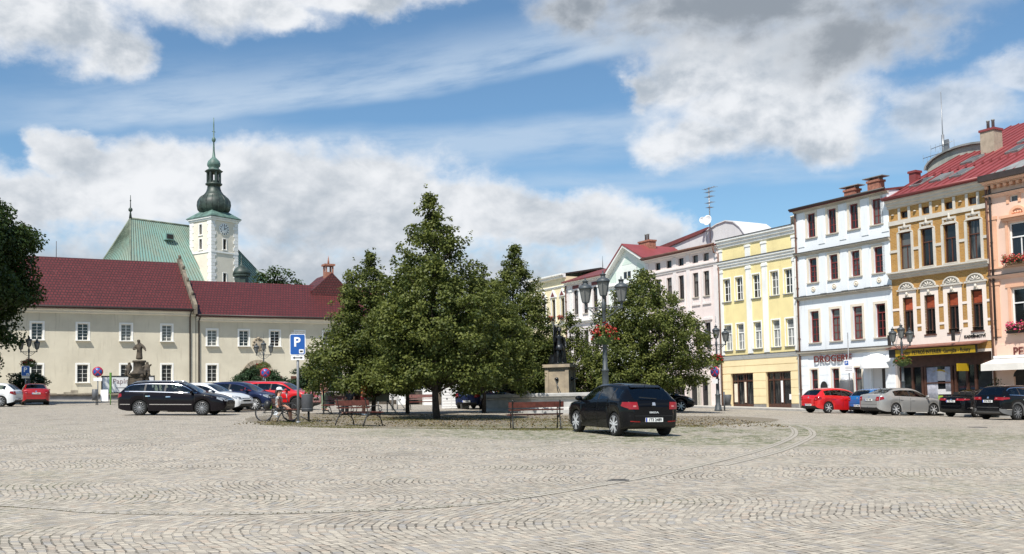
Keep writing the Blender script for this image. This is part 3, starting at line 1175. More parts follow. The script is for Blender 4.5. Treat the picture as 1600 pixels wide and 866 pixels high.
    pitched(-.15, 17.0, -.40, 13.31, 12.5, 19.36, 20, 15, 0, rf, .14)
    r = rf.build('roof', M_redmetal, t)
    mb = MB()
    seams(mb, (-.1, -.40, 13.32), (17, -.40, 13.32), (-.1, 12.5, 19.37), (17, 12.5, 19.37), 30, 0, .028)
    mb.tube([(-.15, -.44, 13.31), (6.9, -.44, 13.31)], .09, 8)
    # snow guards
    for k in range(26):
        f = .26
        mb.box(k * .55, k * .55 + .12, -.55 + 13.05 * f - .05, -.55 + 13.05 * f + .05, 13.28 + 6.12 * f, 13.42 + 6.12 * f)
    mb.build('roof_seam', M_redmetal, r)
    sl = Vector((0, 13.05, 6.12)).normalized()
    nn = Vector((0, -6.12, 13.05)).normalized()
    for uu, f in ((1.2, .165), (2.6, .165), (4.0, .165), (2.6, .39), (5.6, .39), (5.0, .55), (8.0, .39)):
        c_ = Vector((uu, -.55, 13.24)) + Vector((0, 13.05, 6.12)) * f
        q = MB()
        q.obox(c_ + nn * .06, (.42, 0, 0), sl * .68, nn * .07)
        sk = q.build('roof_window', M_greymetal, r)
        q = MB()
        q.obox(c_ + nn * .135, (.34, 0, 0), sl * .58, nn * .006)
        q.build('pane', M_glass, sk)
    ch = chimney('chimney', r, 2.9, 6.0, 15.9, 17.5, .95, .8, mat('chimney_render', (.40, .33, .25), .85, var=.15, scale=3), M_redmetal, 2)
    ch2 = chimney('chimney', r, -.4, 3.0, 14.2, 15.3, .5, .5, M_redmetal, M_redmetal)
    downpipe(t, L + .02, .2, 13.0, M_pipe, r=.06)
    downpipe(t, L + .24, 4.3, 12.9, M_gutter, r=.06)


ochre_house()


# ------------------------------------------------------------------ peach house
def peach_house():
    u0, L = 22.95, 9.0
    t = house('town_house', 'peach stucco house with flower boxes and an awning at the right edge', 'house', u0)
    wn = [1.85, 4.3, 6.7]
    holes = [(c - .62, c + .62, 8.5, 10.6) for c in wn] + [(c - .66, c + .66, 4.95, 7.05) for c in wn] + [(c - .26, c + .26, 11.72, 12.08) for c in (1.6, 4.1, 6.6)]
    dh = [(1.1, 2.5, -.2, 2.3), (3.4, 5.2, -.2, 2.3)]
    mb, ms = shell(t, 0, L, -.8, 13.0, 11, holes + dh, M_peach2)
    mb.build('wall', ms, t)
    for c in (.28, 3.05, 5.5):
        for z0, z1, h_ in ((8.3, 10.9, .2), (4.5, 7.3, .24)):
            mb = MB()
            mb.box(c - .24, c + .24, -.05, .01, z0, z1)
            mb.box(c - .3, c + .3, -.08, .01, z1 + .01, z1 + h_)
            mb.box(c - .14, c + .14, -.065, .0, z0 + .4, z1 - .4)
            mb.build('stucco_pilaster', M_peach, t)
    for c in wn:
        mb = MB()
        mb.box(c - .8, c - .65, -.06, .01, 8.3, 10.7)
        mb.box(c + .65, c + .8, -.06, .01, 8.3, 10.7)
        mb.box(c - 1.0, c + 1.0, -.26, .01, 10.86, 11.0)
        mb.box(c - .95, c + .95, -.14, .01, 10.701, 10.855)
        o_, i_ = arch_poly(c, 11.01, .5, 10, .9), arch_poly(c, 11.01, .34, 10, .9)
        for k in range(10):
            mb.prism([o_[k], o_[k + 1], i_[k + 1], i_[k]], -.12, .0)
        for k in range(5):
            mb.ball((c - .3 + .15 * k, -.05, 11.12), .07, 0, 6)
        mb.build('window_stucco', M_peach, t)
        mb = MB()
        mb.box(c - .82, c - .69, -.06, .01, 4.9, 7.1)
        mb.box(c + .69, c + .82, -.06, .01, 4.9, 7.1)
        mb.box(c - .95, c + .95, -.05, .01, 7.11, 7.3)
        mb.build('window_stucco', M_peach, t)
        mb = MB()
        mb.box(c - .67, c - .52, -.04, .01, 11.66, 12.1)
        mb.box(c + .02, c + .17, -.04, .01, 11.66, 12.1)
        mb.build('attic_stucco', M_peach, t)
    mb = MB()
    mb.box(0, L, -.09, .01, 8.2, 8.298)
    mb.build('string_course', M_peach, t)
    mb = MB()
    for k in range(24):
        mb.box(.08 + k * .375, .25 + k * .375, -.28, .0, 12.62, 12.78)
    mb.build('dentil_frieze', M_peach, t)
    for z0, z1, o, th, n_ in ((12.8, 13.0, .5, .34, 'gutter'), (12.12, 12.3, .22, .036, 'flashing'), (7.62, 7.82, .24, .036, 'flashing')):
        mb = MB()
        cornice(mb, -.02, L, z0, z1, o)
        co_ = mb.build('cornice', M_peach2, t)
        mb = MB()
        mb.box(-.05, L, -o - (.16 if th > .1 else .04), .05, z1 + .004, z1 + th)
        mb.build(n_, M_gutter, co_)
    for c in wn:
        mb = MB()
        mb.box(c - .85, c + .85, -.3, .01, 4.62, 4.78)
        mb.build('sill_board', M_gutter, t)
    for c in wn:
        window(t, c, 8.5, 1.24, 2.1, 'p3', M_wframe, M_glass, (2, 1), .62, .08, None, M_white)
        window(t, c, 4.95, 1.32, 2.1, 'p2', M_wframe, M_glass, (2, 1), .62, .08, None, M_white)
    for c in (1.6, 4.1, 6.6):
        window(t, c, 11.72, .52, .36, 'p4', M_wframe, M_glass, (1, 1), None, .05)
    for a, b, z0, z1 in dh:
        d = MB()
        d.box(a, b, .16, .2, z0, z1)
        d.prism(arch_poly((a + b) / 2, z1 - .002, (b - a) / 2, 12, .7), .0, -.012)
        d.build('door', M_dark, t)
    s = MB()
    s.box(.25, 8.5, -.14, .01, 3.25, 4.05)
    sg = s.build('sign_board', M_peach2, t)
    text('lettering', 'PENZION', .62, M_letter, sg, (1.25, -.16, 3.62), .015, .01, sx=.95, align='LEFT')
    a = MB()
    a.mould(.1, 7.8, [(-.1, 3.3), (-1.3, 3.0), (-1.32, 2.64), (-1.29, 2.64), (-1.27, 2.96), (-.1, 3.24)])
    aw = a.build('awning', M_awning, t)
    a = MB()
    a.box(.1, 7.8, -.22, -.02, 3.305, 3.45)
    a.tube([(.2, -.1, 3.0), (.2, -1.2, 2.96)], .02, 6)
    a.build('awning_case', M_white_p, aw)
    grey = MB()
    grey.quad([(0.1, -.3, 13.36), (3.2, -.3, 13.36), (5.4, 3.2, 15.6)])
    grey.quad([(0.1, -.3, 13.36), (5.4, 3.2, 15.6), (5.4, 3.4, 15.4), (.1, -.1, 13.2)])
    grey.build('roof_flank', M_greymetal, t)


peach_house()


# ------------------------------------------------------------------ pale pink house and those behind the tree
def pink_house():
    u0, L = -8.15, 8.85
    t = house('town_house', 'pale pink house with tall dark windows left of the yellow house', 'house', u0)
    cu = [1.57, 2.99, 4.48, 6.2, 7.45]
    holes = [(c - .35, c + .35, 9.15, 11.0) for c in cu] + [(c - .35, c + .35, 5.1, 7.1) for c in cu] + [(c - .33, c + .33, 11.76, 12.36) for c in cu]
    gd = [(5.15, 6.05, -.3, 3.2), (6.45, 7.3, -.3, 2.95), (1.0, 2.6, .6, 3.0), (3.2, 4.5, .6, 3.0)]
    mb, ms = shell(t, 0, L, -.8, 12.75, 11, holes + gd, M_pink)
    mb.build('wall', ms, t)
    mb = MB()
    for c in (.2, 3.72, 5.35, L - .35):
        mb.box(c - .2, c + .2, -.05, .01, 4.3, 12.5)
    cornice(mb, 0, L, 11.3, 11.62, .14, steps=2)
    cornice(mb, 0, L, 12.5, 12.8, .3, steps=2)
    cornice(mb, 0, L, 4.0, 4.3, .3, steps=2)
    for c in cu:
        mb.box(c - .48, c - .352, -.05, .01, 8.6, 11.1)
        mb.box(c + .352, c + .48, -.05, .01, 8.6, 11.1)
        mb.box(c - .48, c + .48, -.09, .01, 8.5, 8.62)
        mb.box(c - .48, c - .352, -.05, .01, 4.6, 7.2)
        mb.box(c + .352, c + .48, -.05, .01, 4.6, 7.2)
        mb.box(c - .55, c + .55, -.16, .01, 7.3, 7.46)
        mb.box(c - .48, c + .48, -.09, .01, 4.5, 4.62)
    mb.build('white_trim', M_rose, t)
    mb = MB()
    for a, b, z0, z1 in gd[:2]:
        mb.box(a - .28, a - .004, -.07, .01, -.8, z1 + .25)
        mb.box(b + .004, b + .28, -.07, .01, -.8, z1 + .25)
        mb.box(a - .004, b + .004, -.07, .01, z1 + .004, z1 + .25)
    mb.box(0, L, -.05, .006, -.8, .9)
    mb.build('stone_trim', M_stone, t)
    for c in cu:
        window(t, c, 9.15, .7, 1.85, 'k3', M_blackframe, M_glass, (2, 1), .64, .06, None, M_stone)
        window(t, c, 5.1, .7, 2.0, 'k2', M_blackframe, M_glass, (2, 1), .64, .06, None, M_stone)
        window(t, c, 11.76, .66, .6, 'k4', M_blackframe, M_glass, (1, 1), None, .05)
    for a, b, z0, z1 in gd[:2]:
        d = MB()
        d.box(a, b, .17, .2, z0, z1)
        dd = d.build('door', M_black, t)
        d = MB()
        d.box(a + .1, b - .1, .155, .165, z1 - .9, z1 - .15)
        d.build('pane', M_glass, dd)
    for a, b, z0, z1 in gd[2:]:
        window(t, (a + b) / 2, z0, b - a, z1 - z0, 'ks', M_blackframe, M_glass, (2, 1), None, .07)
    rf = pitched(-.1, L, -.4, 12.82, 4.0, 13.55, m=0).build('roof', M_oldred, t)
    g = MB()
    g.tube([(-.1, -.44, 12.84), (L, -.44, 12.84)], .085, 8)
    g.tube([(L - .15, -.44, 12.8), (L - .15, -.3, 12.2), (L + .1, -.12, 12.1), (L + .1, -.12, .3)], .055, 8)
    g.build('gutter', M_pipe, rf)
        # taller rear wing: wall rising to a curved gable over the neighbours' roofs
    w = MB()
    top = [(-6.2, 14.43), (1.17, 15.32), (1.6, 15.44), (2.5, 15.68), (3.6, 15.78), (4.5, 15.55), (5.2, 15.05), (5.8, 14.35), (6.2, 13.2)]
    w.prism([(-6.2, 12.0)] + top + [(6.2, 12.0)], 5.5, 5.8)
    w.box(1.0, 1.2, 5.42, 5.499, 12.0, 15.3)
    wl = w.build('rear_wing', M_render, t)
    r = MB()
    r.prism([(-7.1, 14.32), (1.1, 15.33), (1.1, 15.42), (-7.1, 14.42)], 5.35, 12)
    r.prism([(-7.1, 14.42), (1.1, 15.42), (.86, 15.78), (-7.1, 14.95)], 5.9, 12)
    r.build('rear_roof', M_oldred, wl)
    r = MB()
    cv = top[1:]
    r.prism([(u, z + .002) for u, z in cv] + [(u + .03, z + .09) for u, z in cv[::-1]], 5.4, 9)
    r.build('curved_roof', M_render, wl)
    a = MB()
    bx, by, bz = 1.85, 5.3, 15.3
    a.tube([(bx, by, bz - 1), (bx, by, bz + 3.6)], .05, 6)
    for k, (z, l) in enumerate(((3.5, 1.4), (3.2, .9), (2.8, .8), (2.3, .8), (1.9, .5))):
        a.tube([(bx - l * .4, by, bz + z), (bx + l * .6, by - .1, bz + z)], .025, 5)
        for j in range(6):
            x = bx - l * .4 + l * j / 5
            a.tube([(x, by - .25, bz + z), (x, by + .25, bz + z)], .014, 4)
    an = a.build('antenna', M_steel, wl)
    for dx, r_ in ((.22, .42), (-.5, .28)):
        d = MB()
        d.lathe([(.001, .0), (r_ * .5, .03), (r_ * .85, .10), (r_, .16), (r_, .175), (r_ * .85, .12), (.001, .02)], 18, (0, 0, 0))
        o = d.build('satellite_dish', M_white_p, an, (bx + dx, by - .35, bz + .75 + (dx < 0) * .1))
        o.rotation_euler = (radians(80), 0, radians(15 + 40 * (dx < 0)))


pink_house()


def green_house():
    u0, L = -13.55, 5.4
    t = house('town_house', 'pale mint green house with a white gable and small attic windows behind the tree', 'house', u0)
    cu = [.9, 2.05, 3.4, 4.6]
    holes = [(c - .32, c + .32, 8.4, 10.6) for c in cu] + [(c - .32, c + .32, 5.0, 7.0) for c in cu]
    att = [3.45, 4.85]
    mb = MB()
    wall_sheet(mb, 0, L, -.8, 11.2, holes)
    mb.quad([(L, 0, -.8), (L, 0, 12.6), (L, 10, 12.6), (L, 10, -.8)])
    mb.quad([(0, 0, -.8), (0, 0, 11.2), (0, 10, 11.2), (0, 10, -.8)])
    mb.prism([(0, 11.2), (L, 11.2), (L, 12.75), (2.8, 14.2), (0, 11.9)], 0, .3)
    mb.build('wall', M_mintw, t)
    mb = MB()
    for a, b in ((.25, 1.2), (4.25, 5.2)):
        mb.prism([(a, 11.45), (b, 11.45), (b, 12.3 if a > 3 else 12.35), (a, 12.8 if a > 3 else 11.9)], -.012, .001)
    mb.prism([(2.1, 12.75), (3.5, 12.75), (2.8, 13.5)], -.012, .001)
    mb.build('mint_panel', M_mint, t)
    mb = MB()
    cornice(mb, 0, L, 10.95, 11.2, .2, steps=2)
    mb.build('cornice', M_white, t)
    mb = MB()
    cornice(mb, 0, L, 7.6, 7.9, .2, steps=2)
    mb.build('cornice', M_white, t)
    mb = MB()
    # raking cornice
    for a, b in (((-.1, 11.85), (2.8, 14.2)), ((2.8, 14.2), (L, 12.75))):
        mb.prism([a, b, (b[0], b[1] + .3), (a[0], a[1] + .3)], -.45, .3)
    mb.build('raking_cornice', M_white, t)
    for c in cu:
        window(t, c, 8.4, .64, 2.2, 'g3', M_blackframe, M_glass, (2, 1), .65, .06, M_white, None, surw=.1)
        window(t, c, 5.0, .64, 2.0, 'g2', M_blackframe, M_glass, (2, 1), .65, .06, M_white, None, surw=.1)
    for c in (2.55, 3.1, 4.85):
        z0 = 11.6
        f = MB()
        f.box(c - .2, c + .2, -.03, -.002, z0, z0 + .55)
        w = f.build('attic_window', M_blackframe, t)
        f = MB()
        f.box(c - .14, c + .14, -.04, -.032, z0 + .06, z0 + .49)
        f.build('pane', M_glass, w)
    r = MB()
    r.prism([(-.2, 12.15), (2.8, 14.5), (L + .2, 13.0), (L + .2, 12.9), (2.8, 14.38), (-.2, 12.03)], -.5, 5)
    rf = r.build('roof', M_redmetal, t)
    chimney('chimney', rf, 2.75, 2.2, 13.8, 14.75, 1.5, .7, M_brick, M_brick, 2)


green_house()


def rose_house():
    u0, L = -20.35, 6.8
    t = house('town_house', 'rose white house with tall windows between the cream and mint houses', 'house', u0)
    cu = [1.65, 3.2, 4.75, 6.1]
    holes = [(c - .36, c + .36, 9.2, 11.4) for c in cu] + [(c - .36, c + .36, 5.6, 7.7) for c in cu]
    mb, ms = shell(t, 0, L, -.8, 12.1, 10, holes, M_rose)
    mb.build('wall', ms, t)
    mb = MB()
    for c in (.85, 2.42, 3.98, 5.42):
        mb.box(c - .2, c + .2, -.07, .01, 8.7, 11.3)
        mb.box(c - .26, c + .26, -.12, .01, 11.31, 11.5)
    cornice(mb, 0, L, 11.95, 12.3, .4, steps=2)
    cornice(mb, 0, L, 8.3, 8.6, .25, steps=2)
    mb.build('white_trim', M_white, t)
    mb = MB()
    for c in cu:
        mb.box(c - .5, c + .5, -.03, .005, 11.56, 11.86)
    mb.build('frieze_panel', M_oldred, t)
    for c in cu:
        window(t, c, 9.2, .72, 2.2, 'r3', M_blackframe, M_glass, (2, 1), .65, .06, None, M_stone)
        window(t, c, 5.6, .72, 2.1, 'r2', M_blackframe, M_glass, (2, 1), .65, .06, None, M_stone)
    pitched(0, L, -.5, 12.3, 3.6, 13.6, m=0).build('roof', M_oldred, t)
    a = MB()
    a.mould(1.5, L - .4, [(0, 3.6), (-1.6, 3.2), (-1.6, 2.9), (0, 3.5)])
    a.build('awning', M_oldred, t)
    downpipe(t, .08, .3, 12.0, M_pipe)


rose_house()


def cream_house():
    u0, L = -27.5, 7.1
    t = house('town_house', 'cream house with little red pediments over its windows just left of the bronze statue', 'house', u0)
    cu = [1.6, 3.3, 5.0, 6.6]
    holes = [(c - .33, c + .33, 9.05, 10.9) for c in cu] + [(c - .33, c + .33, 5.4, 7.3) for c in cu]
    mb, ms = shell(t, 0, L, -.8, 12.9, 10, holes, M_crm)
    mb.build('wall', ms, t)
    mb = MB()
    cornice(mb, 0, L + .05, 12.75, 13.15, .45, steps=2)
    cornice(mb, 0, L, 11.9, 12.1, .12, steps=2)
    cornice(mb, 0, L, 8.4, 8.6, .16, steps=2)
    for c in cu:
        mb.box(c - .45, c - .332, -.05, .01, 8.7, 11.1)
        mb.box(c + .332, c + .45, -.05, .01, 8.7, 11.1)
        mb.prism([(c - .6, 11.1), (c + .6, 11.1), (c, 11.85)], -.12, .01)
    mb.build('white_trim', M_white, t)
    for c in cu:
        mb = MB()
        mb.prism([(c - .34, 11.18), (c + .34, 11.18), (c, 11.62)], -.135, -.121)
        mb.build('pediment_panel', M_oldred, t)
    for c in cu:
        window(t, c, 9.05, .66, 1.85, 'c3', M_blackframe, M_glass, (2, 1), .65, .06, None, M_stone)
        window(t, c, 5.4, .66, 1.9, 'c2', M_blackframe, M_glass, (2, 1), .65, .06, None, M_stone)
    pitched(.3, L, -.3, 13.15, 4, 13.9, m=0).build('roof', M_gutter, t)


cream_house()


# barrel-roofed attic standing behind the red roof, with the mast on it
def barrel():
    t = house('roof_penthouse', 'grey barrel vaulted rooftop room with a television mast rising behind the red roof', 'rooftop room', 14.4, None)
    n = 14
    cu_, hw_, zb_, ri = 2.1, 2.8, 16.35, .95
    arc = [(cu_ - hw_ * cos(pi * k / n), zb_ + ri * sin(pi * k / n)) for k in range(n + 1)]
    w = MB()
    w.prism([(cu_ - hw_, 13.0)] + [(u, z - .01) for u, z in arc] + [(cu_ + hw_, 13.0)], 7.0, 7.3)
    w.box(cu_ - hw_, cu_ - hw_ + .2, 7.3, 13.0, 13.0, zb_)
    w.build('wall', mat('zinc_grey_green', (.36, .37, .33), .55, col2=(.24, .25, .22), scale=1.6), t)
    r = MB()
    arc2 = [(cu_ - (hw_ + .14) * cos(pi * k / n), zb_ + (ri + .10) * sin(pi * k / n)) for k in range(n, -1, -1)]
    r.prism(arc + arc2, 6.8, 13.0)
    arc3 = [(cu_ - (hw_ + .19) * cos(pi * k / n), zb_ + (ri + .15) * sin(pi * k / n)) for k in range(n, -1, -1)]
    for q in range(8):
        r.prism(arc2[::-1] + arc3, 6.9 + q * .8, 6.95 + q * .8)
    r.build('barrel_roof', M_greymetal, t)
    a = MB()
    x, y, z = .15, 7.6, 16.6
    a.tube([(x, y, z), (x, y, z + 4.9)], [.05, .02], 6)
    a.tube([(x, y, z), (x, y, z + 2.0)], .09, 6)
    for zz, l in ((.75, 2.0), (.45, 1.6), (1.25, 1.2)):
        a.tube([(x - l * .8, y, z + zz), (x + l * .7, y - .2, z + zz + .1)], .022, 5)
        for j in range(6):
            xx = x - l * .8 + l * 1.5 * j / 5
            a.tube([(xx, y, z + zz - .25), (xx, y, z + zz + .25)], .014, 4)
    for k in range(4):
        a.box(x + .1 + k * .1, x + .16 + k * .1, y - .1, y, z + .6 + .1 * k, z + 1.6)
    a.build('antenna', M_steel, t)


barrel()

# ------------------------------------------------------------------ the manor on the left and the church behind it
LO, LA = (-39.05, 96.0, 0.0), atan2(.4842, .87496)
M_manor = mat('plaster_manor', (.62, .57, .455), .9, col2=(.53, .485, .385), scale=.35, bump=.2, bscale=18, stain=(.33, .285, .215))
M_mtrim = mat('manor_window_white', (.80, .79, .75), .7, var=.05, scale=2)
M_mund = mat('manor_cornice', (.66, .63, .55), .85, var=.07, scale=1)
M_sand = mat('weathered_sandstone', (.115, .092, .066), .9, col2=(.04, .034, .028), scale=2.4, bump=.4, bscale=14)
M_sand2 = mat('pale_sandstone', (.42, .36, .27), .9, col2=(.24, .20, .15), scale=2.2, bump=.3, bscale=14)
M_copper = mat('copper_patina', (.215, .37, .33), .6, col2=(.26, .33, .275), scale=.45, bump=.1, bscale=6)
M_copdark = mat('copper_dark', (.020, .028, .024), .5, col2=(.055, .080, .066), scale=.9, bump=.1, bscale=6)
M_copmid = mat('copper_half_green', (.14, .235, .20), .55, col2=(.06, .10, .085), scale=.8, bump=.1, bscale=6)
M_rust = mat('copper_rusty_seam', (.16, .19, .14), .6, var=.3, scale=1)
M_tower = mat('tower_cream', (.74, .68, .575), .9, var=.06, scale=.5, bump=.1)
M_quoin = mat('tower_white', (.82, .81, .79), .85, var=.05, scale=.8)


def manor_windows(t, us, zl, zu, lower=None):
    for c in us:
        window(t, c, zu, .92, 1.55, 'mu', M_mtrim, M_glass, (2, 5), None, .05, M_mtrim, M_mtrim, surw=.17, bar=.03, sillout=.30)
    for c in (us if lower is None else lower):
        window(t, c, zl, .95, 1.65, 'ml', M_mtrim, M_lattice, (2, 4), None, .05, M_mtrim, M_mtrim, surw=.16, bar=.02, sillout=.16)


def manor():
    t = thing('manor_wing', 'long cream two storey manor wing with a dark red tiled roof on the far left', 'manor house', LO, LA, 'manor house wings')
    us = [-13.0, -9.05, -5.07, -1.18, 2.65, 6.38]
    holes = [(c - .46, c + .46, 7.95, 9.5) for c in us] + [(c - .475, c + .475, 4.02, 5.67) for c in us]
    mb, ms = shell(t, -16, 9.1, .5, 10.9, 13, holes, M_manor, rev=None) if False else shell(t, -16, 9.1, .5, 10.9, 13, holes, M_manor)
    mb.build('wall', ms, t)
    manor_windows(t, us, 4.02, 7.95)
    m = MB()
    cornice(m, -16, 9.1, 10.45, 10.9, .5, steps=2)
    m.build('cornice', M_mund, t)
    m = MB()
    for k in range(42):
        u_ = -16 + k * .6
        m.box(u_, u_ + .6, -.035, .01, 1.2, 3.08 + .22 * sin(k * 1.7) * sin(k * .6) + .1 * sin(k * 4.1))
    m.build('plinth', mat('plinth_dirty', (.36, .32, .25), .9, col2=(.20, .175, .14), scale=1.6, bump=.3), t)
    r = pitched(-16, 8.72, -.85, 10.98, 7, 16.62, m=0, th=.14).build('roof', M_tiles, t)
    g = MB()
    g.tube([(-16, -.92, 11.0), (8.9, -.92, 11.0)], .09, 8)
    g.tube([(8.55, -.92, 10.95), (8.55, -.12, 10.3), (8.55, -.12, 2.4)], .07, 8)
    g.tube([(-2.9, 7, 16.6), (-2.9, 7, 18.2)], .03, 5)
    g.build('gutter', M_gutter, r)
    # stone coping of the fire gable with little finials
    c = MB()
    sl = (16.62 - 10.98) / 7.85
    c.prism([(-1.0, 10.6), (-1.0, 11.5), (6.95, 17.1), (7.05, 17.1), (14.9, 11.5), (14.9, 10.6)], 8.75, 9.08, 0, 'x')
    for y in (.6, 2.9, 5.0, 6.9):
        z = 11.35 + (y + .6) * .70
        c.box(8.70, 9.14, y - .22, y + .22, z - .1, z + .38)
        c.lathe([(.001, .85), (.12, .79), (.18, .64), (.12, .48), (.08, .38)][::-1], 8, (8.92, y, z))
    c.build('gable_coping', mat('coping_stone', (.24, .20, .145), .9, col2=(.12, .10, .08), scale=1.8, bump=.3), t)

    t = thing('manor_wing', 'cream manor wing with an arched stone gateway and a lower dark red tiled roof', 'manor house', LO, LA, 'manor house wings')
    us = [10.7, 13.84, 17.0, 19.6, 22.6, 25.6]
    lo = [10.7, 22.6, 25.6]
    holes = [(c - .46, c + .46, 7.55, 9.1) for c in us] + [(c - .475, c + .475, 4.0, 5.65) for c in lo]
    mb, ms = shell(t, 9.16, 31, .5, 10.4, 12, holes, M_manor)
    mb.build('wall', ms, t)
    manor_windows(t, us, 4.0, 7.55, lo)
    m = MB()
    cornice(m, 9.16, 31, 9.95, 10.4, .45, steps=2)
    m.build('cornice', M_mund, t)
    r = pitched(9.16, 31, -.8, 10.48, 6.5, 14.75, m=0, th=.14)
    r.prism([(22.3, 13.9), (24.6, 15.95), (27.4, 13.2), (27.4, 13.0), (22.3, 13.0)], 4.2, 9.5)
    rf = r.build('roof', M_tiles, t)
    g = MB()
    g.tube([(9.2, -.87, 10.5), (31, -.87, 10.5)], .09, 8)
    g.tube([(9.4, -.87, 10.45), (9.4, -.12, 9.9), (9.4, -.12, 2.0)], .075, 8)
    g.build('gutter', M_gutter, rf)
    c = MB()
    c.box(24.0, 24.9, 4.6, 5.5, 15.3, 16.05)
    for x in (24.08, 24.82):
        for y in (4.68, 5.42):
            c.box(x - .08, x + .08, y - .08, y + .08, 16.05, 16.75)
    c.box(23.85, 25.05, 4.45, 5.65, 16.75, 16.95)
    c.tube([(24.45, 5.0, 16.95), (24.45, 5.0, 17.3), (24.45, 5.0, 17.9)], [.12, .10, .01], 8)
    c.build('chimney', M_brick, rf)
    for x in (27.0, 27.6):
        c = MB()
        c.lathe([(.22, 0), (.22, .7), (.28, .75), (.1, 1.6), (.02, 2.3)], 8, (x, 6, 13.6))
        c.build('roof_finial', M_sand, rf)
    # gateway: dark leaf in a ring of rusticated stones
    cu_, zs, ro = 15.25, 4.55, 1.5
    d = MB()
    d.prism([(cu_ - ro + .3, 1.0)] + arch_poly(cu_, zs, ro - .3, 12)[::-1] + [(cu_ + ro - .3, 1.0)], -.03, .01)
    gt = d.build('gate', mat('gate_oak', (.13, .05, .028), .6, var=.35, scale=6), t)
    s = MB()
    n = 11
    for k in range(n):
        a0, a1 = pi * k / n + .02, pi * (k + 1) / n - .02
        q = [(cu_ + cos(a) * r_, zs + sin(a) * r_) for a, r_ in ((a0, ro + .12), (a1, ro + .12), (a1, ro - .3), (a0, ro - .3))]
        s.prism(q, -.14 - .02 * (k % 2), .01)
    for sx in (-1, 1):
        for k in range(6):
            o = .14 if k % 2 else 0
            a, b = sorted((cu_ + sx * (ro - .3), cu_ + sx * (ro + .12 + o)))
            s.box(a, b, -.14, .01, 1.0 + k * .59, 1.55 + k * .59)
    s.build('gate_surround', M_sand2, t)
    # carved coat of arms above
    s = MB()
    s.lathe([(.001, .16), (.2, .15), (.45, .10), (.62, .03), (.66, -.01)][::-1], 14, (0, 0, 0), 0, True, 0, 1, 1.08)
    for k in range(12):
        a = 2 * pi * k / 12
        s.ball((cos(a) * .55, sin(a) * .6, .08), .12, 0, 6)
    s.ball((0, .62, .1), .17, 0, 6)
    o = s.build('stone_crest', M_sand2, t, (15.3, -.0, 7.72))
    o.rotation_euler = (pi / 2, 0, 0)
    for x in (17.45, 18.9):
        p = MB()
        p.box(x - .27, x + .27, -.06, .005, 4.0, 4.5)
        p.build('plaque', M_brownpaint, t)


manor()


def terrace():
    """raised pavement in front of the manor with its low retaining wall"""
    m = MB()
    p0 = Vector(LO)
    ux, uy = Vector((cos(LA), sin(LA), 0)), Vector((-sin(LA), cos(LA), 0))
    def P(u, v, z):
        q = p0 + ux * u + uy * v
        return (q.x, q.y, z)
    top = lambda u: 2.86 - .013 * u
    for a, b in ((-30, -4), (-4, 9), (9, 20), (20, 32)):
        m.quad([P(a, -5.6, top(a) - .16), P(b, -5.6, top(b) - .16), P(b, 2, top(b)), P(a, 2, top(a))], 0)
        m.quad([P(a, -5.6, .5), P(b, -5.6, .5), P(b, -5.6, top(b) - .17), P(a, -5.6, top(a) - .17)], 1)
        c = MB()
    o = m.build('raised_pavement', [mat('pavement_slabs', (.44, .41, .36), .85, var=.15, scale=1.2, bump=.1), mat('retaining_wall_grey', (.24, .24, .25), .8, var=.2, scale=1.4, bump=.2)])
    o['kind'] = 'structure'
    k = MB()
    for a, b in ((-30, -4), (-4, 9), (9, 20), (20, 32)):
        za, zb = top(a) - .16, top(b) - .16
        pts = [P(a, -5.72, za), P(b, -5.72, zb), P(b, -5.42, zb), P(a, -5.42, za)]
        k.quad([(x, y, z + .09) for x, y, z in pts])
        k.quad([(x, y, z + (.09 if i > 1 else -.03)) for i, (x, y, z) in enumerate((pts[0], pts[1], pts[1], pts[0]))])
        k.quad([(x, y, z + (.09 if i > 1 else -.03)) for i, (x, y, z) in enumerate((pts[3], pts[2], pts[2], pts[3]))])
    o = k.build('kerb', M_sand)
    o['kind'] = 'structure'


terrace()


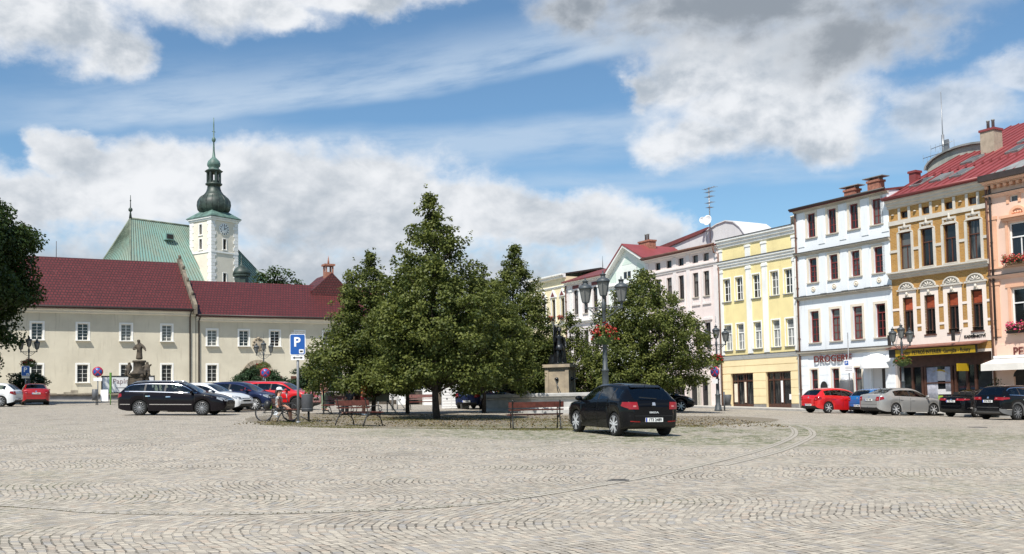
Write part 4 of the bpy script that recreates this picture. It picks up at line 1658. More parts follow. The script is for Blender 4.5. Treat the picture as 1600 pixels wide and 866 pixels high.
def church():
    t = thing('church_tower', 'white church tower with corner stones, clock and dark green copper onion dome', 'church tower', (-44.1, 150, 0), radians(55))
    s = 4.9
    m = MB()
    rh = [(2.15, 2.75, 25.0, 26.5), (2.15, 2.75, 19.9, 21.4)]
    wall_sheet(m, 0, s, 0, 29.4, rh, 0, 0, None, .35)
    # left face, built by swapping axes
    lf = MB()
    wall_sheet(lf, 0, s, 0, 29.4, [(2.1, 2.75, 27.2, 28.7), (2.1, 2.75, 25.0, 26.5)], 0, 0, None, .35)
    k = len(m.v)
    m.v += [(y, x, z) for x, y, z in lf.v]
    m.f += [tuple(k + i for i in f[::-1]) for f in lf.f]
    m.mi += lf.mi
    m.sm += lf.sm
    m.quad([(s, 0, 0), (s, s, 0), (s, s, 29.4), (s, 0, 29.4)])
    m.quad([(0, s, 0), (s, s, 0), (s, s, 29.4), (0, s, 29.4)])
    m.build('wall', M_tower, t)
    m = MB()
    z = 1.0
    i = 0
    while z < 29.1:
        w = .62 if i % 2 else .85
        w2 = .85 if i % 2 else .62
        for cx, cy, dx, dy in ((0, 0, 1, 1), (s, 0, -1, 1), (0, s, 1, -1)):
            a, b = sorted((cx - dx * .06, cx + dx * w))
            c, d = sorted((cy - dy * .06, cy + dy * w2))
            m.box(a, b, c, d, z + .02, z + .50)
        z += .52
        i += 1
    m.box(-.10, s + .1, -.10, s + .1, 24.35, 24.6)
    for e, (z0, z1) in enumerate(((29.2, 29.45), (29.455, 29.7))):
        o = .16 + .16 * e
        m.box(-o, s + o, -o, s + o, z0, z1)
    m.build('white_quoin', M_quoin, t)
    for (x, y, rot, zz) in ((2.45, 0, 0, 25.0), (2.45, 0, 0, 19.9), (0, 2.42, -pi / 2, 27.2), (0, 2.42, -pi / 2, 25.0)):
        f = MB()
        f.box(-.42, -.3, -.05, .05, -.1, 1.6)
        f.box(.3, .42, -.05, .05, -.1, 1.6)
        f.box(-.3, .3, -.05, .05, 1.5, 1.6)
        f.box(-.5, .5, -.12, .02, -.22, -.1)
        w = f.build('window', M_quoin, t, (x, y, zz), rot)
        f = MB()
        f.box(-.32, .32, .26, .3, 0, 1.5)
        for j in range(5):
            f.box(-.3, .3, .2, .26, .1 + j * .28, .18 + j * .28)
        f.build('louvre', M_dark, w)
    # clock
    c = MB()
    c.lathe([(.001, .05), (.86, .05), (.92, .02), (.92, -.02)], 28, (0, 0, 0))
    ck = c.build('clock', mat('clock_face', (.80, .80, .78), .5), t, (2.35, -.03, 27.95))
    ck.rotation_euler = (pi / 2, 0, 0)
    c = MB()
    for k in range(12):
        a = 2 * pi * k / 12
        c.obox((cos(a) * .68, sin(a) * .68, .06), Vector((cos(a), sin(a), 0)) * .14, Vector((-sin(a), cos(a), 0)) * .055, (0, 0, .008))
    for a, l, w in ((radians(90), .62, .04), (radians(30), .42, .055)):
        c.obox(Vector((cos(a), sin(a), 0)) * l * .45 + Vector((0, 0, .075)), Vector((cos(a), sin(a), 0)) * l * .55, Vector((-sin(a), cos(a), 0)) * w, (0, 0, .006))
    c.build('clock_numerals', M_letterk, ck)
    c0 = s / 2
    r = MB()
    q = pi / 4
    rt2 = sqrt(2)
    r.lathe([((c0 + .42) * rt2, 29.68), ((c0 + .44) * rt2, 29.78), (2.35 * rt2, 30.2), (1.55 * rt2, 30.85), (1.5 * rt2, 30.95)], 4, (c0, c0, 0), 0, False, q)
    sk = r.build('tower_skirt_roof', M_copmid, t)
    r = MB()
    r.lathe([(1.7, 30.6), (2.05, 30.8), (2.4, 31.3), (2.5, 31.9), (2.42, 32.5), (2.1, 33.0), (1.72, 33.25), (1.74, 33.4), (1.45, 33.6), (1.15, 34.0), (.98, 34.5), (.95, 34.9), (1.22, 35.0), (1.26, 35.25), (1.05, 35.3)], 8, (c0, c0, 0), 0, True)
    for k in range(16):
        a = 2 * pi * k / 16
        r.tube([(c0 + cos(a) * p, c0 + sin(a) * p, z_) for p, z_ in ((1.95, 30.7), (2.38, 31.2), (2.5, 31.9), (2.42, 32.5), (2.1, 33.0), (1.74, 33.3))], .035, 4)
    r.build('onion_dome', M_copdark, t)
    r = MB()
    for k in range(8):
        a = 2 * pi * (k + .5) / 8
        r.obox((c0 + cos(a) * .95, c0 + sin(a) * .95, 36.15), Vector((cos(a), sin(a), 0)) * .12, Vector((-sin(a), cos(a), 0)) * .15, (0, 0, .85))
    r.lathe([(1.05, 36.85), (1.3, 37.05), (1.36, 37.15), (1.3, 37.2)], 8, (c0, c0, 0), 0, False)
    r.lathe([(.95, 35.28), (.95, 35.6)], 8, (c0, c0, 0), 0, False)
    r.build('lantern', M_copdark, t)
    r = MB()
    r.lathe([(1.25, 37.2), (.8, 37.55), (.72, 37.65), (.95, 37.9), (1.0, 38.25), (.85, 38.7), (.5, 39.05), (.26, 39.3), (.15, 40.2), (.10, 41.6), (.24, 41.75), (.30, 42.0), (.24, 42.25), (.09, 42.4), (.09, 44.2), (.05, 45.4)], 8, (c0, c0, 0), 0, True)
    r.box(c0 - .3, c0 + .3, c0 - .03, c0 + .03, 43.2, 43.28)
    r.build('spire', M_copmid, t)

    # nave: big patinated roof behind the manor
    A = Vector((-55.3, 148, 29.2))
    d = Vector((cos(radians(50)), sin(radians(50)), 0))
    n = Vector((d.y, -d.x, 0))
    ez, hw, Lr = 15.2, 9.0, 15.0
    B = A + d * Lr
    down = Vector((0, 0, ez - 29.2))
    e1, e2 = A - d * 5 + n * hw + down, B + d * 9 + n * hw + down
    e3, e4 = B + d * 9 - n * hw + down, A - d * 5 - n * hw + down
    t = thing('church', 'church nave with a huge light green copper roof rising behind the manor', 'church', (-50, 153, 0), 0)
    off = Vector((50, -153, 0))
    A, B, e1, e2, e3, e4 = [p + off for p in (A, B, e1, e2, e3, e4)]
    m = MB()
    for a, b in ((e1, e2), (e2, e3), (e3, e4), (e4, e1)):
        i_ = .94
        a, b = Vector((a.x * i_, a.y * i_, 15.1)), Vector((b.x * i_, b.y * i_, 15.1))
        m.quad([(a.x, a.y, 0), (b.x, b.y, 0), b, a])
    m.build('wall', M_tower, t)
    m = MB()
    m.quad([e1, e2, B, A])
    m.quad([e3, e4, A, B])
    m.quad([e4, e1, A])
    m.quad([e2, e3, B])
    rf = m.build('roof', M_copper, t)
    m = MB()
    seams(m, e1, e2, A, B, 46, 0, .05)
    seams(m, e4, e1, A, A + Vector((.01, 0, 0)), 16, 0, .05)
    m.tube([A, B], .16, 6)
    m.tube([A, e1], .13, 6)
    m.tube([A, e4], .13, 6)
    m.tube([B, e2], .13, 6)
    m.build('roof_seam', M_rust, rf)
    m = MB()
    m.tube([A, A + Vector((0, 0, .9)), A + Vector((0, 0, 3.4))], [.22, .10, .04], 6)
    m.ball(A + Vector((0, 0, 1.25)), .32, 0, 8)
    m.ball(A + Vector((0, 0, 2.6)), .12, 0, 6)
    m.build('roof_finial', M_copdark, rf)
    # small dormers on the near slope
    sl = (A - e1 + d * 0)
    for f, g in ((.55, .42), (.33, .80), (.1, .35)):
        p = e1.lerp(e2, f).lerp(A.lerp(B, f), g)
        m = MB()
        m.obox(p + n * .1 + Vector((0, 0, .35)), d * .7, n * .6, (0, 0, .5))
        m.obox(p + n * .75 + Vector((0, 0, .35)), d * .5, n * .02, (0, 0, .32), 1)
        m.build('roof_dormer', [M_copper, M_dark], rf)
    # low side chapel roof, left
    t2 = thing('chapel_roof', 'low green copper roof just showing over the manor ridge left of the nave', 'roof', (-66, 150, 0), 0)
    m = MB()
    m.quad([(-6, -3, 17), (11, -5, 17), (11, 1, 23.6), (-4, 3, 22.2)])
    m.quad([(11, 7, 17), (-6, 9, 17), (-4, 3, 22.2), (11, 1, 23.6)])
    m.quad([(-6, 9, 17), (-6, -3, 17), (-4, 3, 22.2)])
    m.quad([(11, -5, 17), (11, 7, 17), (11, 1, 23.6)])
    m.quad([(-6, -3, 10), (11, -5, 10), (11, -5, 17), (-6, -3, 17)])
    m.build('roof_sheet', M_copper, t2)
    t3 = thing('roof_turret', 'small dark turret with a cap beside the church tower', 'turret', (-38.6, 146, 0), 0)
    m = MB()
    m.lathe([(1.0, 14), (1.0, 20.0), (1.25, 20.1), (1.25, 20.35)], 8, (0, 0, 0), 0, False)
    m.build('turret_drum', M_copdark, t3)
    m = MB()
    m.lathe([(1.3, 20.35), (1.2, 20.8), (.85, 21.3), (.4, 21.6), (.12, 21.9), (.1, 22.6), (.02, 23.2)], 8, (0, 0, 0), 0, True)
    m.build('turret_cap', M_copdark, t3)


church()

# ------------------------------------------------------------------ trees
def leaf_mat(name, c_lo, c_hi, trans=.25):
    m = bpy.data.materials.new(name)
    m.use_nodes = True
    t = NT(m.node_tree)
    b = m.node_tree.nodes['Principled BSDF']
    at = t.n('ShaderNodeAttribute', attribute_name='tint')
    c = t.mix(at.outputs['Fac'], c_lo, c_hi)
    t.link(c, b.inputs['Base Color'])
    b.inputs['Roughness'].default_value = .5
    b.inputs['Specular IOR Level'].default_value = .2
    tr = t.n('ShaderNodeBsdfTranslucent')
    t.link(t.mix(.5, c, (.20, .26, .03)), tr.inputs['Color'])
    mx = t.n('ShaderNodeMixShader')
    mx.inputs[0].default_value = trans
    t.link(b.outputs[0], mx.inputs[1])
    t.link(tr.outputs[0], mx.inputs[2])
    t.link(mx.outputs[0], m.node_tree.nodes['Material Output'].inputs['Surface'])
    return m


M_linden = leaf_mat('linden_leaves', (.022, .040, .010), (.175, .192, .048))
M_chest = leaf_mat('dark_leaves', (.012, .026, .008), (.052, .085, .022), .15)
M_yew = leaf_mat('yew_needles', (.012, .028, .012), (.035, .065, .025), .1)
M_grass = leaf_mat('grass_blades', (.07, .075, .02), (.20, .175, .06), .2)
M_bark = mat('bark_dark', (.045, .034, .026), .9, var=.4, scale=12, bump=.6, bscale=30)


def leaves(mb_v, mb_f, tint, p, nrm, size, rng, tv):
    """one pointed leaf: a folded four-vertex blade"""
    a = Vector((rng.gauss(0, 1), rng.gauss(0, 1), rng.gauss(-.35, .8)))
    n = (nrm * .8 + Vector((rng.gauss(0, .6), rng.gauss(0, .6), rng.gauss(.35, .6))))
    if n.length < 1e-3 or a.length < 1e-3:
        return
    n.normalize()
    a = (a - n * a.dot(n))
    if a.length < 1e-3:
        return
    a.normalize()
    b = n.cross(a)
    l, w = size * rng.uniform(.7, 1.25), size * rng.uniform(.36, .55)
    k = len(mb_v)
    mb_v += [p - a * l * .5, p + b * w + n * size * .08, p + a * l * .55, p - b * w + n * size * .08]
    mb_f.append((k, k + 1, k + 2, k + 3))
    tint.append(tv)


def foliage(name, parent, clumps, per, size, m, seed, spread=1.0, inner=.15, flat=.75):
    rng = random.Random(seed)
    V, F, T = [], [], []
    for c, r, tb, out in clumps:
        k = int(per * (r / .5) ** 2)
        for _ in range(k):
            d = Vector((rng.gauss(0, 1), rng.gauss(0, 1), rng.gauss(0, 1)))
            d.normalize()
            rad = r * (rng.random() ** .45) * spread
            p = c + Vector((d.x, d.y, d.z * flat)) * rad
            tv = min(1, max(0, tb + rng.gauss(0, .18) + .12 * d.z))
            leaves(V, F, T, p, (d * .6 + out * .4 + Vector((0, 0, .3))), size, rng, tv)
    me = bpy.data.meshes.new(name)
    me.from_pydata([tuple(v) for v in V], [], F)
    at = me.attributes.new('tint', 'FLOAT', 'FACE')
    at.data.foreach_set('value', T)
    me.materials.append(m)
    return link(name, me, parent)


PINE = [(0, .76), (.05, .98), (.24, 1.0), (.41, .83), (.58, .63), (.75, .46), (.88, .17), (1, .02)]
FULL = [(0, .78), (.08, .98), (.3, 1.0), (.5, .86), (.68, .68), (.83, .45), (.93, .2), (1, .04)]


def lin(pts, x):
    for (x0, y0), (x1, y1) in zip(pts, pts[1:]):
        if x <= x1:
            return y0 + (y1 - y0) * (x - x0) / (x1 - x0)
    return pts[-1][1]


def linden(label, x, y, h, r, zb, seed, shape=1.0, lean=(0, 0), group='lindens on the square', trunk_r=.15, per=120, leaf=.112, n=None, mleaf=None, irregular=.25, bulge=.25):
    """tapered trunk, limbs and a pyramidal crown of leaf clumps with gaps"""
    rng = random.Random(seed)
    z0 = gz(x, y)
    t = thing('linden_tree', label, 'tree', (x, y, z0 - .05), rng.uniform(0, 6.28) * 0, group)
    tr = MB()
    pts = [Vector((lean[0] * f, lean[1] * f, h * .93 * f)) + Vector((rng.gauss(0, .04), rng.gauss(0, .04), 0)) * (f > 0) for f in [i / 9 for i in range(10)]]
    tr.tube(pts, [trunk_r * (1.25 - .1 * (i > 0)) * (1 - .92 * i / 9) + .008 for i in range(10)], 9)
    lobes = [(rng.uniform(0, 2 * pi), rng.uniform(.1, irregular), rng.uniform(1.5, 3.2)) for _ in range(4)]

    ph0 = rng.uniform(0, 6)

    def R(f, a):
        """crown radius at height fraction f, bearing a"""
        base = lin(PINE if shape > .45 else FULL, f)
        k = 1 + sum(am * cos(a * (1 + i_) + ph + f * fr * 2) for i_, (ph, am, fr) in enumerate(lobes)) * .5 + .10 * sin(f * 21 + 2.2 * sin(a + ph0))
        return r * base * k
    clumps = []
    hc = h - zb
    n = n or int(720 * (h / 9) * (r / 2.5) ** 1.4)
    tips = []
    holes = []
    for _ in range(6):
        f = rng.uniform(.05, .72)
        a = rng.uniform(0, 2 * pi)
        rr = R(f, a) * rng.uniform(.75, 1.05)
        holes.append((Vector((cos(a) * rr, sin(a) * rr, zb + f * hc)), rng.uniform(.3, .62)))
    for i in range(n):
        f = rng.random()
        while rng.random() > .12 + lin(PINE if shape > .45 else FULL, f):
            f = rng.random()
        f = min(.985, f)
        a = rng.uniform(0, 2 * pi)
        rr = R(f, a)
        q = rng.random() ** .42
        if rng.random() < .08:
            q *= 1.16
        p = Vector((cos(a) * rr * q + lean[0] * (zb + f * hc) / h, sin(a) * rr * q + lean[1] * (zb + f * hc) / h, zb + f * hc + rng.gauss(0, .12)))
        if any((p - hp).length < hr for hp, hr in holes):
            continue
        cr = rng.uniform(.26, .56) * (.55 + .45 * (1 - f)) * (.75 + .25 * r / 2.5)
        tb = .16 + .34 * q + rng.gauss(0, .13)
        clumps.append((p, cr, tb, Vector((cos(a), sin(a), .5)).normalized()))
        if rng.random() < .10:
            tips.append(p)
        # upright tufts that break the outline
        if q > .8 and rng.random() < .30:
            up = p + Vector((cos(a) * .12, sin(a) * .12, cr * rng.uniform(.9, 1.7)))
            clumps.append((up, cr * .45, tb + .12, Vector((cos(a), sin(a), .8)).normalized()))
    for k in range(6):
        z = h * (.90 + .10 * k / 5)
        clumps.append((Vector((lean[0] + rng.gauss(0, .05), lean[1] + rng.gauss(0, .05), z)), .25 - .03 * k, .45, Vector((0, 0, 1))))
    for p in tips:
        zz = max(zb * .75, p.z - rng.uniform(.5, 1.1) - .25 * Vector((p.x, p.y)).length)
        f = min(1, zz / (h * .93))
        a = Vector((lean[0] * f, lean[1] * f, zz))
        mid = a.lerp(p, .55) + Vector((0, 0, .12))
        tr.tube([a, mid, p], [trunk_r * .32 * (1 - f * .7) + .012, trunk_r * .18 * (1 - f * .7) + .01, .007], 5)
    tr.build('trunk', M_bark, t)
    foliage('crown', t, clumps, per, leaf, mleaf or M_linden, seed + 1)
    return t


linden('tallest pointed linden with a dark trunk in the middle of the square', -3.03, 40.67, 9.0, 2.75, 1.45, 11, .60, (-.15, 0), trunk_r=.115, bulge=.35)
linden('pointed linden on the left of the tallest tree, nearest the parking sign', -6.35, 46.5, 7.4, 2.9, 1.15, 23, .50, (-.1, 0), trunk_r=.085, bulge=.4)
linden('smaller linden squeezed between the tallest tree and the left one', -5.0, 48.5, 7.5, 1.8, 1.35, 29, .7, (.1, 0), trunk_r=.08)
linden('pointed linden just left of the fountain statue', -.05, 57.5, 9.3, 2.85, 1.3, 37, .50, (.3, 0), trunk_r=.10, bulge=.5)
linden('linden filling the gap right of the tallest tree, behind its crown', -1.45, 50.5, 7.3, 2.55, 1.3, 41, .42, trunk_r=.08, bulge=.4)
linden('bright green broad linden behind the large street lamp and the dark hatchback', 7.25, 54.5, 7.6, 3.1, 1.25, 53, .42, (-.2, 0), trunk_r=.12, bulge=.5, irregular=.4, n=900)
linden('small linden behind the fountain between the statue and the large lamp', 3.35, 58.5, 5.6, 1.75, 1.0, 61, .5, trunk_r=.07)


def broadleaf(name, label, x, y, h, r, zb, seed, m, n=150, per=40, leaf=.22, sq=.8, group=None, z0=None, cat='tree', cmax=1.1):
    rng = random.Random(seed)
    t = thing(name, label, cat, (x, y, (gz(x, y) if z0 is None else z0) - .05), 0, group)
    tr = MB()
    tr.tube([(0, 0, 0), (.1, .05, h * .35), (.05, .1, h * .62), (0, 0, h * .86)], [h * .028, h * .020, h * .012, .03], 9)
    cl = []
    cz = (h + zb) / 2
    hz = (h - zb) / 2
    for i in range(n):
        d = Vector((rng.gauss(0, 1), rng.gauss(0, 1), rng.gauss(0, 1))).normalized()
        q = rng.random() ** .38
        k = 1 + .22 * sin(3 * atan2(d.y, d.x) + seed) + .18 * sin(5 * d.z + seed)
        p = Vector((d.x * r * q * k, d.y * r * q * k, cz + d.z * hz * q))
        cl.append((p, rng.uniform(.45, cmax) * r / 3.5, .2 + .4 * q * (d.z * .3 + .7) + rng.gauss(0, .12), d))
        if i % 6 == 0:
            a = Vector((.07, .07, max(zb * .8, p.z - hz * .6)))
            tr.tube([a, a.lerp(p, .5) + Vector((0, 0, .2)), p], [h * .009, h * .005, .012], 5)
    tr.build('trunk', M_bark, t)
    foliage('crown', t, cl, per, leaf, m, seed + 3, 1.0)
    return t


broadleaf('chestnut_tree', 'large dark broadleaf tree at the left edge in front of the manor', -37.3, 68, 14.6, 4.6, 5.2, 5, M_chest, 520, 60, .21, cmax=1.2)
broadleaf('chestnut_tree', 'second dark tree cut by the left edge, behind the white hatchback', -41.5, 74, 11.5, 4.5, .5, 9, M_chest, 300, 50, .22)
broadleaf('garden_tree', 'distant sparse tree rising over the manor roof between church and chimney', -33.8, 146, 19.6, 4.2, 11, 15, M_chest, 60, 16, .34, z0=1.8)
for i, (x, y, h, r, lb) in enumerate(((-21.9, 86, 3.0, 1.5, 'dark yew bush left of the manor gateway, behind the white saloon'),
                                      (-19.9, 86, 2.6, 1.5, 'dark yew bush directly before the manor gateway'),
                                      (-17.0, 84, 3.3, 1.15, 'dark upright yew right of the gateway plaques'),
                                      (-15.2, 84.5, 3.7, 1.4, 'dark yew half hidden by the left linden'),
                                      (-37.0, 78, 2.4, 1.3, 'dark yew bush under the lamp at the left edge'),
                                      (-24.0, 84.5, 1.4, .9, 'low clipped yew behind the dark estate car'))):
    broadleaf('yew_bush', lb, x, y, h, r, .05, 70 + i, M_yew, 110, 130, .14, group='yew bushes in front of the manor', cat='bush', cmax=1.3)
for i, (x, y, h, r, lb) in enumerate(((-4.5, 84, 5.5, 3.0, 'dark backdrop tree behind the gate pillars'), (-10.5, 88, 7.0, 3.4, 'dark backdrop tree behind the far bench'), (1.5, 80, 5.0, 2.6, 'dark backdrop tree behind the notice board'))):
    broadleaf('garden_tree', lb, x, y, h, r, .3, 90 + i, M_chest, 150, 50, .24, group='garden trees behind the square')

# ------------------------------------------------------------------ cars
M_tyre = mat('tyre_rubber', (.008, .008, .008), .8, var=.3, scale=20)
M_rim = mat('alloy_silver', (.66, .67, .68), .35, metal=.35)
M_rimd = mat('alloy_dark', (.27, .27, .28), .35, metal=.4)
M_trim = mat('black_plastic', (.016, .016, .017), .6)
M_chrome = mat('chrome', (.80, .80, .82), .12, metal=1.0)
M_cabin = mat('cabin_trim', (.030, .029, .029), .85)
M_red_l = mat('tail_lens_red', (.24, .007, .009), .12, spec=.6)
M_rev = mat('reversing_lens_pink', (.42, .16, .15), .12, spec=.6)
M_clear = mat('lamp_lens_clear', (.40, .42, .44), .12, spec=.8, metal=.3)
M_plate = mat('plate_white', (.78, .78, .76), .4)
M_plateb = mat('plate_blue', (.02, .06, .38), .4)


def paint(name, c, metal=0.0, rough=.32):
    return mat(name, c, rough, metal=metal, coat=.42 if max(c) < .1 else .9, spec=.05 if max(c) < .1 else .4, var=.03, scale=.7)


def auto_glass():
    m = bpy.data.materials.new('car_glass')
    m.use_nodes = True
    t = NT(m.node_tree)
    out = m.node_tree.nodes['Material Output']
    m.node_tree.nodes.remove(m.node_tree.nodes['Principled BSDF'])
    tr = t.n('ShaderNodeBsdfTransparent')
    tr.inputs[0].default_value = (.50, .58, .55, 1)
    gl = t.n('ShaderNodeBsdfGlossy')
    gl.inputs['Roughness'].default_value = .02
    gl.inputs['Color'].default_value = (.9, .95, 1, 1)
    fr = t.n('ShaderNodeFresnel')
    fr.inputs[0].default_value = 1.55
    mx = t.n('ShaderNodeMixShader')
    t.link(t.m('ADD', t.m('MULTIPLY', fr.outputs[0], .9), .02), mx.inputs[0])
    t.link(tr.outputs[0], mx.inputs[1])
    t.link(gl.outputs[0], mx.inputs[2])
    t.link(mx.outputs[0], out.inputs['Surface'])
    return m


M_cglass = auto_glass()
from bisect import bisect_right


def interp(pts, x):
    """monotone-ish smooth interpolation through (x, value) points"""
    xs = [p[0] for p in pts]
    if x <= xs[0]:
        return pts[0][1]
    if x >= xs[-1]:
        return pts[-1][1]
    i = bisect_right(xs, x) - 1
    x0, y0 = pts[i]
    x1, y1 = pts[i + 1]
    f = (x - x0) / (x1 - x0)

    def sl(k):
        if k <= 0 or k >= len(pts) - 1:
            return None
        a = (pts[k][1] - pts[k - 1][1]) / (pts[k][0] - pts[k - 1][0])
        b = (pts[k + 1][1] - pts[k][1]) / (pts[k + 1][0] - pts[k][0])
        return 0 if a * b <= 0 else 2 * a * b / (a + b)
    d = (y1 - y0) / (x1 - x0)
    m0 = sl(i)
    m1 = sl(i + 1)
    m0 = d if m0 is None else m0
    m1 = d if m1 is None else m1
    h = x1 - x0
    return ((2 * f ** 3 - 3 * f * f + 1) * y0 + (f ** 3 - 2 * f * f + f) * h * m0 + (-2 * f ** 3 + 3 * f * f) * y1 + (f ** 3 - f * f) * h * m1)


# x runs from the rear bumper (-) to the front bumper (+); top = centre line of the roof and bonnet, belt = shoulder line
SPEC = {
    'hatch': dict(L=4.05, W=1.70, wb=2.47, xr=-1.26, r=.315,
                  top=[(-2.02, .80), (-1.98, .96), (-1.90, 1.03), (-1.50, 1.34), (-1.25, 1.40), (-.5, 1.445), (0, 1.43), (.42, 1.35), (1.12, .985), (1.5, .91), (1.85, .77), (2.0, .62)],
                  belt=[(-2.02, .78), (-1.9, .97), (-1.2, .98), (.2, .93), (1.12, .91), (1.5, .86), (1.85, .73), (2.0, .58)],
                  rear=(-1.93, -1.50), wind=(.42, 1.12), panes=[(-1.50, -1.12), (-1.05, -.28), (-.20, .95)], doors=[(-1.05, -.24), (-.24, .92)]),
    'wagon': dict(L=4.77, W=1.82, wb=2.71, xr=-1.34, r=.325,
                  top=[(-2.38, .78), (-2.33, .98), (-2.25, 1.05), (-1.92, 1.36), (-1.7, 1.43), (-.9, 1.475), (0, 1.47), (.42, 1.40), (1.28, 1.0), (1.75, .93), (2.15, .80), (2.36, .64)],
                  belt=[(-2.38, .76), (-2.25, .99), (-1.3, .985), (.3, .945), (1.28, .93), (1.75, .88), (2.15, .75), (2.36, .60)],
                  rear=(-2.27, -1.90), wind=(.42, 1.28), panes=[(-2.0, -1.18), (-1.10, -.30), (-.22, 1.12)], doors=[(-1.14, -.26), (-.26, 1.05)]),
    'sedan': dict(L=4.55, W=1.80, wb=2.70, xr=-1.35, r=.33,
                  top=[(-2.26, .80), (-2.20, .98), (-2.10, 1.04), (-1.62, 1.06), (-.92, 1.36), (-.55, 1.415), (0, 1.42), (.40, 1.35), (1.18, .99), (1.65, .93), (2.05, .80), (2.26, .62)],
                  belt=[(-2.26, .78), (-2.10, .98), (-1.3, .975), (.3, .93), (1.18, .92), (1.65, .88), (2.05, .75), (2.26, .58)],
                  rear=(-1.60, -.92), wind=(.40, 1.18), panes=[(-1.25, -.30), (-.22, 1.0)], doors=[(-1.08, -.26), (-.26, .98)]),
    'liftback': dict(L=4.57, W=1.77, wb=2.58, xr=-1.22, r=.32,
                     top=[(-2.28, .84), (-2.22, 1.03), (-2.13, 1.10), (-1.90, 1.13), (-1.08, 1.42), (-.6, 1.46), (0, 1.46), (.38, 1.39), (1.18, 1.01), (1.65, .93), (2.08, .80), (2.28, .62)],
                     belt=[(-2.28, .82), (-2.13, 1.04), (-1.3, 1.0), (.3, .95), (1.18, .93), (1.65, .88), (2.08, .75), (2.28, .58)],
                     rear=(-1.88, -1.08), wind=(.38, 1.18), panes=[(-1.30, -.30), (-.22, 1.02)], doors=[(-1.02, -.26), (-.26, .98)]),
    'suv': dict(L=4.40, W=1.85, wb=2.65, xr=-1.30, r=.35,
                top=[(-2.19, .88), (-2.14, 1.08), (-2.06, 1.16), (-1.72, 1.50), (-1.5, 1.57), (-.7, 1.61), (0, 1.60), (.38, 1.53), (1.10, 1.14), (1.55, 1.07), (1.98, .94), (2.18, .72)],
                belt=[(-2.19, .86), (-2.06, 1.10), (-1.2, 1.09), (.3, 1.05), (1.10, 1.04), (1.55, 1.01), (1.98, .88), (2.18, .68)],
                rear=(-2.08, -1.72), wind=(.38, 1.10), panes=[(-1.80, -1.14), (-1.06, -.30), (-.22, .95)], doors=[(-1.06, -.26), (-.26, .94)]),
}


def wheel_mesh(r, w, style, rimm):
    ty = MB()
    ty.lathe([(r * .75, -w / 2), (r * .9, -w / 2), (r * .985, -w * .40), (r, -w * .2), (r, w * .2), (r * .985, w * .40), (r * .9, w / 2), (r * .75, w / 2)], 28)
    rm = MB()
    rm.lathe([(r * .70, w * .46), (r * .77, w * .51), (r * .77, w * .44), (r * .68, w * .30), (r * .68, -w * .3)], 28)
    rm.lathe([(.001, w * .28), (r * .68, w * .15)], 20, m=1)
    n = {'five': 5, 'ten': 10, 'multi': 14, 'seven': 7}[style]
    wd = {'five': .20, 'ten': .09, 'multi': .07, 'seven': .13}[style]
    for k in range(n):
        a = 2 * pi * k / n
        d, e = Vector((cos(a), sin(a), 0)), Vector((-sin(a), cos(a), 0))
        for s in ((-1, 1) if style == 'five' else (0,)):
            o = e * (s * r * .09)
            p, q = d * r * .12 + o * .6 + Vector((0, 0, w * .46)), d * r * .715 + o * 1.5 + Vector((0, 0, w * .45))
            rm.obox((p + q) / 2, (q - p) / 2, e * r * wd * (.36 if style == 'five' else .5), Vector((0, 0, w * .05)))
    rm.lathe([(.001, w * .54), (r * .12, w * .53), (r * .16, w * .46), (r * .16, w * .3)], 12)
    return ty, rm


def project(bvh, pts, d, off, m, mb, back=.012):
    """lay a grid of points onto the body along direction d and give the patch some thickness"""
    d = Vector(d)
    rows = []
    for row in pts:
        out = []
        for p in row:
            p = Vector(p)
            h = bvh.ray_cast(p - d * 3, d)
            if h[0] is None:
                h = bvh.find_nearest(p)
            nn = h[1]
            if nn.dot(d) > 0:
                nn = -nn
            out.append((h[0] + nn * off, h[0] - nn * back))
        rows.append(out)
    for r0, r1 in zip(rows, rows[1:]):
        for j in range(len(r0) - 1):
            mb.quad([r0[j][0], r0[j + 1][0], r1[j + 1][0], r1[j][0]], m, True)
    ring = [rows[0][j] for j in range(len(rows[0]))] + [r[-1] for r in rows[1:]] + [rows[-1][j] for j in range(len(rows[0]) - 2, -1, -1)] + [r[0] for r in rows[-2:0:-1]]
    for a, b in zip(ring, ring[1:] + ring[:1]):
        mb.quad([a[0], b[0], b[1], a[1]], m)


def grid4(a, b, c, d, n=6, k=3):
    a, b, c, d = map(Vector, (a, b, c, d))
    return [[a.lerp(b, i / n).lerp(d.lerp(c, i / n), j / k) for i in range(n + 1)] for j in range(k + 1)]


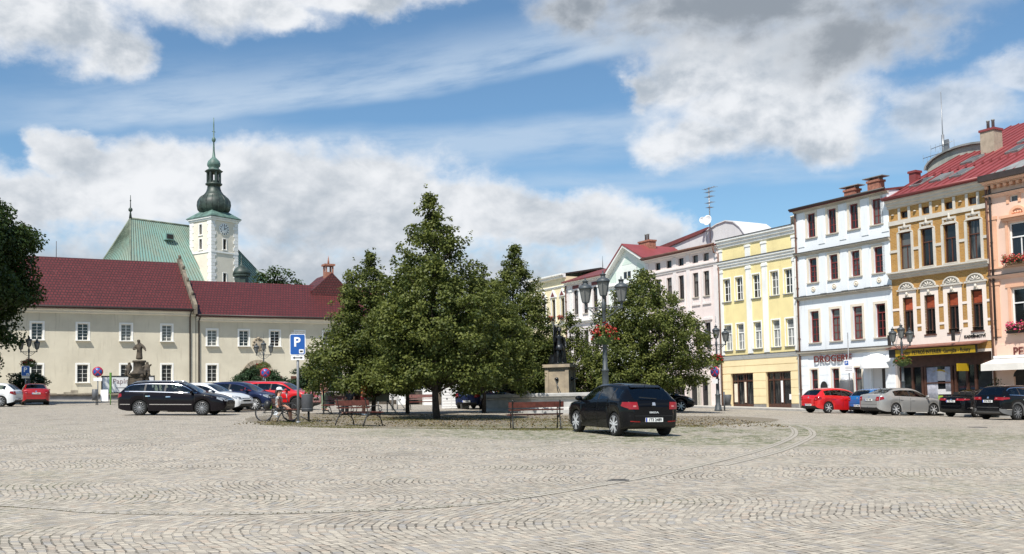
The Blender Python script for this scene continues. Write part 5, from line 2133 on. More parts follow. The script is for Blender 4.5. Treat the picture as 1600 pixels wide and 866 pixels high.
def car(label, kind, colour, x, y, yaw, group, scale=1.0, wheel='ten', rimm=None, tail=None, head=None, plate=True, plate_text=None, lower=None, extras=None, z=None, two_door=False, rails=False, chrome=False):
    sp = SPEC[kind]
    L, W, wb, xr, r = sp['L'], sp['W'], sp['wb'], sp['xr'], sp['r']
    xf = xr + wb
    hw = W / 2
    x0, x1 = sp['top'][0][0], sp['top'][-1][0]
    rimm = rimm or M_rim
    e = .6
    zx = (gz(x + e, y) - gz(x - e, y)) / (2 * e)
    zy = (gz(x, y + e) - gz(x, y - e)) / (2 * e)
    up = Vector((-zx, -zy, 1)).normalized()
    fwd = Vector((cos(yaw), sin(yaw), 0))
    fwd = (fwd - up * fwd.dot(up)).normalized()
    left = up.cross(fwd)
    t = thing('parked_car', label, 'car', (x, y, gz(x, y) if z is None else z), 0, group)
    t.rotation_euler = Matrix((fwd, left, up)).transposed().to_euler()
    t.scale = (scale, scale, scale)

    marks = set()
    for a, b in sp['panes'] + sp['doors'] + [sp['rear'], sp['wind']]:
        marks |= {a, b}
    xs = {x0, x1}
    q = x0
    while q < x1:
        xs.add(round(q, 3))
        q += .09
    for c in (xr, xf):
        for k in range(-14, 15):
            xs.add(round(c + (r + .05) * sin(pi / 2 * k / 14), 4))
    for c in (.015, .035, .065, .11, .17):
        xs |= {x0 + c, x1 - c}
    xs = sorted(v for v in xs if all(abs(v - m_) > .022 for m_ in marks)) + sorted(marks)
    xs = sorted(xs)

    def arch(v):
        z_ = 0
        for c in (xr, xf):
            R = r + .048
            if abs(v - c) <= R + 1e-6:
                z_ = max(z_, r + sqrt(max(0, R * R - (v - c) ** 2)) - .01)
        return z_
    ring = []
    for v in xs:
        zt, zb = interp(sp['top'], v), interp(sp['belt'], v)
        de = min(v - x0, x1 - v)
        front = v > 0
        taper = 1 - .20 * max(0, 1 - de / (.62 if front else .45)) ** 2.2 - .12 * max(0, 1 - de / .10) ** 2
        w = hw * taper
        zl = .19 + .12 * max(0, 1 - de / .5) ** 1.5 + .10 * max(0, 1 - de / .08) ** 2
        zs = max(zl, arch(v))
        g = min(1, max(0, (zt - zb - .03) / .36))
        wr = w * (.83 - .135 * g)
        k = lambda f: zs + (zb - zs) * f
        if g > .02:
            rail = zt - .035 - .045 * g
        else:
            rail = zb + (zt - zb) * .55
        bel = (w * .955, zb)
        ral = (wr, rail)
        lp = lambda f: (bel[0] + (ral[0] - bel[0]) * f, bel[1] + (ral[1] - bel[1]) * f)
        bulge = .016 * g
        P = [(0, zs), (w * .78, zs), (w * .955, zs + .015), (w * .985, k(.28)), (w * 1.0, k(.55)), (w * .995, k(.80)), bel,
             (lp(.09)[0], lp(.09)[1]), (lp(.5)[0] + bulge, lp(.5)[1]), (lp(.89)[0], lp(.89)[1]), ral,
             (wr * .88, rail + (zt - rail) * .55), (wr * .5, rail + (zt - rail) * .92), (0, zt)]
        ring.append(P)
    NP = len(ring[0])
    verts, faces, tagf = [], [], []
    full = 2 * NP - 2
    for v, P in zip(xs, ring):
        for (yy, zz) in P:
            verts.append((v, yy, zz))
        for (yy, zz) in P[-2:0:-1]:
            verts.append((v, -yy, zz))

    def inpane(xm):
        for i, (a, b) in enumerate(sp['panes']):
            if a < xm < b:
                return i
        return None
    pk = {}

    def add(key, f):
        pk.setdefault(key, []).append(f)
    ar, br = sp['rear']
    aw, bw = sp['wind']
    for i in range(len(xs) - 1):
        xm = (xs[i] + xs[i + 1]) / 2
        for j in range(full):
            jj = (j + 1) % full
            f = (i * full + j, i * full + jj, (i + 1) * full + jj, (i + 1) * full + j)
            rj = j if j < NP - 1 else full - 1 - j           # ring interval, mirrored
            side = 'l' if j < NP - 1 else 'r'
            key = 'body'
            zt, zb = interp(sp['top'], xm), interp(sp['belt'], xm)
            if rj in (0, 1):
                key = 'under'
            elif rj in (7, 8) and zt - zb > .13 and inpane(xm) is not None:
                key = ('pane', side, inpane(xm))
            elif rj in (7, 8) and zt - zb > .13 and sp['panes'][0][0] < xm < sp['panes'][-1][1]:
                key = ('pillar', side, sum(xm > b_ for a_, b_ in sp['panes']))
            elif rj in (11, 12) and aw < xm < bw:
                key = 'windscreen'
            elif rj in (11, 12) and ar < xm < br:
                key = 'rear_window'
            elif rj in (10, 11, 12) and xm > bw and xm < x1 - .17:
                key = 'bonnet'
            elif 2 <= rj <= 6 or rj in (7, 8, 9):
                for n_, (a, b) in enumerate(sp['doors']):
                    if a < xm < b and rj <= 6 and not (n_ == 0 and len(sp['doors']) > 1 and two_door):
                        key = ('door', side, n_)
            if lower and rj == 2:
                key = 'cladding'
            if lower and arch(xm) > .3 and rj == 2:
                key = 'cladding'
            add(key, f)
    for i in (0, len(xs) - 1):
        c = [i * full + j for j in range(full)]
        add('body', tuple(c if i == 0 else c[::-1]))
    allf = [f for fs in pk.values() for f in fs]
    bvh = BVHTree.FromPolygons([Vector(v) for v in verts], allf)

    def mk(name, fs, m, parent, flip=False):
        used = {}
        vv, ff = [], []
        for f in fs:
            g_ = []
            for k in f:
                if k not in used:
                    used[k] = len(vv)
                    vv.append(verts[k])
                g_.append(used[k])
            ff.append(tuple(g_))
        me = bpy.data.meshes.new(name)
        me.from_pydata(vv, [], ff)
        me.materials.append(m)
        me.polygons.foreach_set('use_smooth', [len(f) < 5 for f in ff])
        return link(name, me, parent)
    body = mk('body', pk['body'], colour, t)
    mk('underbody', pk['under'], M_trim, t)
    for key in pk:
        if isinstance(key, tuple) and key[0] == 'pillar':
            mk('pillar', pk[key], M_trim, body)
    if 'cladding' in pk:
        mk('cladding', pk['cladding'], lower, t)
    mk('bonnet', pk['bonnet'], colour, t)
    mk('windscreen', pk['windscreen'], M_cglass, t)
    mk('rear_window', pk['rear_window'], M_cglass, t)
    for key in pk:
        if isinstance(key, tuple) and key[0] == 'pane':
            mk('side_window', pk[key], M_cglass, t)
    for key in pk:
        if isinstance(key, tuple) and key[0] == 'door':
            s = 1 if key[1] == 'l' else -1
            a, b = sp['doors'][key[2]]
            d = mk('door', pk[key], colour, t)
            zb = interp(sp['belt'], a + .15)
            h = MB()
            project(bvh, grid4((a + .07, s * 2, zb - .13), (a + .27, s * 2, zb - .125), (a + .27, s * 2, zb - .165), (a + .07, s * 2, zb - .17), 4, 2), (0, -s, 0), .022, 0, h)
            h.build('handle', M_chrome if chrome else colour, d)
            # shut lines
            g_ = MB()
            for xx in (a, b):
                zt_ = interp(sp['belt'], xx)
                lo = max(.26, arch(xx) + .02)
                project(bvh, grid4((xx - .007, s * 2, lo), (xx + .007, s * 2, lo), (xx + .007, s * 2, zt_ - .01), (xx - .007, s * 2, zt_ - .01), 1, 8), (0, -s, 0), .003, 0, g_, .003)
            g_.build('shut_line', M_trim, d)
    # dark lining inside, seats, dashboard
    c = MB()
    zf = .34
    zb0 = interp(sp['belt'], 0) - .06
    c.box(ar + .32, bw - .1, -hw * .84, hw * .84, zf - .06, zf)
    c.box(ar + .30, ar + .34, -hw * .8, hw * .8, zf, zb0)
    c.box(bw - .45, bw - .12, -hw * .80, hw * .80, zf, zb0 + .02)
    for s in (-1, 1):
        c.box(ar + .3, bw - .2, s * hw * .86 - .02, s * hw * .86 + .02, zf, zb0 - .02)
    seat = c.build('cabin_lining', M_cabin, t)
    for px, ys in ((-.05, (-.37, .37)), (-.95, (-.40, 0, .40))):
        for yy in ys:
            c = MB()
            tt = sp['top'][5][1] - 1.445
            c.obox((px, yy, .62 + tt * .5), (.25, 0, 0), (0, .22, 0), (0, 0, .08))
            c.obox((px - .32, yy, .88 + tt * .6), (.065, 0, .0), (0, .22, 0), (-.09, 0, .30))
            c.obox((px - .43, yy, 1.21 + tt * .8), (.045, 0, 0), (0, .12, 0), (-.02, 0, .085))
            c.build('seat', M_cabin, t)
    # wheels
    ty, rm = wheel_mesh(r, .205, wheel, rimm)
    wy = hw * .985 - .115
    first = None
    for cx in (xr, xf):
        for s in (-1, 1):
            if first is None:
                w = thing_part('wheel', t)
                a = ty.build('tyre', M_tyre, w)
                b_ = rm.build('rim', [rimm, M_black], w)
                first = w
            else:
                w = copy_tree(first, t)
            w.location = (cx, s * wy, r)
            w.rotation_euler = (-s * pi / 2, .3 * cx, 0)
    # lamps
    zbr = interp(sp['belt'], x0 + .12)
    tl = tail or (.50, .70, zbr - .26, zbr - .05, .26)
    for s in (-1, 1):
        m_ = MB()
        yi, yo, za, zb_, wrap = tl
        project(bvh, grid4((0, s * yi, za), (0, s * yo, za), (0, s * yo, zb_), (0, s * (yi + .03), zb_), 5, 3), (1, 0, 0), .012, 0, m_)
        project(bvh, grid4((x0 + .06, s * 2, za + .02), (x0 + wrap, s * 2, za + (zb_ - za) * .45), (x0 + wrap * .92, s * 2, zb_), (x0 + .09, s * 2, zb_), 5, 3), (0, -s, 0), .012, 0, m_)
        lamp = m_.build('tail_lamp', M_red_l, t)
        m_ = MB()
        project(bvh, grid4((0, s * (yi + .07), za + .06), (0, s * (yi + .15), za + .06), (0, s * (yi + .15), za + .10), (0, s * (yi + .07), za + .10), 3, 1), (1, 0, 0), .016, 0, m_)
        m_.build('reversing_lens', M_rev, lamp)
        zf_ = interp(sp['belt'], x1 - .25)
        hd = head or (.44, .70, zf_ - .16, zf_ - .02, .36)
        yi, yo, za, zb_, wrap = hd
        m_ = MB()
        project(bvh, grid4((0, s * yi, za), (0, s * yo, za + .02), (0, s * yo, zb_ + .03), (0, s * yi, zb_ - .02), 5, 3), (-1, 0, 0), .010, 0, m_)
        project(bvh, grid4((x1 - .12, s * 2, za + .02), (x1 - wrap, s * 2, zb_ - .02), (x1 - wrap, s * 2, zb_ + .06), (x1 - .14, s * 2, zb_ + .01), 5, 3), (0, -s, 0), .010, 0, m_)
        lamp = m_.build('headlamp', M_clear, t)
        m_ = MB()
        project(bvh, grid4((0, s * (yi + .07), za + .04), (0, s * (yi + .17), za + .04), (0, s * (yi + .17), zb_ - .03), (0, s * (yi + .07), zb_ - .03), 2, 2), (-1, 0, 0), .016, 0, m_)
        m_.build('lamp_bowl', M_trim, lamp)
        # mirror
        m_ = MB()
        xm_ = bw - .34
        zb2 = interp(sp['belt'], xm_) + .08
        m_.ball((xm_, s * (hw + .07), zb2), .10, 0, 10, .75, 1.15, .75)
        m_.box(xm_ - .03, xm_ + .05, min(s * hw * .92, s * (hw + .05)), max(s * hw * .92, s * (hw + .05)), zb2 - .07, zb2 - .03)
        mr = m_.build('mirror', colour, t)
    # front: grille and bumper intake
    m_ = MB()
    project(bvh, grid4((0, -.36, .52), (0, .36, .52), (0, .40, .66), (0, -.40, .66), 6, 2), (-1, 0, 0), .006, 0, m_)
    project(bvh, grid4((0, -.5, .30), (0, .5, .30), (0, .46, .42), (0, -.46, .42), 6, 2), (-1, 0, 0), .006, 0, m_)
    gr = m_.build('grille', M_trim, t)
    m_ = MB()
    project(bvh, grid4((0, -.40, .665), (0, .40, .665), (0, .40, .685), (0, -.40, .685), 6, 1), (-1, 0, 0), .012, 0, m_)
    m_.build('grille_bar', M_chrome, gr)
    # rear: bumper valance, boot shut line, badge and number plate
    m_ = MB()
    project(bvh, grid4((0, -.62, .27), (0, .62, .27), (0, .62, .37), (0, -.62, .37), 6, 2), (1, 0, 0), .006, 0, m_)
    for zz in (.56,):
        project(bvh, grid4((0, -.70, zz), (0, .70, zz), (0, .70, zz + .012), (0, -.70, zz + .012), 10, 1), (1, 0, 0), .003, 0, m_, .002)
    m_.build('rear_valance', lower or M_trim, t)
    m_ = MB()
    project(bvh, grid4((0, -.05, zbr - .13), (0, .05, zbr - .13), (0, .04, zbr - .05), (0, -.04, zbr - .05), 2, 2), (1, 0, 0), .014, 0, m_)
    m_.build('badge', M_chrome, t)
    if plate:
        pz = {'liftback': .80, 'sedan': .80, 'suv': .84}.get(kind, .46)
        pz = plate if isinstance(plate, float) else pz
        m_ = MB()
        m_.box(x0 - .03, x0 - .005, -.26, .26, pz - .055, pz + .055)
        m_.box(x0 - .032, x0 - .029, .215, .258, pz - .052, pz + .052, 1)
        p = m_.build('number_plate', [M_plate, M_plateb], t)
        o = text('characters', plate_text or next(PLATES), .105, M_letterk, p, (x0 - .034, -.02, pz), .002, .002, sx=.98, rot=(0, 0, -pi / 2))
    m_ = MB()
    m_.tube([(ar + .45, .0, interp(sp['top'], ar + .5) - .01), (ar + .30, 0, interp(sp['top'], ar + .5) + .16)], .008, 5)
    m_.build('aerial', M_trim, t)
    if rails:
        for s in (-1, 1):
            m_ = MB()
            pts = []
            for k in range(9):
                v = br + .1 + (aw - .1 - br - .1) * k / 8
                P = interp(sp['top'], v)
                pts.append((v, s * hw * .66, P - .02 + (.035 if 0 < k < 8 else -.03)))
            m_.tube(pts, .018, 6)
            m_.build('roof_rail', M_chrome if chrome else M_trim, t)
    if chrome:
        for s in (-1, 1):
            m_ = MB()
            a, b = sp['panes'][0][0], sp['panes'][-1][1]
            n_ = 16
            lo = []
            for k in range(n_ + 1):
                v = a + (b - a) * k / n_
                zz = interp(sp['belt'], v) + .03
                lo.append(zz)
            for k in range(n_):
                v0, v1 = a + (b - a) * k / n_, a + (b - a) * (k + 1) / n_
                project(bvh, grid4((v0, s * 2, lo[k]), (v1, s * 2, lo[k + 1]), (v1, s * 2, lo[k + 1] + .03), (v0, s * 2, lo[k] + .03), 1, 1), (0, -s, 0), .006, 0, m_, .003)
            # upper strip along the roof edge
            for k in range(n_ + 4):
                v0, v1 = a + (b - a + .10) * k / (n_ + 4), a + (b - a + .10) * (k + 1) / (n_ + 4)
                z0_ = interp(sp['top'], v0) - .125
                z1_ = interp(sp['top'], v1) - .125
                if z0_ < interp(sp['belt'], v0) + .03 or z1_ < interp(sp['belt'], v1) + .03:
                    continue
                project(bvh, grid4((v0, s * 2, z0_), (v1, s * 2, z1_), (v1, s * 2, z1_ + .028), (v0, s * 2, z0_ + .028), 1, 1), (0, -s, 0), .006, 0, m_, .003)
            for (v0, v1) in ((x0 + .18, xr - r - .08), (xr + r + .12, xf - r - .12)):
                for k in range(8):
                    p0, p1 = v0 + (v1 - v0) * k / 8, v0 + (v1 - v0) * (k + 1) / 8
                    project(bvh, grid4((p0, s * 2, .465), (p1, s * 2, .465), (p1, s * 2, .495), (p0, s * 2, .495), 1, 1), (0, -s, 0), .012, 0, m_, .003)
            m_.build('chrome_strip', M_chrome, t)
    if extras:
        extras(t, bvh, sp)
    return t


PLATES = iter(('5T8 1146', '4T2 7730', '7T6 0385', '3T9 5512', '6T1 2894', '8T4 2071', '2T7 6603', '5T0 3318', '9T3 4427', '6T5 1980', '1T8 7751', '4T6 9025', '7T2 3364', '3T4 8812', '8T1 5507', '2T3 6190'))


def thing_part(name, parent):
    o = bpy.data.objects.new(name, None)
    o.empty_display_size = .1
    C.objects.link(o)
    o.parent = parent
    return o


P_black = paint('car_paint_black', (.0035, .004, .0055), .0, .25)
P_aub = paint('car_paint_aubergine', (.006, .0045, .007), .0, .25)
P_white = paint('car_paint_white', (.74, .75, .76))
P_navy = paint('car_paint_navy', (.016, .024, .065), .2)
P_red = paint('car_paint_red', (.56, .012, .014))
P_dred = paint('car_paint_dark_red', (.34, .010, .014), .1)
P_blue = paint('car_paint_blue', (.015, .14, .40), .2)
P_silver = paint('car_paint_silver', (.34, .338, .33), .35, .35)
GR = 'cars parked nose in before the houses'
GL = 'cars parked in a row before the manor'


def hatch_extra(t, bvh, sp):
    for s in (-1, 1):
        m_ = MB()
        project(bvh, grid4((0, s * .42, .40), (0, s * .68, .41), (0, s * .68, .435), (0, s * .42, .425), 4, 1), (1, 0, 0), .010, 0, m_)
        m_.build('fog_lens', M_red_l, t)
    text('model_lettering', 'IBIZA', .062, M_rim, t, (-2.032, 0, .655), .004, .002, sx=1.9, rot=(0, 0, -pi / 2))
    m_ = MB()
    m_.obox((-1.965, .16, 1.04), (.012, 0, 0), (0, .26, .02), (0, 0, .012))
    m_.build('wiper', M_trim, t)
    m_ = MB()
    m_.prism([(-1.58, 1.325), (-1.40, 1.385), (-1.40, 1.36), (-1.57, 1.305)], -.46, .46)
    m_.build('roof_spoiler', P_black, t)


car('shiny black hatchback in the foreground seen from behind', 'hatch', P_black, 3.02, 29.35, radians(111), None, 1.0, 'five', M_rim, tail=(.46, .72, .74, .93, .30), plate_text='1T3 2489', extras=hatch_extra)
car('dark aubergine estate car with chrome window trim, standing side on at the left', 'wagon', P_aub, -14.72, 44.95, radians(-1.5), None, 1.0, 'multi', M_rimd, chrome=True, rails=True)
car('white saloon facing right, just behind the dark estate car', 'sedan', P_white, -15.1, 50.2, radians(-13), GL, 1.0, 'ten', M_rim)
car('dark navy car between the white saloon and the red cars', 'hatch', P_navy, -14.15, 53.2, radians(-13), GL, 1.03, 'ten', M_rim)
car('red hatchback mostly hidden behind the navy car', 'hatch', P_dred, -13.55, 55.9, radians(-13), GL, 1.06, 'ten', M_rim)
car('bright red crossover facing right, rightmost of its row by the woman on the bench', 'suv', P_red, -12.55, 55.4, radians(-13), GL, .94, 'ten', M_black, lower=M_trim)
car('white compact hatchback cut off by the left edge of the square', 'hatch', P_white, -31.6, 61.2, radians(186), GL, 1.0, 'ten', M_rimd, two_door=True)
car('dark red saloon with a roof rack seen from behind at the far left', 'liftback', P_dred, -31.4, 67.2, radians(118), GL, .95, 'ten', M_rimd, rails=True)


def tow_extra(t, bvh, sp):
    m_ = MB()
    m_.tube([(-2.2, 0, .36), (-2.36, 0, .36), (-2.38, 0, .44)], .022, 6)
    m_.build('tow_bar', M_trim, t)


def nose_in(rx, ry, yawd, kind):
    """centre of a car whose near rear wheel (right side) stands at rx, ry"""
    sp = SPEC[kind]
    h = Vector((cos(radians(yawd)), sin(radians(yawd))))
    rt = Vector((h.y, -h.x))
    return Vector((rx, ry)) - h * sp['xr'] - rt * (sp['W'] / 2 - .12)


for lb, kind, col, rx, ry, yd, wh, rm, kw in (
        ('bright red hatchback parked nose in beside the copper downpipe, leftmost of its row', 'hatch', P_red, 17.75, 58.0, 24, 'seven', M_rim, dict(scale=1.0)),
        ('blue hatchback squeezed between the red hatchback and the silver liftback', 'hatch', P_blue, 20.25, 57.2, 26, 'seven', M_rim, {}),
        ('silver liftback with a tow bar parked nose in before the ochre house', 'liftback', P_silver, 19.95, 53.7, 23, 'seven', M_rim, dict(extras=tow_extra)),
        ('black saloon with slim red tail lamps before the shop with the yellow sign', 'sedan', P_black, 23.25, 51.6, 27, 'ten', M_rim, dict(chrome=True, tail=(.28, .74, .83, .93, .34))),
        ('black crossover with a grey lower bumper cut by the right edge', 'suv', P_black, 22.95, 46.9, 27, 'ten', M_rimd, dict(chrome=True, lower=mat('bumper_grey', (.13, .13, .13), .6), tail=(.34, .78, .90, 1.03, .34)))):
    p = nose_in(rx, ry, yd, kind)
    car(lb, kind, col, p.x, p.y, radians(yd), GR, wheel=wh, rimm=rm, **kw)
car('small black car whose nose shows behind the foreground hatchback', 'hatch', P_black, 8.3, 58.5, radians(-6), None, .98, 'seven', M_rim)
car('dark blue hatchback seen from behind between the notice board posts and the fountain', 'hatch', P_navy, -2.1, 60.6, radians(72), 'cars standing behind the fountain', .95, 'seven', M_rim)
car('dark green high car next to the fountain basin with tall red lamps', 'suv', paint('car_paint_dark_green', (.012, .022, .018)), .0, 63.5, radians(84), 'cars standing behind the fountain', 1.05, 'seven', M_rim, tail=(.62, .80, .95, 1.35, .12))

# ------------------------------------------------------------------ street furniture
M_iron = mat('cast_iron_grey', (.055, .065, .072), .5, var=.2, scale=6, spec=.5)
M_ironk = mat('cast_iron_black', (.02, .02, .02), .5, var=.2, scale=6)
M_lampglass = mat('lantern_glass', (.15, .155, .15), .12, spec=.6)
M_slat = mat('bench_slat_red_brown', (.125, .033, .024), .5, var=.35, scale=9, bump=.1)
M_sblue = mat('sign_blue', (.010, .085, .33), .4)
M_sred = mat('sign_red', (.38, .014, .025), .4)
M_zinc = mat('post_zinc', (.24, .25, .26), .45, metal=.3, var=.15, scale=4)
M_bin = mat('bin_grey', (.11, .115, .125), .5, var=.15, scale=5)
M_sill_lamp = None


def flower_basket(parent, z, r, seed, red=.5):
    rng = random.Random(seed)
    b = MB()
    b.lathe([(.03, z - .30), (r * .55, z - .24), (r * .8, z - .08), (r * .82, z)], 12)
    fb = b.build('flower_basket', M_leaf_s, parent)
    V, F, T = [], [], []
    V2, F2 = [], []
    for k in range(620):
        a, q = rng.uniform(0, 2 * pi), sqrt(rng.random())
        zz = z + .10 + (1 - q) * .22 + rng.gauss(0, .06) - .42 * max(0, q - .55) * rng.random() * 1.6
        p = Vector((cos(a) * r * q * 1.1, sin(a) * r * q * 1.1, zz))
        leaves(V, F, T, p, Vector((cos(a), sin(a), .6)), .085, rng, rng.random())
    me = bpy.data.meshes.new('foliage')
    me.from_pydata([tuple(v) for v in V], [], F)
    at = me.attributes.new('tint', 'FLOAT', 'FACE')
    at.data.foreach_set('value', T)
    me.materials.append(M_linden)
    link('foliage', me, fb)
    m = MB()
    for k in range(int(130 * red)):
        a, q = rng.uniform(0, 2 * pi), sqrt(rng.random())
        p = Vector((cos(a) * r * q * 1.15, sin(a) * r * q * 1.15, z + .18 + (1 - q) * .22 + rng.gauss(0, .06) - .5 * max(0, q - .5) * rng.random()))
        for j in range(5):
            o = Vector((rng.gauss(0, .03), rng.gauss(0, .03), rng.gauss(0, .025)))
            n_ = Vector((rng.gauss(0, 1), rng.gauss(0, 1), 1)).normalized()
            u_ = n_.orthogonal().normalized() * .028
            v_ = n_.cross(u_)
            m.quad([p + o - u_ - v_, p + o + u_ - v_, p + o + u_ + v_, p + o - u_ + v_])
    m.build('blossom', M_flower, fb)


def lantern(parent, c):
    """tapered four-sided street lantern with domed cap"""
    o = bpy.data.objects.new('lantern', None)
    C.objects.link(o)
    o.parent = parent
    o.location = c
    o.scale = (.84, .84, .84)
    m = MB()
    q = pi / 6
    m.lathe([(.05, -.12), (.07, -.02), (.15, 0), (.15, .03)], 6, (0, 0, 0), 0, False, q)
    for k in range(6):
        a = q + 2 * pi * k / 6
        m.tube([(cos(a) * .15, sin(a) * .15, .02), (cos(a) * .255, sin(a) * .255, .56)], .016, 4)
    m.lathe([(.265, .55), (.285, .58), (.28, .62), (.25, .67), (.20, .715), (.13, .745), (.10, .76), (.10, .86), (.125, .87), (.125, .90), (.05, .93), (.02, .97), (.035, 1.0), (.005, 1.05)], 12)
    m.build('lantern_cage', M_iron, o)
    m = MB()
    m.lathe([(.138, .03), (.245, .555)], 6, (0, 0, 0), 0, False, q)
    m.build('lantern_glass', M_lampglass, o)
    return o


def street_lamp(label, x, y, H, seed, yaw=0.0, basket=(.42, .5), z=None):
    s = H / 5.3
    t = thing('street_lamp', label, 'street lamp', (x, y, gz(x, y) if z is None else z), yaw, 'three armed cast iron lamps')
    t.scale = (s, s, s)
    m = MB()
    m.lathe([(.24, -.05), (.24, .10), (.20, .14), (.20, .34), (.155, .40), (.15, .95), (.17, .99), (.17, 1.03), (.11, 1.08), (.10, 1.9), (.125, 1.93), (.125, 1.98), (.085, 2.02), (.075, 3.0), (.10, 3.03), (.10, 3.08), (.062, 3.12), (.055, 4.0), (.075, 4.03), (.075, 4.28), (.05, 4.32), (.045, 4.44)], 14)
    for k in range(8):
        a = 2 * pi * k / 8
        m.tube([(cos(a) * .10, sin(a) * .10, 1.1), (cos(a) * .095, sin(a) * .095, 1.88)], .012, 4)
    m.build('column', M_iron, t)
    for k, a in enumerate((0, pi)):
        m = MB()
        d = Vector((cos(a), sin(a), 0))
        up = Vector((0, 0, 1))
        P = lambda q, z_: d * q + up * z_
        m.tube([P(.05, 4.12), P(.62, 4.12)], .022, 6)
        m.tube([P(.04, 3.78), P(.16, 3.80), P(.34, 3.92), P(.5, 4.06), P(.62, 4.12)], .018, 6)
        for cx, cz, r_ in ((.20, 3.99, .095), (.40, 4.03, .065)):
            m.tube([P(cx + cos(b) * r_ * (1 - .05 * j), cz + sin(b) * r_ * (1 - .05 * j)) for j, b in enumerate([2 * pi * i / 12 for i in range(14)])], .014, 5)
        m.lathe([(.03, 4.05), (.05, 4.1), (.03, 4.16), (.05, 4.2), (.03, 4.24)], 8, (d.x * .62, d.y * .62, 0))
        m.build('arm', M_iron, t)
    lantern(t, (-.62, 0, 4.30))
    lantern(t, (.62, 0, 4.30))
    lantern(t, (0, 0, 4.52))
    m = MB()
    m.tube([(0, 0, 5.5), (0, 0, 5.9)], [.014, .004], 5)
    m.build('spike', M_iron, t)
    if basket:
        flower_basket(t, 3.12, basket[0], seed, basket[1])
    return t


ang = radians(8)
street_lamp('large grey three armed lamp with a red geranium basket right behind the foreground hatchback', 3.03, 33.48, 5.05, 3, radians(-12), (.42, .5))
lp2 = street_lamp('three armed lamp with a round no stopping sign on its column before the yellow house', 12.1, 60.6, 5.05, 5, radians(-35), (.40, .6))
street_lamp('three armed lamp in front of the ochre brick house, behind the silver car', 21.7, 57.0, 5.0, 7, radians(20), (.48, .12))
street_lamp('three armed lamp with red flowers by the dark tree at the far left', -34.6, 73.2, 4.75, 9, radians(5), (.55, .5))
street_lamp('three armed lamp standing in front of the arched manor gateway', -19.25, 79.2, 4.75, 11, radians(3), (.55, .05))


def round_sign(parent, z, r, loc=(0, -.09), rotz=0.0):
    """round no stopping sign: red rim and cross on blue"""
    o = bpy.data.objects.new('no_stopping_disc', None)
    C.objects.link(o)
    o.parent = parent
    o.location = (loc[0], loc[1], z)
    o.rotation_euler = (pi / 2, 0, rotz)
    m = MB()
    m.lathe([(.001, .0), (r, 0), (r, -.02), (.001, -.02)], 26)
    m.build('disc', M_sred, o)
    m = MB()
    m.lathe([(.001, .006), (r * .80, .006), (r * .80, .001)], 26)
    m.build('field', M_sblue, o)
    m = MB()
    for a in (pi / 4, -pi / 4):
        d, e = Vector((cos(a), sin(a), 0)), Vector((-sin(a), cos(a), 0))
        m.obox((0, 0, .010), d * r * .80, e * r * .085, (0, 0, .003 if a > 0 else .004))
    m.build('cross', M_sred, o)
    return o


# sign fixed to the lamp before the yellow house
t = thing('no_stopping_sign', 'round no stopping sign with small plate strapped to the lamp before the yellow house', 'road sign', (11.98, 60.42, gz(12.1, 60.6)), radians(-52), 'no stopping signs')
round_sign(t, 2.32, .34)
m = MB()
m.box(-.2, .2, -.10, -.08, 1.62, 1.88)
m.build('plate', M_white_p, t)
m = MB()
m.box(-.12, .12, -.08, .12, 2.28, 2.34)
m.box(-.12, .12, -.08, .12, 1.72, 1.78)
m.build('bracket', M_zinc, t)

t = thing('no_stopping_sign', 'round no stopping sign on a thin post beside the green post before the manor', 'road sign', (-26.9, 66.4, gz(-26.9, 66.4)), radians(18), 'no stopping signs')
round_sign(t, 2.15, .33)
m = MB()
m.tube([(0, 0, -.1), (0, 0, 2.5)], .035, 8)
m.build('post', M_zinc, t)
m = MB()
m.box(-.26, .26, -.07, -.05, 1.55, 1.76)
m.build('plate', M_white_p, t)
t = thing('info_post', 'slim bright green post with a hanging white notice', 'post', (-26.15, 66.6, gz(-26.1, 66.6)), 0)
m = MB()
m.box(-.06, .06, -.05, .05, .75, 2.1)
m.tube([(0, 0, -.1), (0, 0, .8)], .03, 6)
m.build('green_panel', mat('panel_green', (.09, .22, .035), .5), t)
m = MB()
m.box(-.62, -.12, -.08, -.05, .25, 1.0)
m.build('notice', M_white_p, t)
t = thing('waste_bin', 'small dark waste bin at the foot of the no stopping sign before the manor', 'bin', (-27.0, 66.2, gz(-27, 66.2)), 0, 'grey waste bins')
m = MB()
m.lathe([(.17, .3), (.18, 1.0), (.14, 1.02)], 14)
m.tube([(0, .2, 0), (0, .2, 1.0)], .03, 6)
m.build('drum', M_bin, t)

t = thing('no_stopping_sign', 'round no stopping sign in front of the manor gateway, over the red cars', 'road sign', (-18.35, 76.0, gz(-18.35, 76)), radians(12), 'no stopping signs')
round_sign(t, 2.25, .36)
m = MB()
m.tube([(0, 0, -.1), (0, 0, 2.6)], .035, 8)
m.build('post', M_zinc, t)

# blue parking sign in the middle distance
t = thing('parking_sign', 'tall blue parking sign with white P and an arrow plate on a grey post', 'road sign', (-7.6, 36.25, gz(-7.6, 36.25)), radians(8), 'blue parking signs')
m = MB()
m.tube([(0, 0, -.1), (0, 0, 3.15)], .045, 12)
m.lathe([(.09, -.05), (.09, .04), (.05, .07)], 12)
m.build('post', M_zinc, t)


def rounded(w, h, r, n=5):
    P = []
    for cx, cz, a0 in ((w / 2 - r, h / 2 - r, 0), (-w / 2 + r, h / 2 - r, pi / 2), (-w / 2 + r, -h / 2 + r, pi), (w / 2 - r, -h / 2 + r, 1.5 * pi)):
        for k in range(n + 1):
            a = a0 + pi / 2 * k / n
            P.append((cx + r * cos(a), cz + r * sin(a)))
    return P


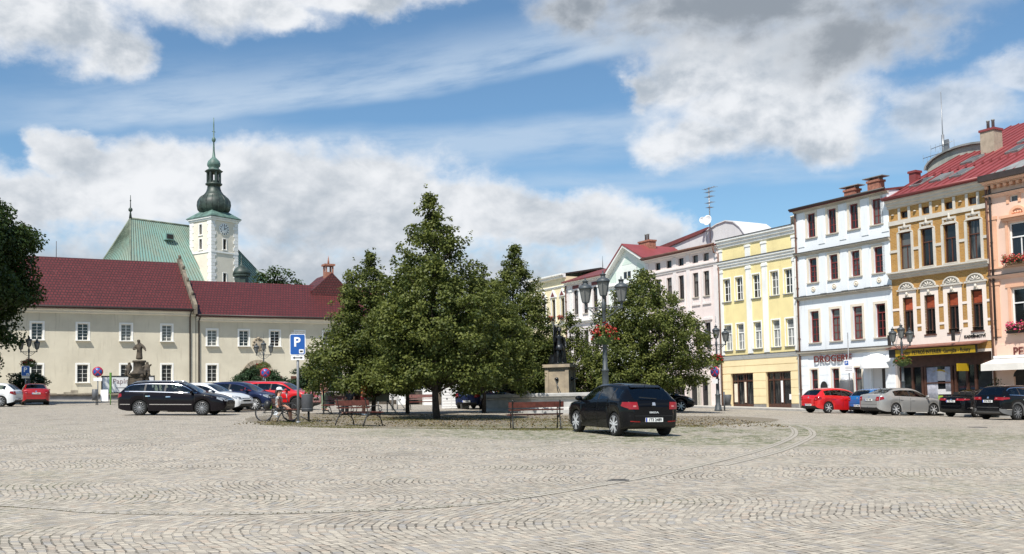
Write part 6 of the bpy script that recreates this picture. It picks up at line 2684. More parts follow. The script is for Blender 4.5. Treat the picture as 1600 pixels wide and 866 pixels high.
def parking_plate(t, z, w, h, sub=True):
    m = MB()
    m.prism(rounded(w, h, .06), -.075, -.05)
    m.prism(rounded(w - .04, h - .04, .05), -.079, -.0752, 1)
    o = m.build('parking_plate', [M_white_p, M_sblue], t, (0, 0, z))
    text('letter', 'P', h * .62, M_white_p, o, (-.02, -.083, h * .10), .003, .012)
    m = MB()
    m.prism(rounded(w * .30, h * .20, .02), -.083, -.0795)
    m.prism(rounded(w * .20, h * .08, .02), -.0865, -.0835, 1)
    m.lathe([(.001, 0), (.03, 0)], 12, (0, 0, 0)) if False else None
    m.build('pictogram', [M_white_p, M_letterk], o, (w * .24, 0, -h * .33))
    return o


parking_plate(t, 2.77, .54, .74)
m = MB()
m.prism(rounded(.46, .16, .02), -.075, -.05)
ap = m.build('arrow_plate', M_white_p, t, (0, 0, 2.30))
m = MB()
m.box(-.12, .12, -.082, -.0755, -.014, .014)
for s in (-1, 1):
    m.prism([(s * .18, 0), (s * .10, .045), (s * .10, -.045)], -.082, -.0755)
m.build('arrow', M_letterk, ap)
m = MB()
m.box(-.22, .22, -.045, .045, 3.16, 3.21)
m.build('post_cap', M_zinc, t)

t = thing('parking_sign', 'small blue parking sign under the lamp by the dark tree at the far left', 'road sign', (-33.2, 69.8, gz(-33.2, 69.8)), radians(22), 'blue parking signs')
m = MB()
m.tube([(0, 0, -.1), (0, 0, 2.6)], .04, 8)
m.build('post', M_zinc, t)
parking_plate(t, 2.25, .52, .68)
m = MB()
m.box(-.24, .24, -.07, -.05, 1.75, 1.88)
m.build('plate', M_cream, t)

t = thing('parking_sign', 'white and blue parking plate on a thin pole before the DROGERIE shop', 'road sign', (19.9, 60.6, gz(19.9, 60.6)), radians(-28), 'blue parking signs')
m = MB()
m.tube([(0, 0, -.1), (0, 0, 4.75)], .03, 8)
m.build('post', M_zinc, t)
m = MB()
m.prism(rounded(.55, .78, .03), -.06, -.03)
pp = m.build('plate', M_white_p, t, (0, 0, 2.75))
m = MB()
m.prism(rounded(.22, .26, .02), -.066, -.0605)
m.build('blue_field', M_sblue, pp, (-.12, 0, .2))
text('letter', 'P', .2, M_white_p, pp, (-.12, -.072, .2), .002, .004)
for k in range(3):
    m = MB()
    m.box(-.2, .2, -.066, -.0605, -.06 - k * .1, -.03 - k * .1)
    m.build('text_line', M_zinc, pp)


# ------------------------------------------------------------------ benches
def bench(label, x, y, yaw, length=1.75, group='iron park benches with red brown slats', dz=0):
    """local +y is the way the sitter looks"""
    t = thing('park_bench', label, 'bench', (x, y, gz(x, y) + dz), yaw, group)
    hl = length / 2
    m = MB()
    for k in range(3):
        y0 = -.02 + k * .155
        m.obox((0, y0 + .06, .445 - .008 * k + .02), (hl, 0, 0), (0, .065, 0), (0, 0, .018))
    m.build('seat', M_slat, t)
    m = MB()
    m.obox((0, -.185, .76), (hl, 0, 0), (0, .016, 0), (0, -.022, .088))
    m.obox((0, -.155, .605), (hl, 0, 0), (0, .013, 0), (0, -.008, .022))
    m.build('backrest', M_slat, t)
    for s in (-1, 1):
        X = s * (hl - .12)
        m = MB()
        m.tube([(X, -.33, .0), (X, -.25, .2), (X, -.12, .40), (X, -.14, .5), (X, -.19, .70), (X, -.23, .88), (X, -.26, .90)], .021, 6)
        m.tube([(X, .46, .0), (X, .43, .16), (X, .36, .30), (X, .37, .42)], .021, 6)
        m.tube([(X, -.12, .41), (X, .40, .41)], .019, 6)
        m.tube([(X, -.22, .28), (X, -.02, .37), (X, .15, .385), (X, .36, .28)], .014, 5)
        m.tube([(X, -.17, .64), (X, -.02, .635), (X, .18, .66), (X, .36, .655), (X, .44, .60), (X, .44, .51), (X, .38, .47), (X, .33, .50), (X, .34, .56), (X, .38, .565)], .016, 6)
        m.tube([(X, .37, .42), (X, .40, .5)], .016, 6)
        m.build('iron_side', M_ironk, t)
    return t


bench('red brown bench standing askew on the left of the trees, nearer the parking sign', -5.15, 33.75, radians(-44))
bench('red brown bench seen square on from behind, left of the black hatchback', .69, 31.95, radians(6), 1.72)
bench('bench on which the woman in a cap is sitting', -8.35, 37.0, radians(-64), 1.5)
bench('distant red bench behind the thick dark trunk', -4.9, 55.0, radians(172), 1.6)
bench('dark far bench where two people rest, seen through the slatted bench', -7.55, 45.9, radians(160), 1.9)

# waste bins on posts
for lb, x, y in (('dark grey cylindrical waste bin just right of the parking sign post', -7.55, 37.6), ('second grey waste bin on a post under the left linden', -8.5, 47.6)):
    t = thing('waste_bin', lb, 'bin', (x, y, gz(x, y)), 0, 'grey waste bins')
    m = MB()
    m.lathe([(.02, .36), (.19, .36), (.21, .38), (.21, .98), (.215, 1.0), (.20, 1.0), (.19, .9), (.02, .9)], 20)
    m.lathe([(.213, .44), (.218, .445), (.218, .47), (.213, .475)], 20)
    m.build('drum', M_bin, t)
    m = MB()
    m.tube([(-.30 if 'second' in lb else .05, .0, -.05), (-.30 if 'second' in lb else .05, .0, 1.2 if 'second' in lb else .37)], .04, 10)
    m.tube([(.05, 0, .03), (-.25, 0, .2)], .02, 6)
    m.build('stand', M_ironk, t)
# bin at the foot of the lamp by the yellow house
t = thing('waste_bin', 'grey waste bin at the foot of the lamp before the yellow house', 'bin', (12.75, 61.0, gz(12.75, 61)), 0, 'grey waste bins')
m = MB()
m.lathe([(.16, .35), (.24, .95), (.22, .98), (.2, .9)], 16)
m.tube([(-.2, 0, 0), (-.2, 0, 1.15)], .05, 8)
m.build('drum', M_bin, t)
# grey bollard with a dome top by the drugstore wall
t = thing('bollard', 'grey steel container with a domed top between the drugstore windows', 'bollard', (20.6, 63.3, gz(20.6, 63.3)), 0)
m = MB()
m.lathe([(.42, -.1), (.42, 1.75), (.40, 1.95), (.30, 2.12), (.15, 2.2), (.001, 2.22)], 18)
m.build('drum', M_bin, t)
m = MB()
m.lathe([(.405, 1.94), (.31, 2.115), (.16, 2.2), (.001, 2.226)], 18)
m.build('dome', M_rim, t)


# ------------------------------------------------------------------ fountain and its statue
M_bronze = mat('bronze_dark', (.028, .030, .034), .36, metal=.75, col2=(.075, .08, .085), scale=6, bump=.25, bscale=18)
FX, FY = 2.55, 54.6
fz = gz(FX, FY)
t = thing('fountain', 'octagonal grey stone fountain basin with a square sandstone pedestal', 'fountain', (FX, FY, fz), radians(0))
m = MB()
R0 = 4.35
pr = [(R0 + .45, -.3), (R0 + .45, .12), (R0 + .12, .14), (R0 + .08, .22), (R0, .26), (R0, .66), (R0 + .05, .70), (R0 + .06, .74), (R0 + .12, .78), (R0 + .20, .80), (R0 + .20, .92), (R0 + .14, .96), (R0 - .22, .96), (R0 - .30, .90), (R0 - .30, .30), (.01, .28)]
m.lathe(pr, 8, (0, 0, 0), 0, False, pi / 8)
m.build('basin', mat('basin_granite', (.46, .45, .43), .8, col2=(.34, .335, .32), scale=1.8, bump=.2, bscale=30), t)
m = MB()
m.lathe([(.01, .62), (R0 - .31, .62)], 8, (0, 0, 0), 0, False, pi / 8)
m.build('water', mat('basin_water', (.02, .035, .03), .05), t)
m = MB()
# carved frieze under the rim
for k in range(8):
    a0, a1 = pi / 8 + 2 * pi * k / 8, pi / 8 + 2 * pi * (k + 1) / 8
    p, q = Vector((cos(a0), sin(a0), 0)) * (R0 + .06), Vector((cos(a1), sin(a1), 0)) * (R0 + .06)
    n_ = 9
    for j in range(n_):
        c_ = p.lerp(q, (j + .5) / n_)
        d_ = (q - p).normalized()
        o_ = Vector((d_.y, -d_.x, 0))
        m.obox(c_ + Vector((0, 0, .715)), d_ * (.5 * (q - p).length / n_ - .03), o_ * .05, (0, 0, .028))
m.build('frieze', M_stone, t)
m = MB()
m.box(-.72, .72, -.72, .72, .2, .78)
m.box(-.60, .60, -.60, .60, .78, 2.26)
m.box(-.66, .66, -.66, .66, 2.26, 2.34)
m.box(-.76, .76, -.76, .76, 2.34, 2.50)
for s in (-1, 1):
    m.box(-.66, -.46, s * .60 - .05, s * .60 + .05, .8, 2.25)
    m.box(.46, .66, s * .60 - .05, s * .60 + .05, .8, 2.25)
pd = m.build('pedestal', mat('pedestal_sandstone', (.44, .36, .25), .85, col2=(.28, .23, .17), scale=1.6, bump=.25, bscale=22), t, (0, .2, 0), radians(-20))
m = MB()
for a in (0, pi / 2, pi, 1.5 * pi):
    d_ = Vector((cos(a), sin(a), 0))
    m.tube([d_ * .6 + Vector((0, 0, 1.72)), d_ * .95 + Vector((0, 0, 1.74)), d_ * 1.0 + Vector((0, 0, 1.70))], .03, 6)
    m.ball(d_ * .64 + Vector((0, 0, 1.72)), .10, 0, 8)
sp_ = m.build('spout', M_bronze, pd)
m = MB()
for a in (-pi / 2,):
    d_ = Vector((cos(a), sin(a), 0))
    sd = Vector((1, 0, 0))
    m.tube([d_ * .98 + Vector((0, 0, 1.70)), d_ * 1.1 + sd * .25 + Vector((0, 0, 1.2)), d_ * 1.15 + sd * .5 + Vector((0, 0, .63))], .022, 6)
m.build('water_jet', mat('water_jet_dark', (.08, .085, .085), .2), pd)


def skin(name, joints, bones, m, parent=None, loc=(0, 0, 0), rot=(0, 0, 0), sub=2, root=0):
    """one continuous figure grown round a skeleton"""
    me = bpy.data.meshes.new(name)
    me.from_pydata([j[0] for j in joints], bones, [])
    o = bpy.data.objects.new(name, me)
    C.objects.link(o)
    md = o.modifiers.new('skin', 'SKIN')
    md.use_smooth_shade = True
    sv = me.skin_vertices[0].data
    for i, j in enumerate(joints):
        r_ = j[1]
        sv[i].radius = r_ if isinstance(r_, tuple) else (r_, r_)
        sv[i].use_root = (i == root)
    s_ = o.modifiers.new('sub', 'SUBSURF')
    s_.levels = s_.render_levels = sub
    dg = bpy.context.evaluated_depsgraph_get()
    out = bpy.data.meshes.new_from_object(o.evaluated_get(dg))
    bpy.data.objects.remove(o)
    out.materials.clear()
    out.materials.append(m)
    out.polygons.foreach_set('use_smooth', [True] * len(out.polygons))
    r_ = link(name, out, parent, loc)
    r_.rotation_euler = rot
    return r_


def hand(joints, bones, wrist, d, side, up, s=1.0):
    """palm with four fingers and a thumb, appended to a skeleton; d points along the hand"""
    d, side, up = Vector(d).normalized(), Vector(side).normalized(), Vector(up).normalized()
    w = Vector(joints[wrist][0])
    k = len(joints)
    joints.append((tuple(w + d * .07 * s), (.034 * s, .018 * s)))
    bones.append((wrist, k))
    for j, (off, l) in enumerate(((-.028, .062), (-.010, .075), (.010, .07), (.028, .055))):
        b = w + d * .095 * s + side * off * s
        a_ = len(joints)
        joints.append((tuple(b), .010 * s))
        joints.append((tuple(b + d * l * .55 * s - up * .012 * s), .009 * s))
        joints.append((tuple(b + d * l * .85 * s - up * .035 * s), .007 * s))
        bones += [(k, a_), (a_, a_ + 1), (a_ + 1, a_ + 2)]
    a_ = len(joints)
    joints.append((tuple(w + d * .035 * s - side * .04 * s), .011 * s))
    joints.append((tuple(w + d * .075 * s - side * .06 * s - up * .015 * s), .009 * s))
    bones += [(wrist, a_), (a_, a_ + 1)]


# bronze knight with a banner
t = thing('statue', 'dark bronze statue of an armoured saint holding a banner on the fountain pedestal', 'statue', (FX - .02, FY + .2, fz + 2.5), radians(25))
J = [((0, 0, 1.02), (.165, .13)), ((0, .01, 1.22), (.15, .115)), ((0, .02, 1.42), (.19, .125)), ((0, .01, 1.54), (.10, .08)), ((0, -.01, 1.63), .065), ((0, -.035, 1.73), (.095, .105)), ((0, -.02, 1.83), (.09, .10)),
     ((-.11, 0, .94), .11), ((-.13, -.05, .52), .078), ((-.13, 0, .12), .055), ((-.14, -.14, .05), .05), ((.12, .02, .94), .11), ((.16, -.02, .52), .078), ((.17, .06, .12), .055), ((.22, -.07, .05), .05),
     ((-.23, 0, 1.47), .075), ((-.38, -.06, 1.28), .055), ((-.44, -.22, 1.42), .045), ((.23, 0, 1.47), .075), ((.34, -.05, 1.20), .055), ((.28, -.22, 1.02), .045)]
B = [(0, 1), (1, 2), (2, 3), (3, 4), (4, 5), (5, 6), (0, 7), (7, 8), (8, 9), (9, 10), (0, 11), (11, 12), (12, 13), (13, 14), (2, 15), (15, 16), (16, 17), (2, 18), (18, 19), (19, 20)]
hand(J, B, 17, (-.3, -.5, .5), (.7, -.4, 0), (0, 0, 1))
hand(J, B, 20, (-.2, -.7, -.5), (.8, -.2, 0), (0, 0, 1))
skin('body', J, B, M_bronze, t)
m = MB()
m.lathe([(.13, 1.80), (.125, 1.88), (.09, 1.95), (.02, 1.99)], 12, (0, -.02, 0))
m.lathe([(.17, 1.80), (.15, 1.83), (.12, 1.83)], 12, (0, -.03, 0))
for k in range(6):
    m.ball((0, .04 + k * .03, 2.0 + .02 * sin(k)), .045, 0, 6)
m.build('helmet', M_bronze, t)
m = MB()
# skirt of the armour, cloak folds
m.lathe([(.17, 1.10), (.22, .95), (.26, .78), (.24, .76), (.16, 1.0)], 14)
rows = []
for i in range(9):
    f = i / 8
    rows.append([(x * (.26 + .20 * f) + .05, .14 + .10 * f + .035 * sin(x * 9 + f * 2) - .08 * abs(x), 1.5 - 1.38 * f) for x in [(-1 + 2 * k / 14) for k in range(15)]])
for r0, r1 in zip(rows, rows[1:]):
    for k in range(14):
        m.quad([r0[k], r0[k + 1], r1[k + 1], r1[k]], 0, True)
        m.quad([(a, b + .03, c) for a, b, c in (r0[k + 1], r0[k], r1[k], r1[k + 1])], 0, True)
weld(m.build('cloak', M_bronze, t))
m = MB()
m.tube([(-.46, -.26, .02), (-.47, -.26, 2.35)], .018, 6)
m.lathe([(.03, 0), (.04, .06), (.001, .2)], 6, (-.47, -.26, 2.33))
rows = []
for i in range(10):
    f = i / 9
    rows.append([(-.47 + (.02 + q * (.40 - .12 * f)) + .02 * sin(f * 7 + q * 4), -.26 + q * .34 + .06 * sin(q * 5 + f * 3), 2.28 - f * 1.0 - q * .42 * (1 - .2 * f)) for q in [k / 8 for k in range(9)]])
for r0, r1 in zip(rows, rows[1:]):
    for k in range(8):
        m.quad([r0[k], r0[k + 1], r1[k + 1], r1[k]], 0, True)
        m.quad([(a, b + .02, c) for a, b, c in (r0[k + 1], r0[k], r1[k], r1[k + 1])], 0, True)
weld(m.build('banner', M_bronze, t))
m = MB()
m.box(-.55, .55, -.45, .42, -.02, .07)
m.box(-.45, -.1, .1, .40, .07, .42)
m.box(-.40, -.15, .13, .36, .42, .55)
m.build('plinth', M_bronze, t)

# weathered stone saint on its column before the manor
sx, sy = -28.55, 78.3
sz_ = gz(sx, sy)
t = thing('statue', 'weathered sandstone saint on a tall pedestal flanked by cherubs before the manor', 'statue', (sx, sy, sz_), radians(-10))
m = MB()
m.box(-.8, .8, -.7, .7, -.1, .55)
m.box(-.52, .52, -.48, .48, .55, 1.95)
m.box(-.62, .62, -.56, .56, 1.95, 2.12)
m.lathe([(.75, 2.12), (.55, 2.3), (.44, 2.45), (.42, 3.0), (.5, 3.06), (.5, 3.18)], 12)
for s in (-1, 1):
    m.lathe([(.02, 1.1), (.16, 1.15), (.2, 1.5), (.12, 1.9), (.2, 2.1)], 8, (s * .72, -.1, 0))
m.build('pedestal', M_sand, t)
J = [((0, 0, .60), (.25, .20)), ((0, 0, .12), (.33, .28)), ((.03, 0, .95), (.22, .17)), ((.02, -.01, 1.22), (.25, .16)), ((.0, -.03, 1.40), .085), ((-.03, -.07, 1.58), (.13, .14)), ((-.03, -.07, 1.70), .115),
     ((-.25, -.02, 1.20), .11), ((-.40, -.18, .95), .10), ((-.10, -.30, .98), .06), ((.27, 0, 1.20), .11), ((.46, -.05, 1.0), .10), ((.58, -.14, .86), .06)]
B = [(0, 1), (0, 2), (2, 3), (3, 4), (4, 5), (5, 6), (3, 7), (7, 8), (8, 9), (3, 10), (10, 11), (11, 12)]
hand(J, B, 9, (.8, -.2, .1), (0, 0, 1), (0, 1, 0), 1.2)
hand(J, B, 12, (.6, -.5, -.2), (0, 0, 1), (0, 1, 0), 1.2)
skin('saint_body', J, B, M_sand, t, (0, 0, 3.1))
for s in (-1, 1):
    J = [((0, 0, 0), .17), ((0, 0, .22), .15), ((0, 0, .36), .06), ((.0, -.02, .48), .115), ((-.12, 0, .24), .06), ((-.26, -.08, .15), .05), ((.12, 0, .24), .06), ((.24, -.1, .32), .05), ((-.1, -.14, -.05), .085), ((-.1, -.18, -.32), .055), ((.1, -.14, -.05), .085), ((.12, -.2, -.3), .055)]
    B = [(0, 1), (1, 2), (2, 3), (1, 4), (4, 5), (1, 6), (6, 7), (0, 8), (8, 9), (0, 10), (10, 11)]
    skin('cherub', J, B, M_sand, t, (s * .74, -.15, 2.42), (0, 0, s * .4)).scale = (1.35, 1.35, 1.35)

# banner on a frame beside it
t = thing('banner_frame', 'white paper shop banner in a black frame behind the estate car', 'banner', (-30.1, 80.2, gz(-30.1, 80.2)), LA)
m = MB()
m.box(-1.9, 1.9, -.02, .02, .75, 1.95)
pn = m.build('panel', M_white_p, t)
m = MB()
m.box(-1.98, -1.9, -.05, .05, -.1, 2.05)
m.box(1.9, 1.98, -.05, .05, -.1, 2.05)
m.box(-1.9, 1.9, -.04, .04, 1.952, 2.04)
m.box(-1.9, 1.9, -.04, .04, .66, .748)
m.build('frame', M_ironk, t)
text('lettering', 'Papír', .55, mat('letter_grey_red', (.30, .22, .22), .6), pn, (-.6, -.03, 1.6), .004, .0)
m = MB()
m.box(-.9, 1.2, -.03, -.021, 1.08, 1.12)
m.build('rule', M_bin, pn)

# things glimpsed under the trees
for lb, x, y, h in (('white gate pillar with a grey cap, the taller one left of the dark trunk', -7.9, 73.5, 1.95), ('white gate pillar with a grey cap, the shorter one nearest the dark trunk', -5.95, 72.5, 1.45), ('white gate pillar behind the far bench on the left', -11.3, 72.0, 1.75)):
    t = thing('gate_pillar', lb, 'pillar', (x, y, gz(x, y)), .2, 'white gate pillars')
    m = MB()
    m.box(-.42, .42, -.42, .42, -.2, h)
    m.build('shaft', M_white, t)
    m = MB()
    m.lathe([(.72, h + .002), (.72, h + .1), (.30, h + .3), (.05, h + .34)], 4, (0, 0, 0), 0, False, pi / 4)
    m.build('cap', M_plinth, t)
t = thing('garden_wall', 'low dark stone wall running between the white gate pillars', 'wall', (-7.5, 74.6, gz(-7.5, 74.6)), 0)
m = MB()
m.box(-9.0, 5.5, -.2, .2, -.4, .95)
m.build('masonry', M_sand, t)
m = MB()
m.box(-9.0, 5.5, -.26, .26, .952, 1.05)
m.build('coping', M_plinth, t)
t = thing('parcel_locker', 'white cabinet of three tall lockers with a red sign band', 'locker', (-3.38, 60.0, gz(-3.4, 60)), radians(8))
for k in range(3):
    m = MB()
    m.box(-.70 + k * .47, -.24 + k * .47, -.25, .25, .02, 1.35)
    for j in range(8):
        m.box(-.68 + k * .47, -.26 + k * .47, -.256, -.249, .1 + j * .15, .11 + j * .15, 1)
    m.box(-.50 + k * .47, -.43 + k * .47, -.275, -.256, .5, .56, 1)
    m.build('locker_door', [M_white_p, M_bin], t)
m = MB()
m.box(-.2, .72, -.262, -.24, 1.37, 1.62)
m.build('sign_band', M_sred, t)
m = MB()
m.box(-.68, .69, -.2, .2, -.05, .018)
m.build('plinth', M_bin, t)
t.scale = (1.12, 1.12, 1.12)
t = thing('notice_board', 'grey notice board on two posts right of the white lockers', 'notice board', (-2.35, 59.0, gz(-2.35, 59)), radians(3))
m = MB()
for s in (-1, 1):
    m.tube([(s * .56, 0, -.1), (s * .56, 0, 1.9)], .05, 8)
m.build('post', M_zinc, t)
m = MB()
m.box(-.5, .5, -.04, .04, .72, 1.8)
pn = m.build('board', M_bin, t)
m = MB()
m.box(-.44, .44, -.047, -.041, .86, 1.74)
m.build('notice_sheet', mat('notice_paper', (.36, .36, .37), .7, col2=(.22, .21, .22), scale=5), pn)
t.scale = (1.12, 1.12, 1.12)
for lb, x, y, w in (('large grey hoarding panel on a trestle under the left linden', -6.75, 47.6, 2.0), ('pale panel leaning behind the hoarding', -6.6, 54.0, 1.2)):
    t = thing('hoarding', lb, 'panel', (x, y, gz(x, y)), radians(4), 'panels under the trees')
    m = MB()
    m.box(-w / 2, w / 2, -.03, .03, .55, 1.85)
    m.build('panel', mat('hoarding_print', (.30, .31, .26), .6, col2=(.15, .17, .14), scale=1.3) if w > 1.5 else M_render, t)
    m = MB()
    for s in (-1, 1):
        m.tube([(s * (w / 2 - .1), 0, .0), (s * (w / 2 - .1), 0, .6)], .03, 6)
        m.tube([(s * (w / 2 - .1), 0, .62), (s * (w / 2 + .35), -.3, .0)], .028, 6)
    m.box(-w / 2 - .4, w / 2 + .4, -.05, .02, -.02, .06)
    m.build('trestle', M_zinc, t)
for lb, x, y, h in (('slim grey post left of the dark trunk', -6.35, 54.0, 1.6), ('slim grey post just right of the dark trunk', -4.05, 52.0, 1.7)):
    t = thing('post', lb, 'post', (x, y, gz(x, y)), 0, 'slim posts under the trees')
    m = MB()
    m.tube([(0, 0, -.1), (0, 0, h)], .06, 8)
    m.lathe([(.075, h), (.06, h + .05), (.001, h + .07)], 8)
    m.build('shaft', M_zinc, t)


# flower boxes on the peach and cream houses
def flower_box(label, u, z, w, seed, pink=False):
    rng = random.Random(seed)
    p = Vector(RO) + Vector((cos(RA), sin(RA), 0)) * u + Vector((-sin(RA), cos(RA), 0)) * -.28
    t = thing('flower_box', label, 'flower box', (p.x, p.y, z), RA, 'flower boxes on window sills')
    m = MB()
    m.box(-w / 2, w / 2, -.12, .12, 0, .16)
    m.build('trough', M_gutter, t)
    V, F, T = [], [], []
    m = MB()
    for k in range(int(260 * w)):
        q = Vector((rng.uniform(-w / 2, w / 2), rng.gauss(-.06, .10), .22 + rng.gauss(0, .08) - .2 * (rng.random() < .3)))
        leaves(V, F, T, q, Vector((0, -1, .6)), .075, rng, rng.random())
        if k % 2:
            q = q + Vector((0, -.05, .05))
            n_ = Vector((rng.gauss(0, .6), -1, rng.gauss(.4, .5))).normalized()
            u_ = n_.orthogonal().normalized() * .035
            v_ = n_.cross(u_)
            m.quad([q - u_ - v_, q + u_ - v_, q + u_ + v_, q - u_ + v_])
    me = bpy.data.meshes.new('foliage')
    me.from_pydata([tuple(v) for v in V], [], F)
    at = me.attributes.new('tint', 'FLOAT', 'FACE')
    at.data.foreach_set('value', T)
    me.materials.append(M_linden)
    link('foliage', me, t)
    m.build('blossom', mat('cerise_geranium', (.50, .02, .10), .6) if pink else M_flower, t)


flower_box('box of orange red geraniums on the upper window sill of the peach house', 24.75, 8.42, 1.5, 1)
flower_box('box of cerise geraniums on the lower window sill of the peach house', 24.8, 4.80, 1.5, 2, True)
flower_box('box of red flowers on the left window sill of the cream house', -20.9, 8.95, .7, 3)
flower_box('box of red flowers on the next window sill of the cream house', -22.5, 8.95, .7, 4)
# potted shrub by the peach house door
p = Vector(RO) + Vector((cos(RA), sin(RA), 0)) * 23.5 + Vector((-sin(RA), cos(RA), 0)) * -.7
broadleaf('potted_shrub', 'dark round shrub in a pot under the awning of the peach house', p.x, p.y, 2.2, .55, .6, 131, M_chest, 40, 60, .09, cat='plant', cmax=2.2)

# ------------------------------------------------------------------ bicycle
def bicycle():
    x, y = -8.75, 38.0
    t = thing('bicycle', 'black bicycle leaning at the bench behind the woman in a cap', 'bicycle', (x, y, gz(x, y)), radians(-8))
    t.rotation_euler = (radians(-6), 0, radians(-8))
    rw = .33
    for cx in (-.52, .52):
        w = thing_part('wheel', t)
        w.location = (cx, 0, rw)
        m = MB()
        m.tube([(cos(a) * rw, 0, sin(a) * rw) for a in [2 * pi * k / 28 for k in range(29)]], .022, 6, cap=False)
        m.build('tyre', M_tyre, w)
        m = MB()
        m.tube([(cos(a) * (rw - .028), 0, sin(a) * (rw - .028)) for a in [2 * pi * k / 28 for k in range(29)]], .010, 5, cap=False)
        for k in range(14):
            a = 2 * pi * k / 14
            m.tube([(0, .02 * (-1) ** k, 0), (cos(a) * (rw - .03), 0, sin(a) * (rw - .03))], .004, 3)
        m.tube([(0, -.05, 0), (0, .05, 0)], .022, 6)
        m.build('rim', M_bin, w)
    m = MB()
    bb, hd, st, rr, fr = (-.05, 0, .30), (.36, 0, .82), (-.20, 0, .84), (-.52, 0, rw), (.52, 0, rw)
    m.tube([bb, (.40, 0, .66)], .020, 6)
    m.tube([st, hd], .018, 6)
    m.tube([bb, st], .018, 6)
    m.tube([hd, (.41, 0, .66)], .022, 6)
    for s in (-.05, .05):
        m.tube([rr[:1] + (s,) + rr[2:], bb], .011, 5)
        m.tube([rr[:1] + (s,) + rr[2:], (st[0] + .02, 0, st[2] - .06)], .010, 5)
        m.tube([(.42, s * .8, .62), fr[:1] + (s,) + fr[2:]], .014, 5)
    m.build('frame', M_black, t)
    m = MB()
    m.tube([(.355, 0, .82), (.34, 0, .98)], .016, 6)
    m.tube([(.20, -.28, 1.0), (.32, -.22, 1.02), (.36, 0, .99), (.32, .22, 1.02), (.20, .28, 1.0)], .013, 6)
    m.build('handlebar', M_rim, t)
    m = MB()
    m.tube([(-.20, 0, .84), (-.225, 0, .92)], .014, 6)
    m.ball((-.25, 0, .95), .11, 0, 8, 1.2, .65, .35)
    m.build('saddle', M_black, t)
    m = MB()
    m.lathe([(.09, -.006), (.09, .006)], 16, (0, 0, 0))
    o = m.build('chainring', M_rim, t, (-.05, -.05, .30))
    o.rotation_euler = (pi / 2, 0, 0)
    m = MB()
    m.tube([(-.05, -.07, .30), (.06, -.09, .16)], .010, 5)
    m.tube([(-.05, .07, .30), (-.16, .09, .44)], .010, 5)
    m.box(.01, .11, -.15, -.07, .145, .165)
    m.box(-.21, -.11, .07, .15, .435, .455)
    m.build('crank', M_rim, t)


bicycle()

# ------------------------------------------------------------------ people
M_skin = mat('skin', (.42, .215, .14), .55, var=.08, scale=8)
M_skin2 = mat('skin_fair', (.46, .24, .165), .55, var=.08, scale=8)  # slightly paler, pinker skin tone
M_hair = mat('hair_brown', (.045, .022, .015), .6, var=.4, scale=20)
M_hairg = mat('hair_grey', (.40, .38, .35), .7, var=.3, scale=20)


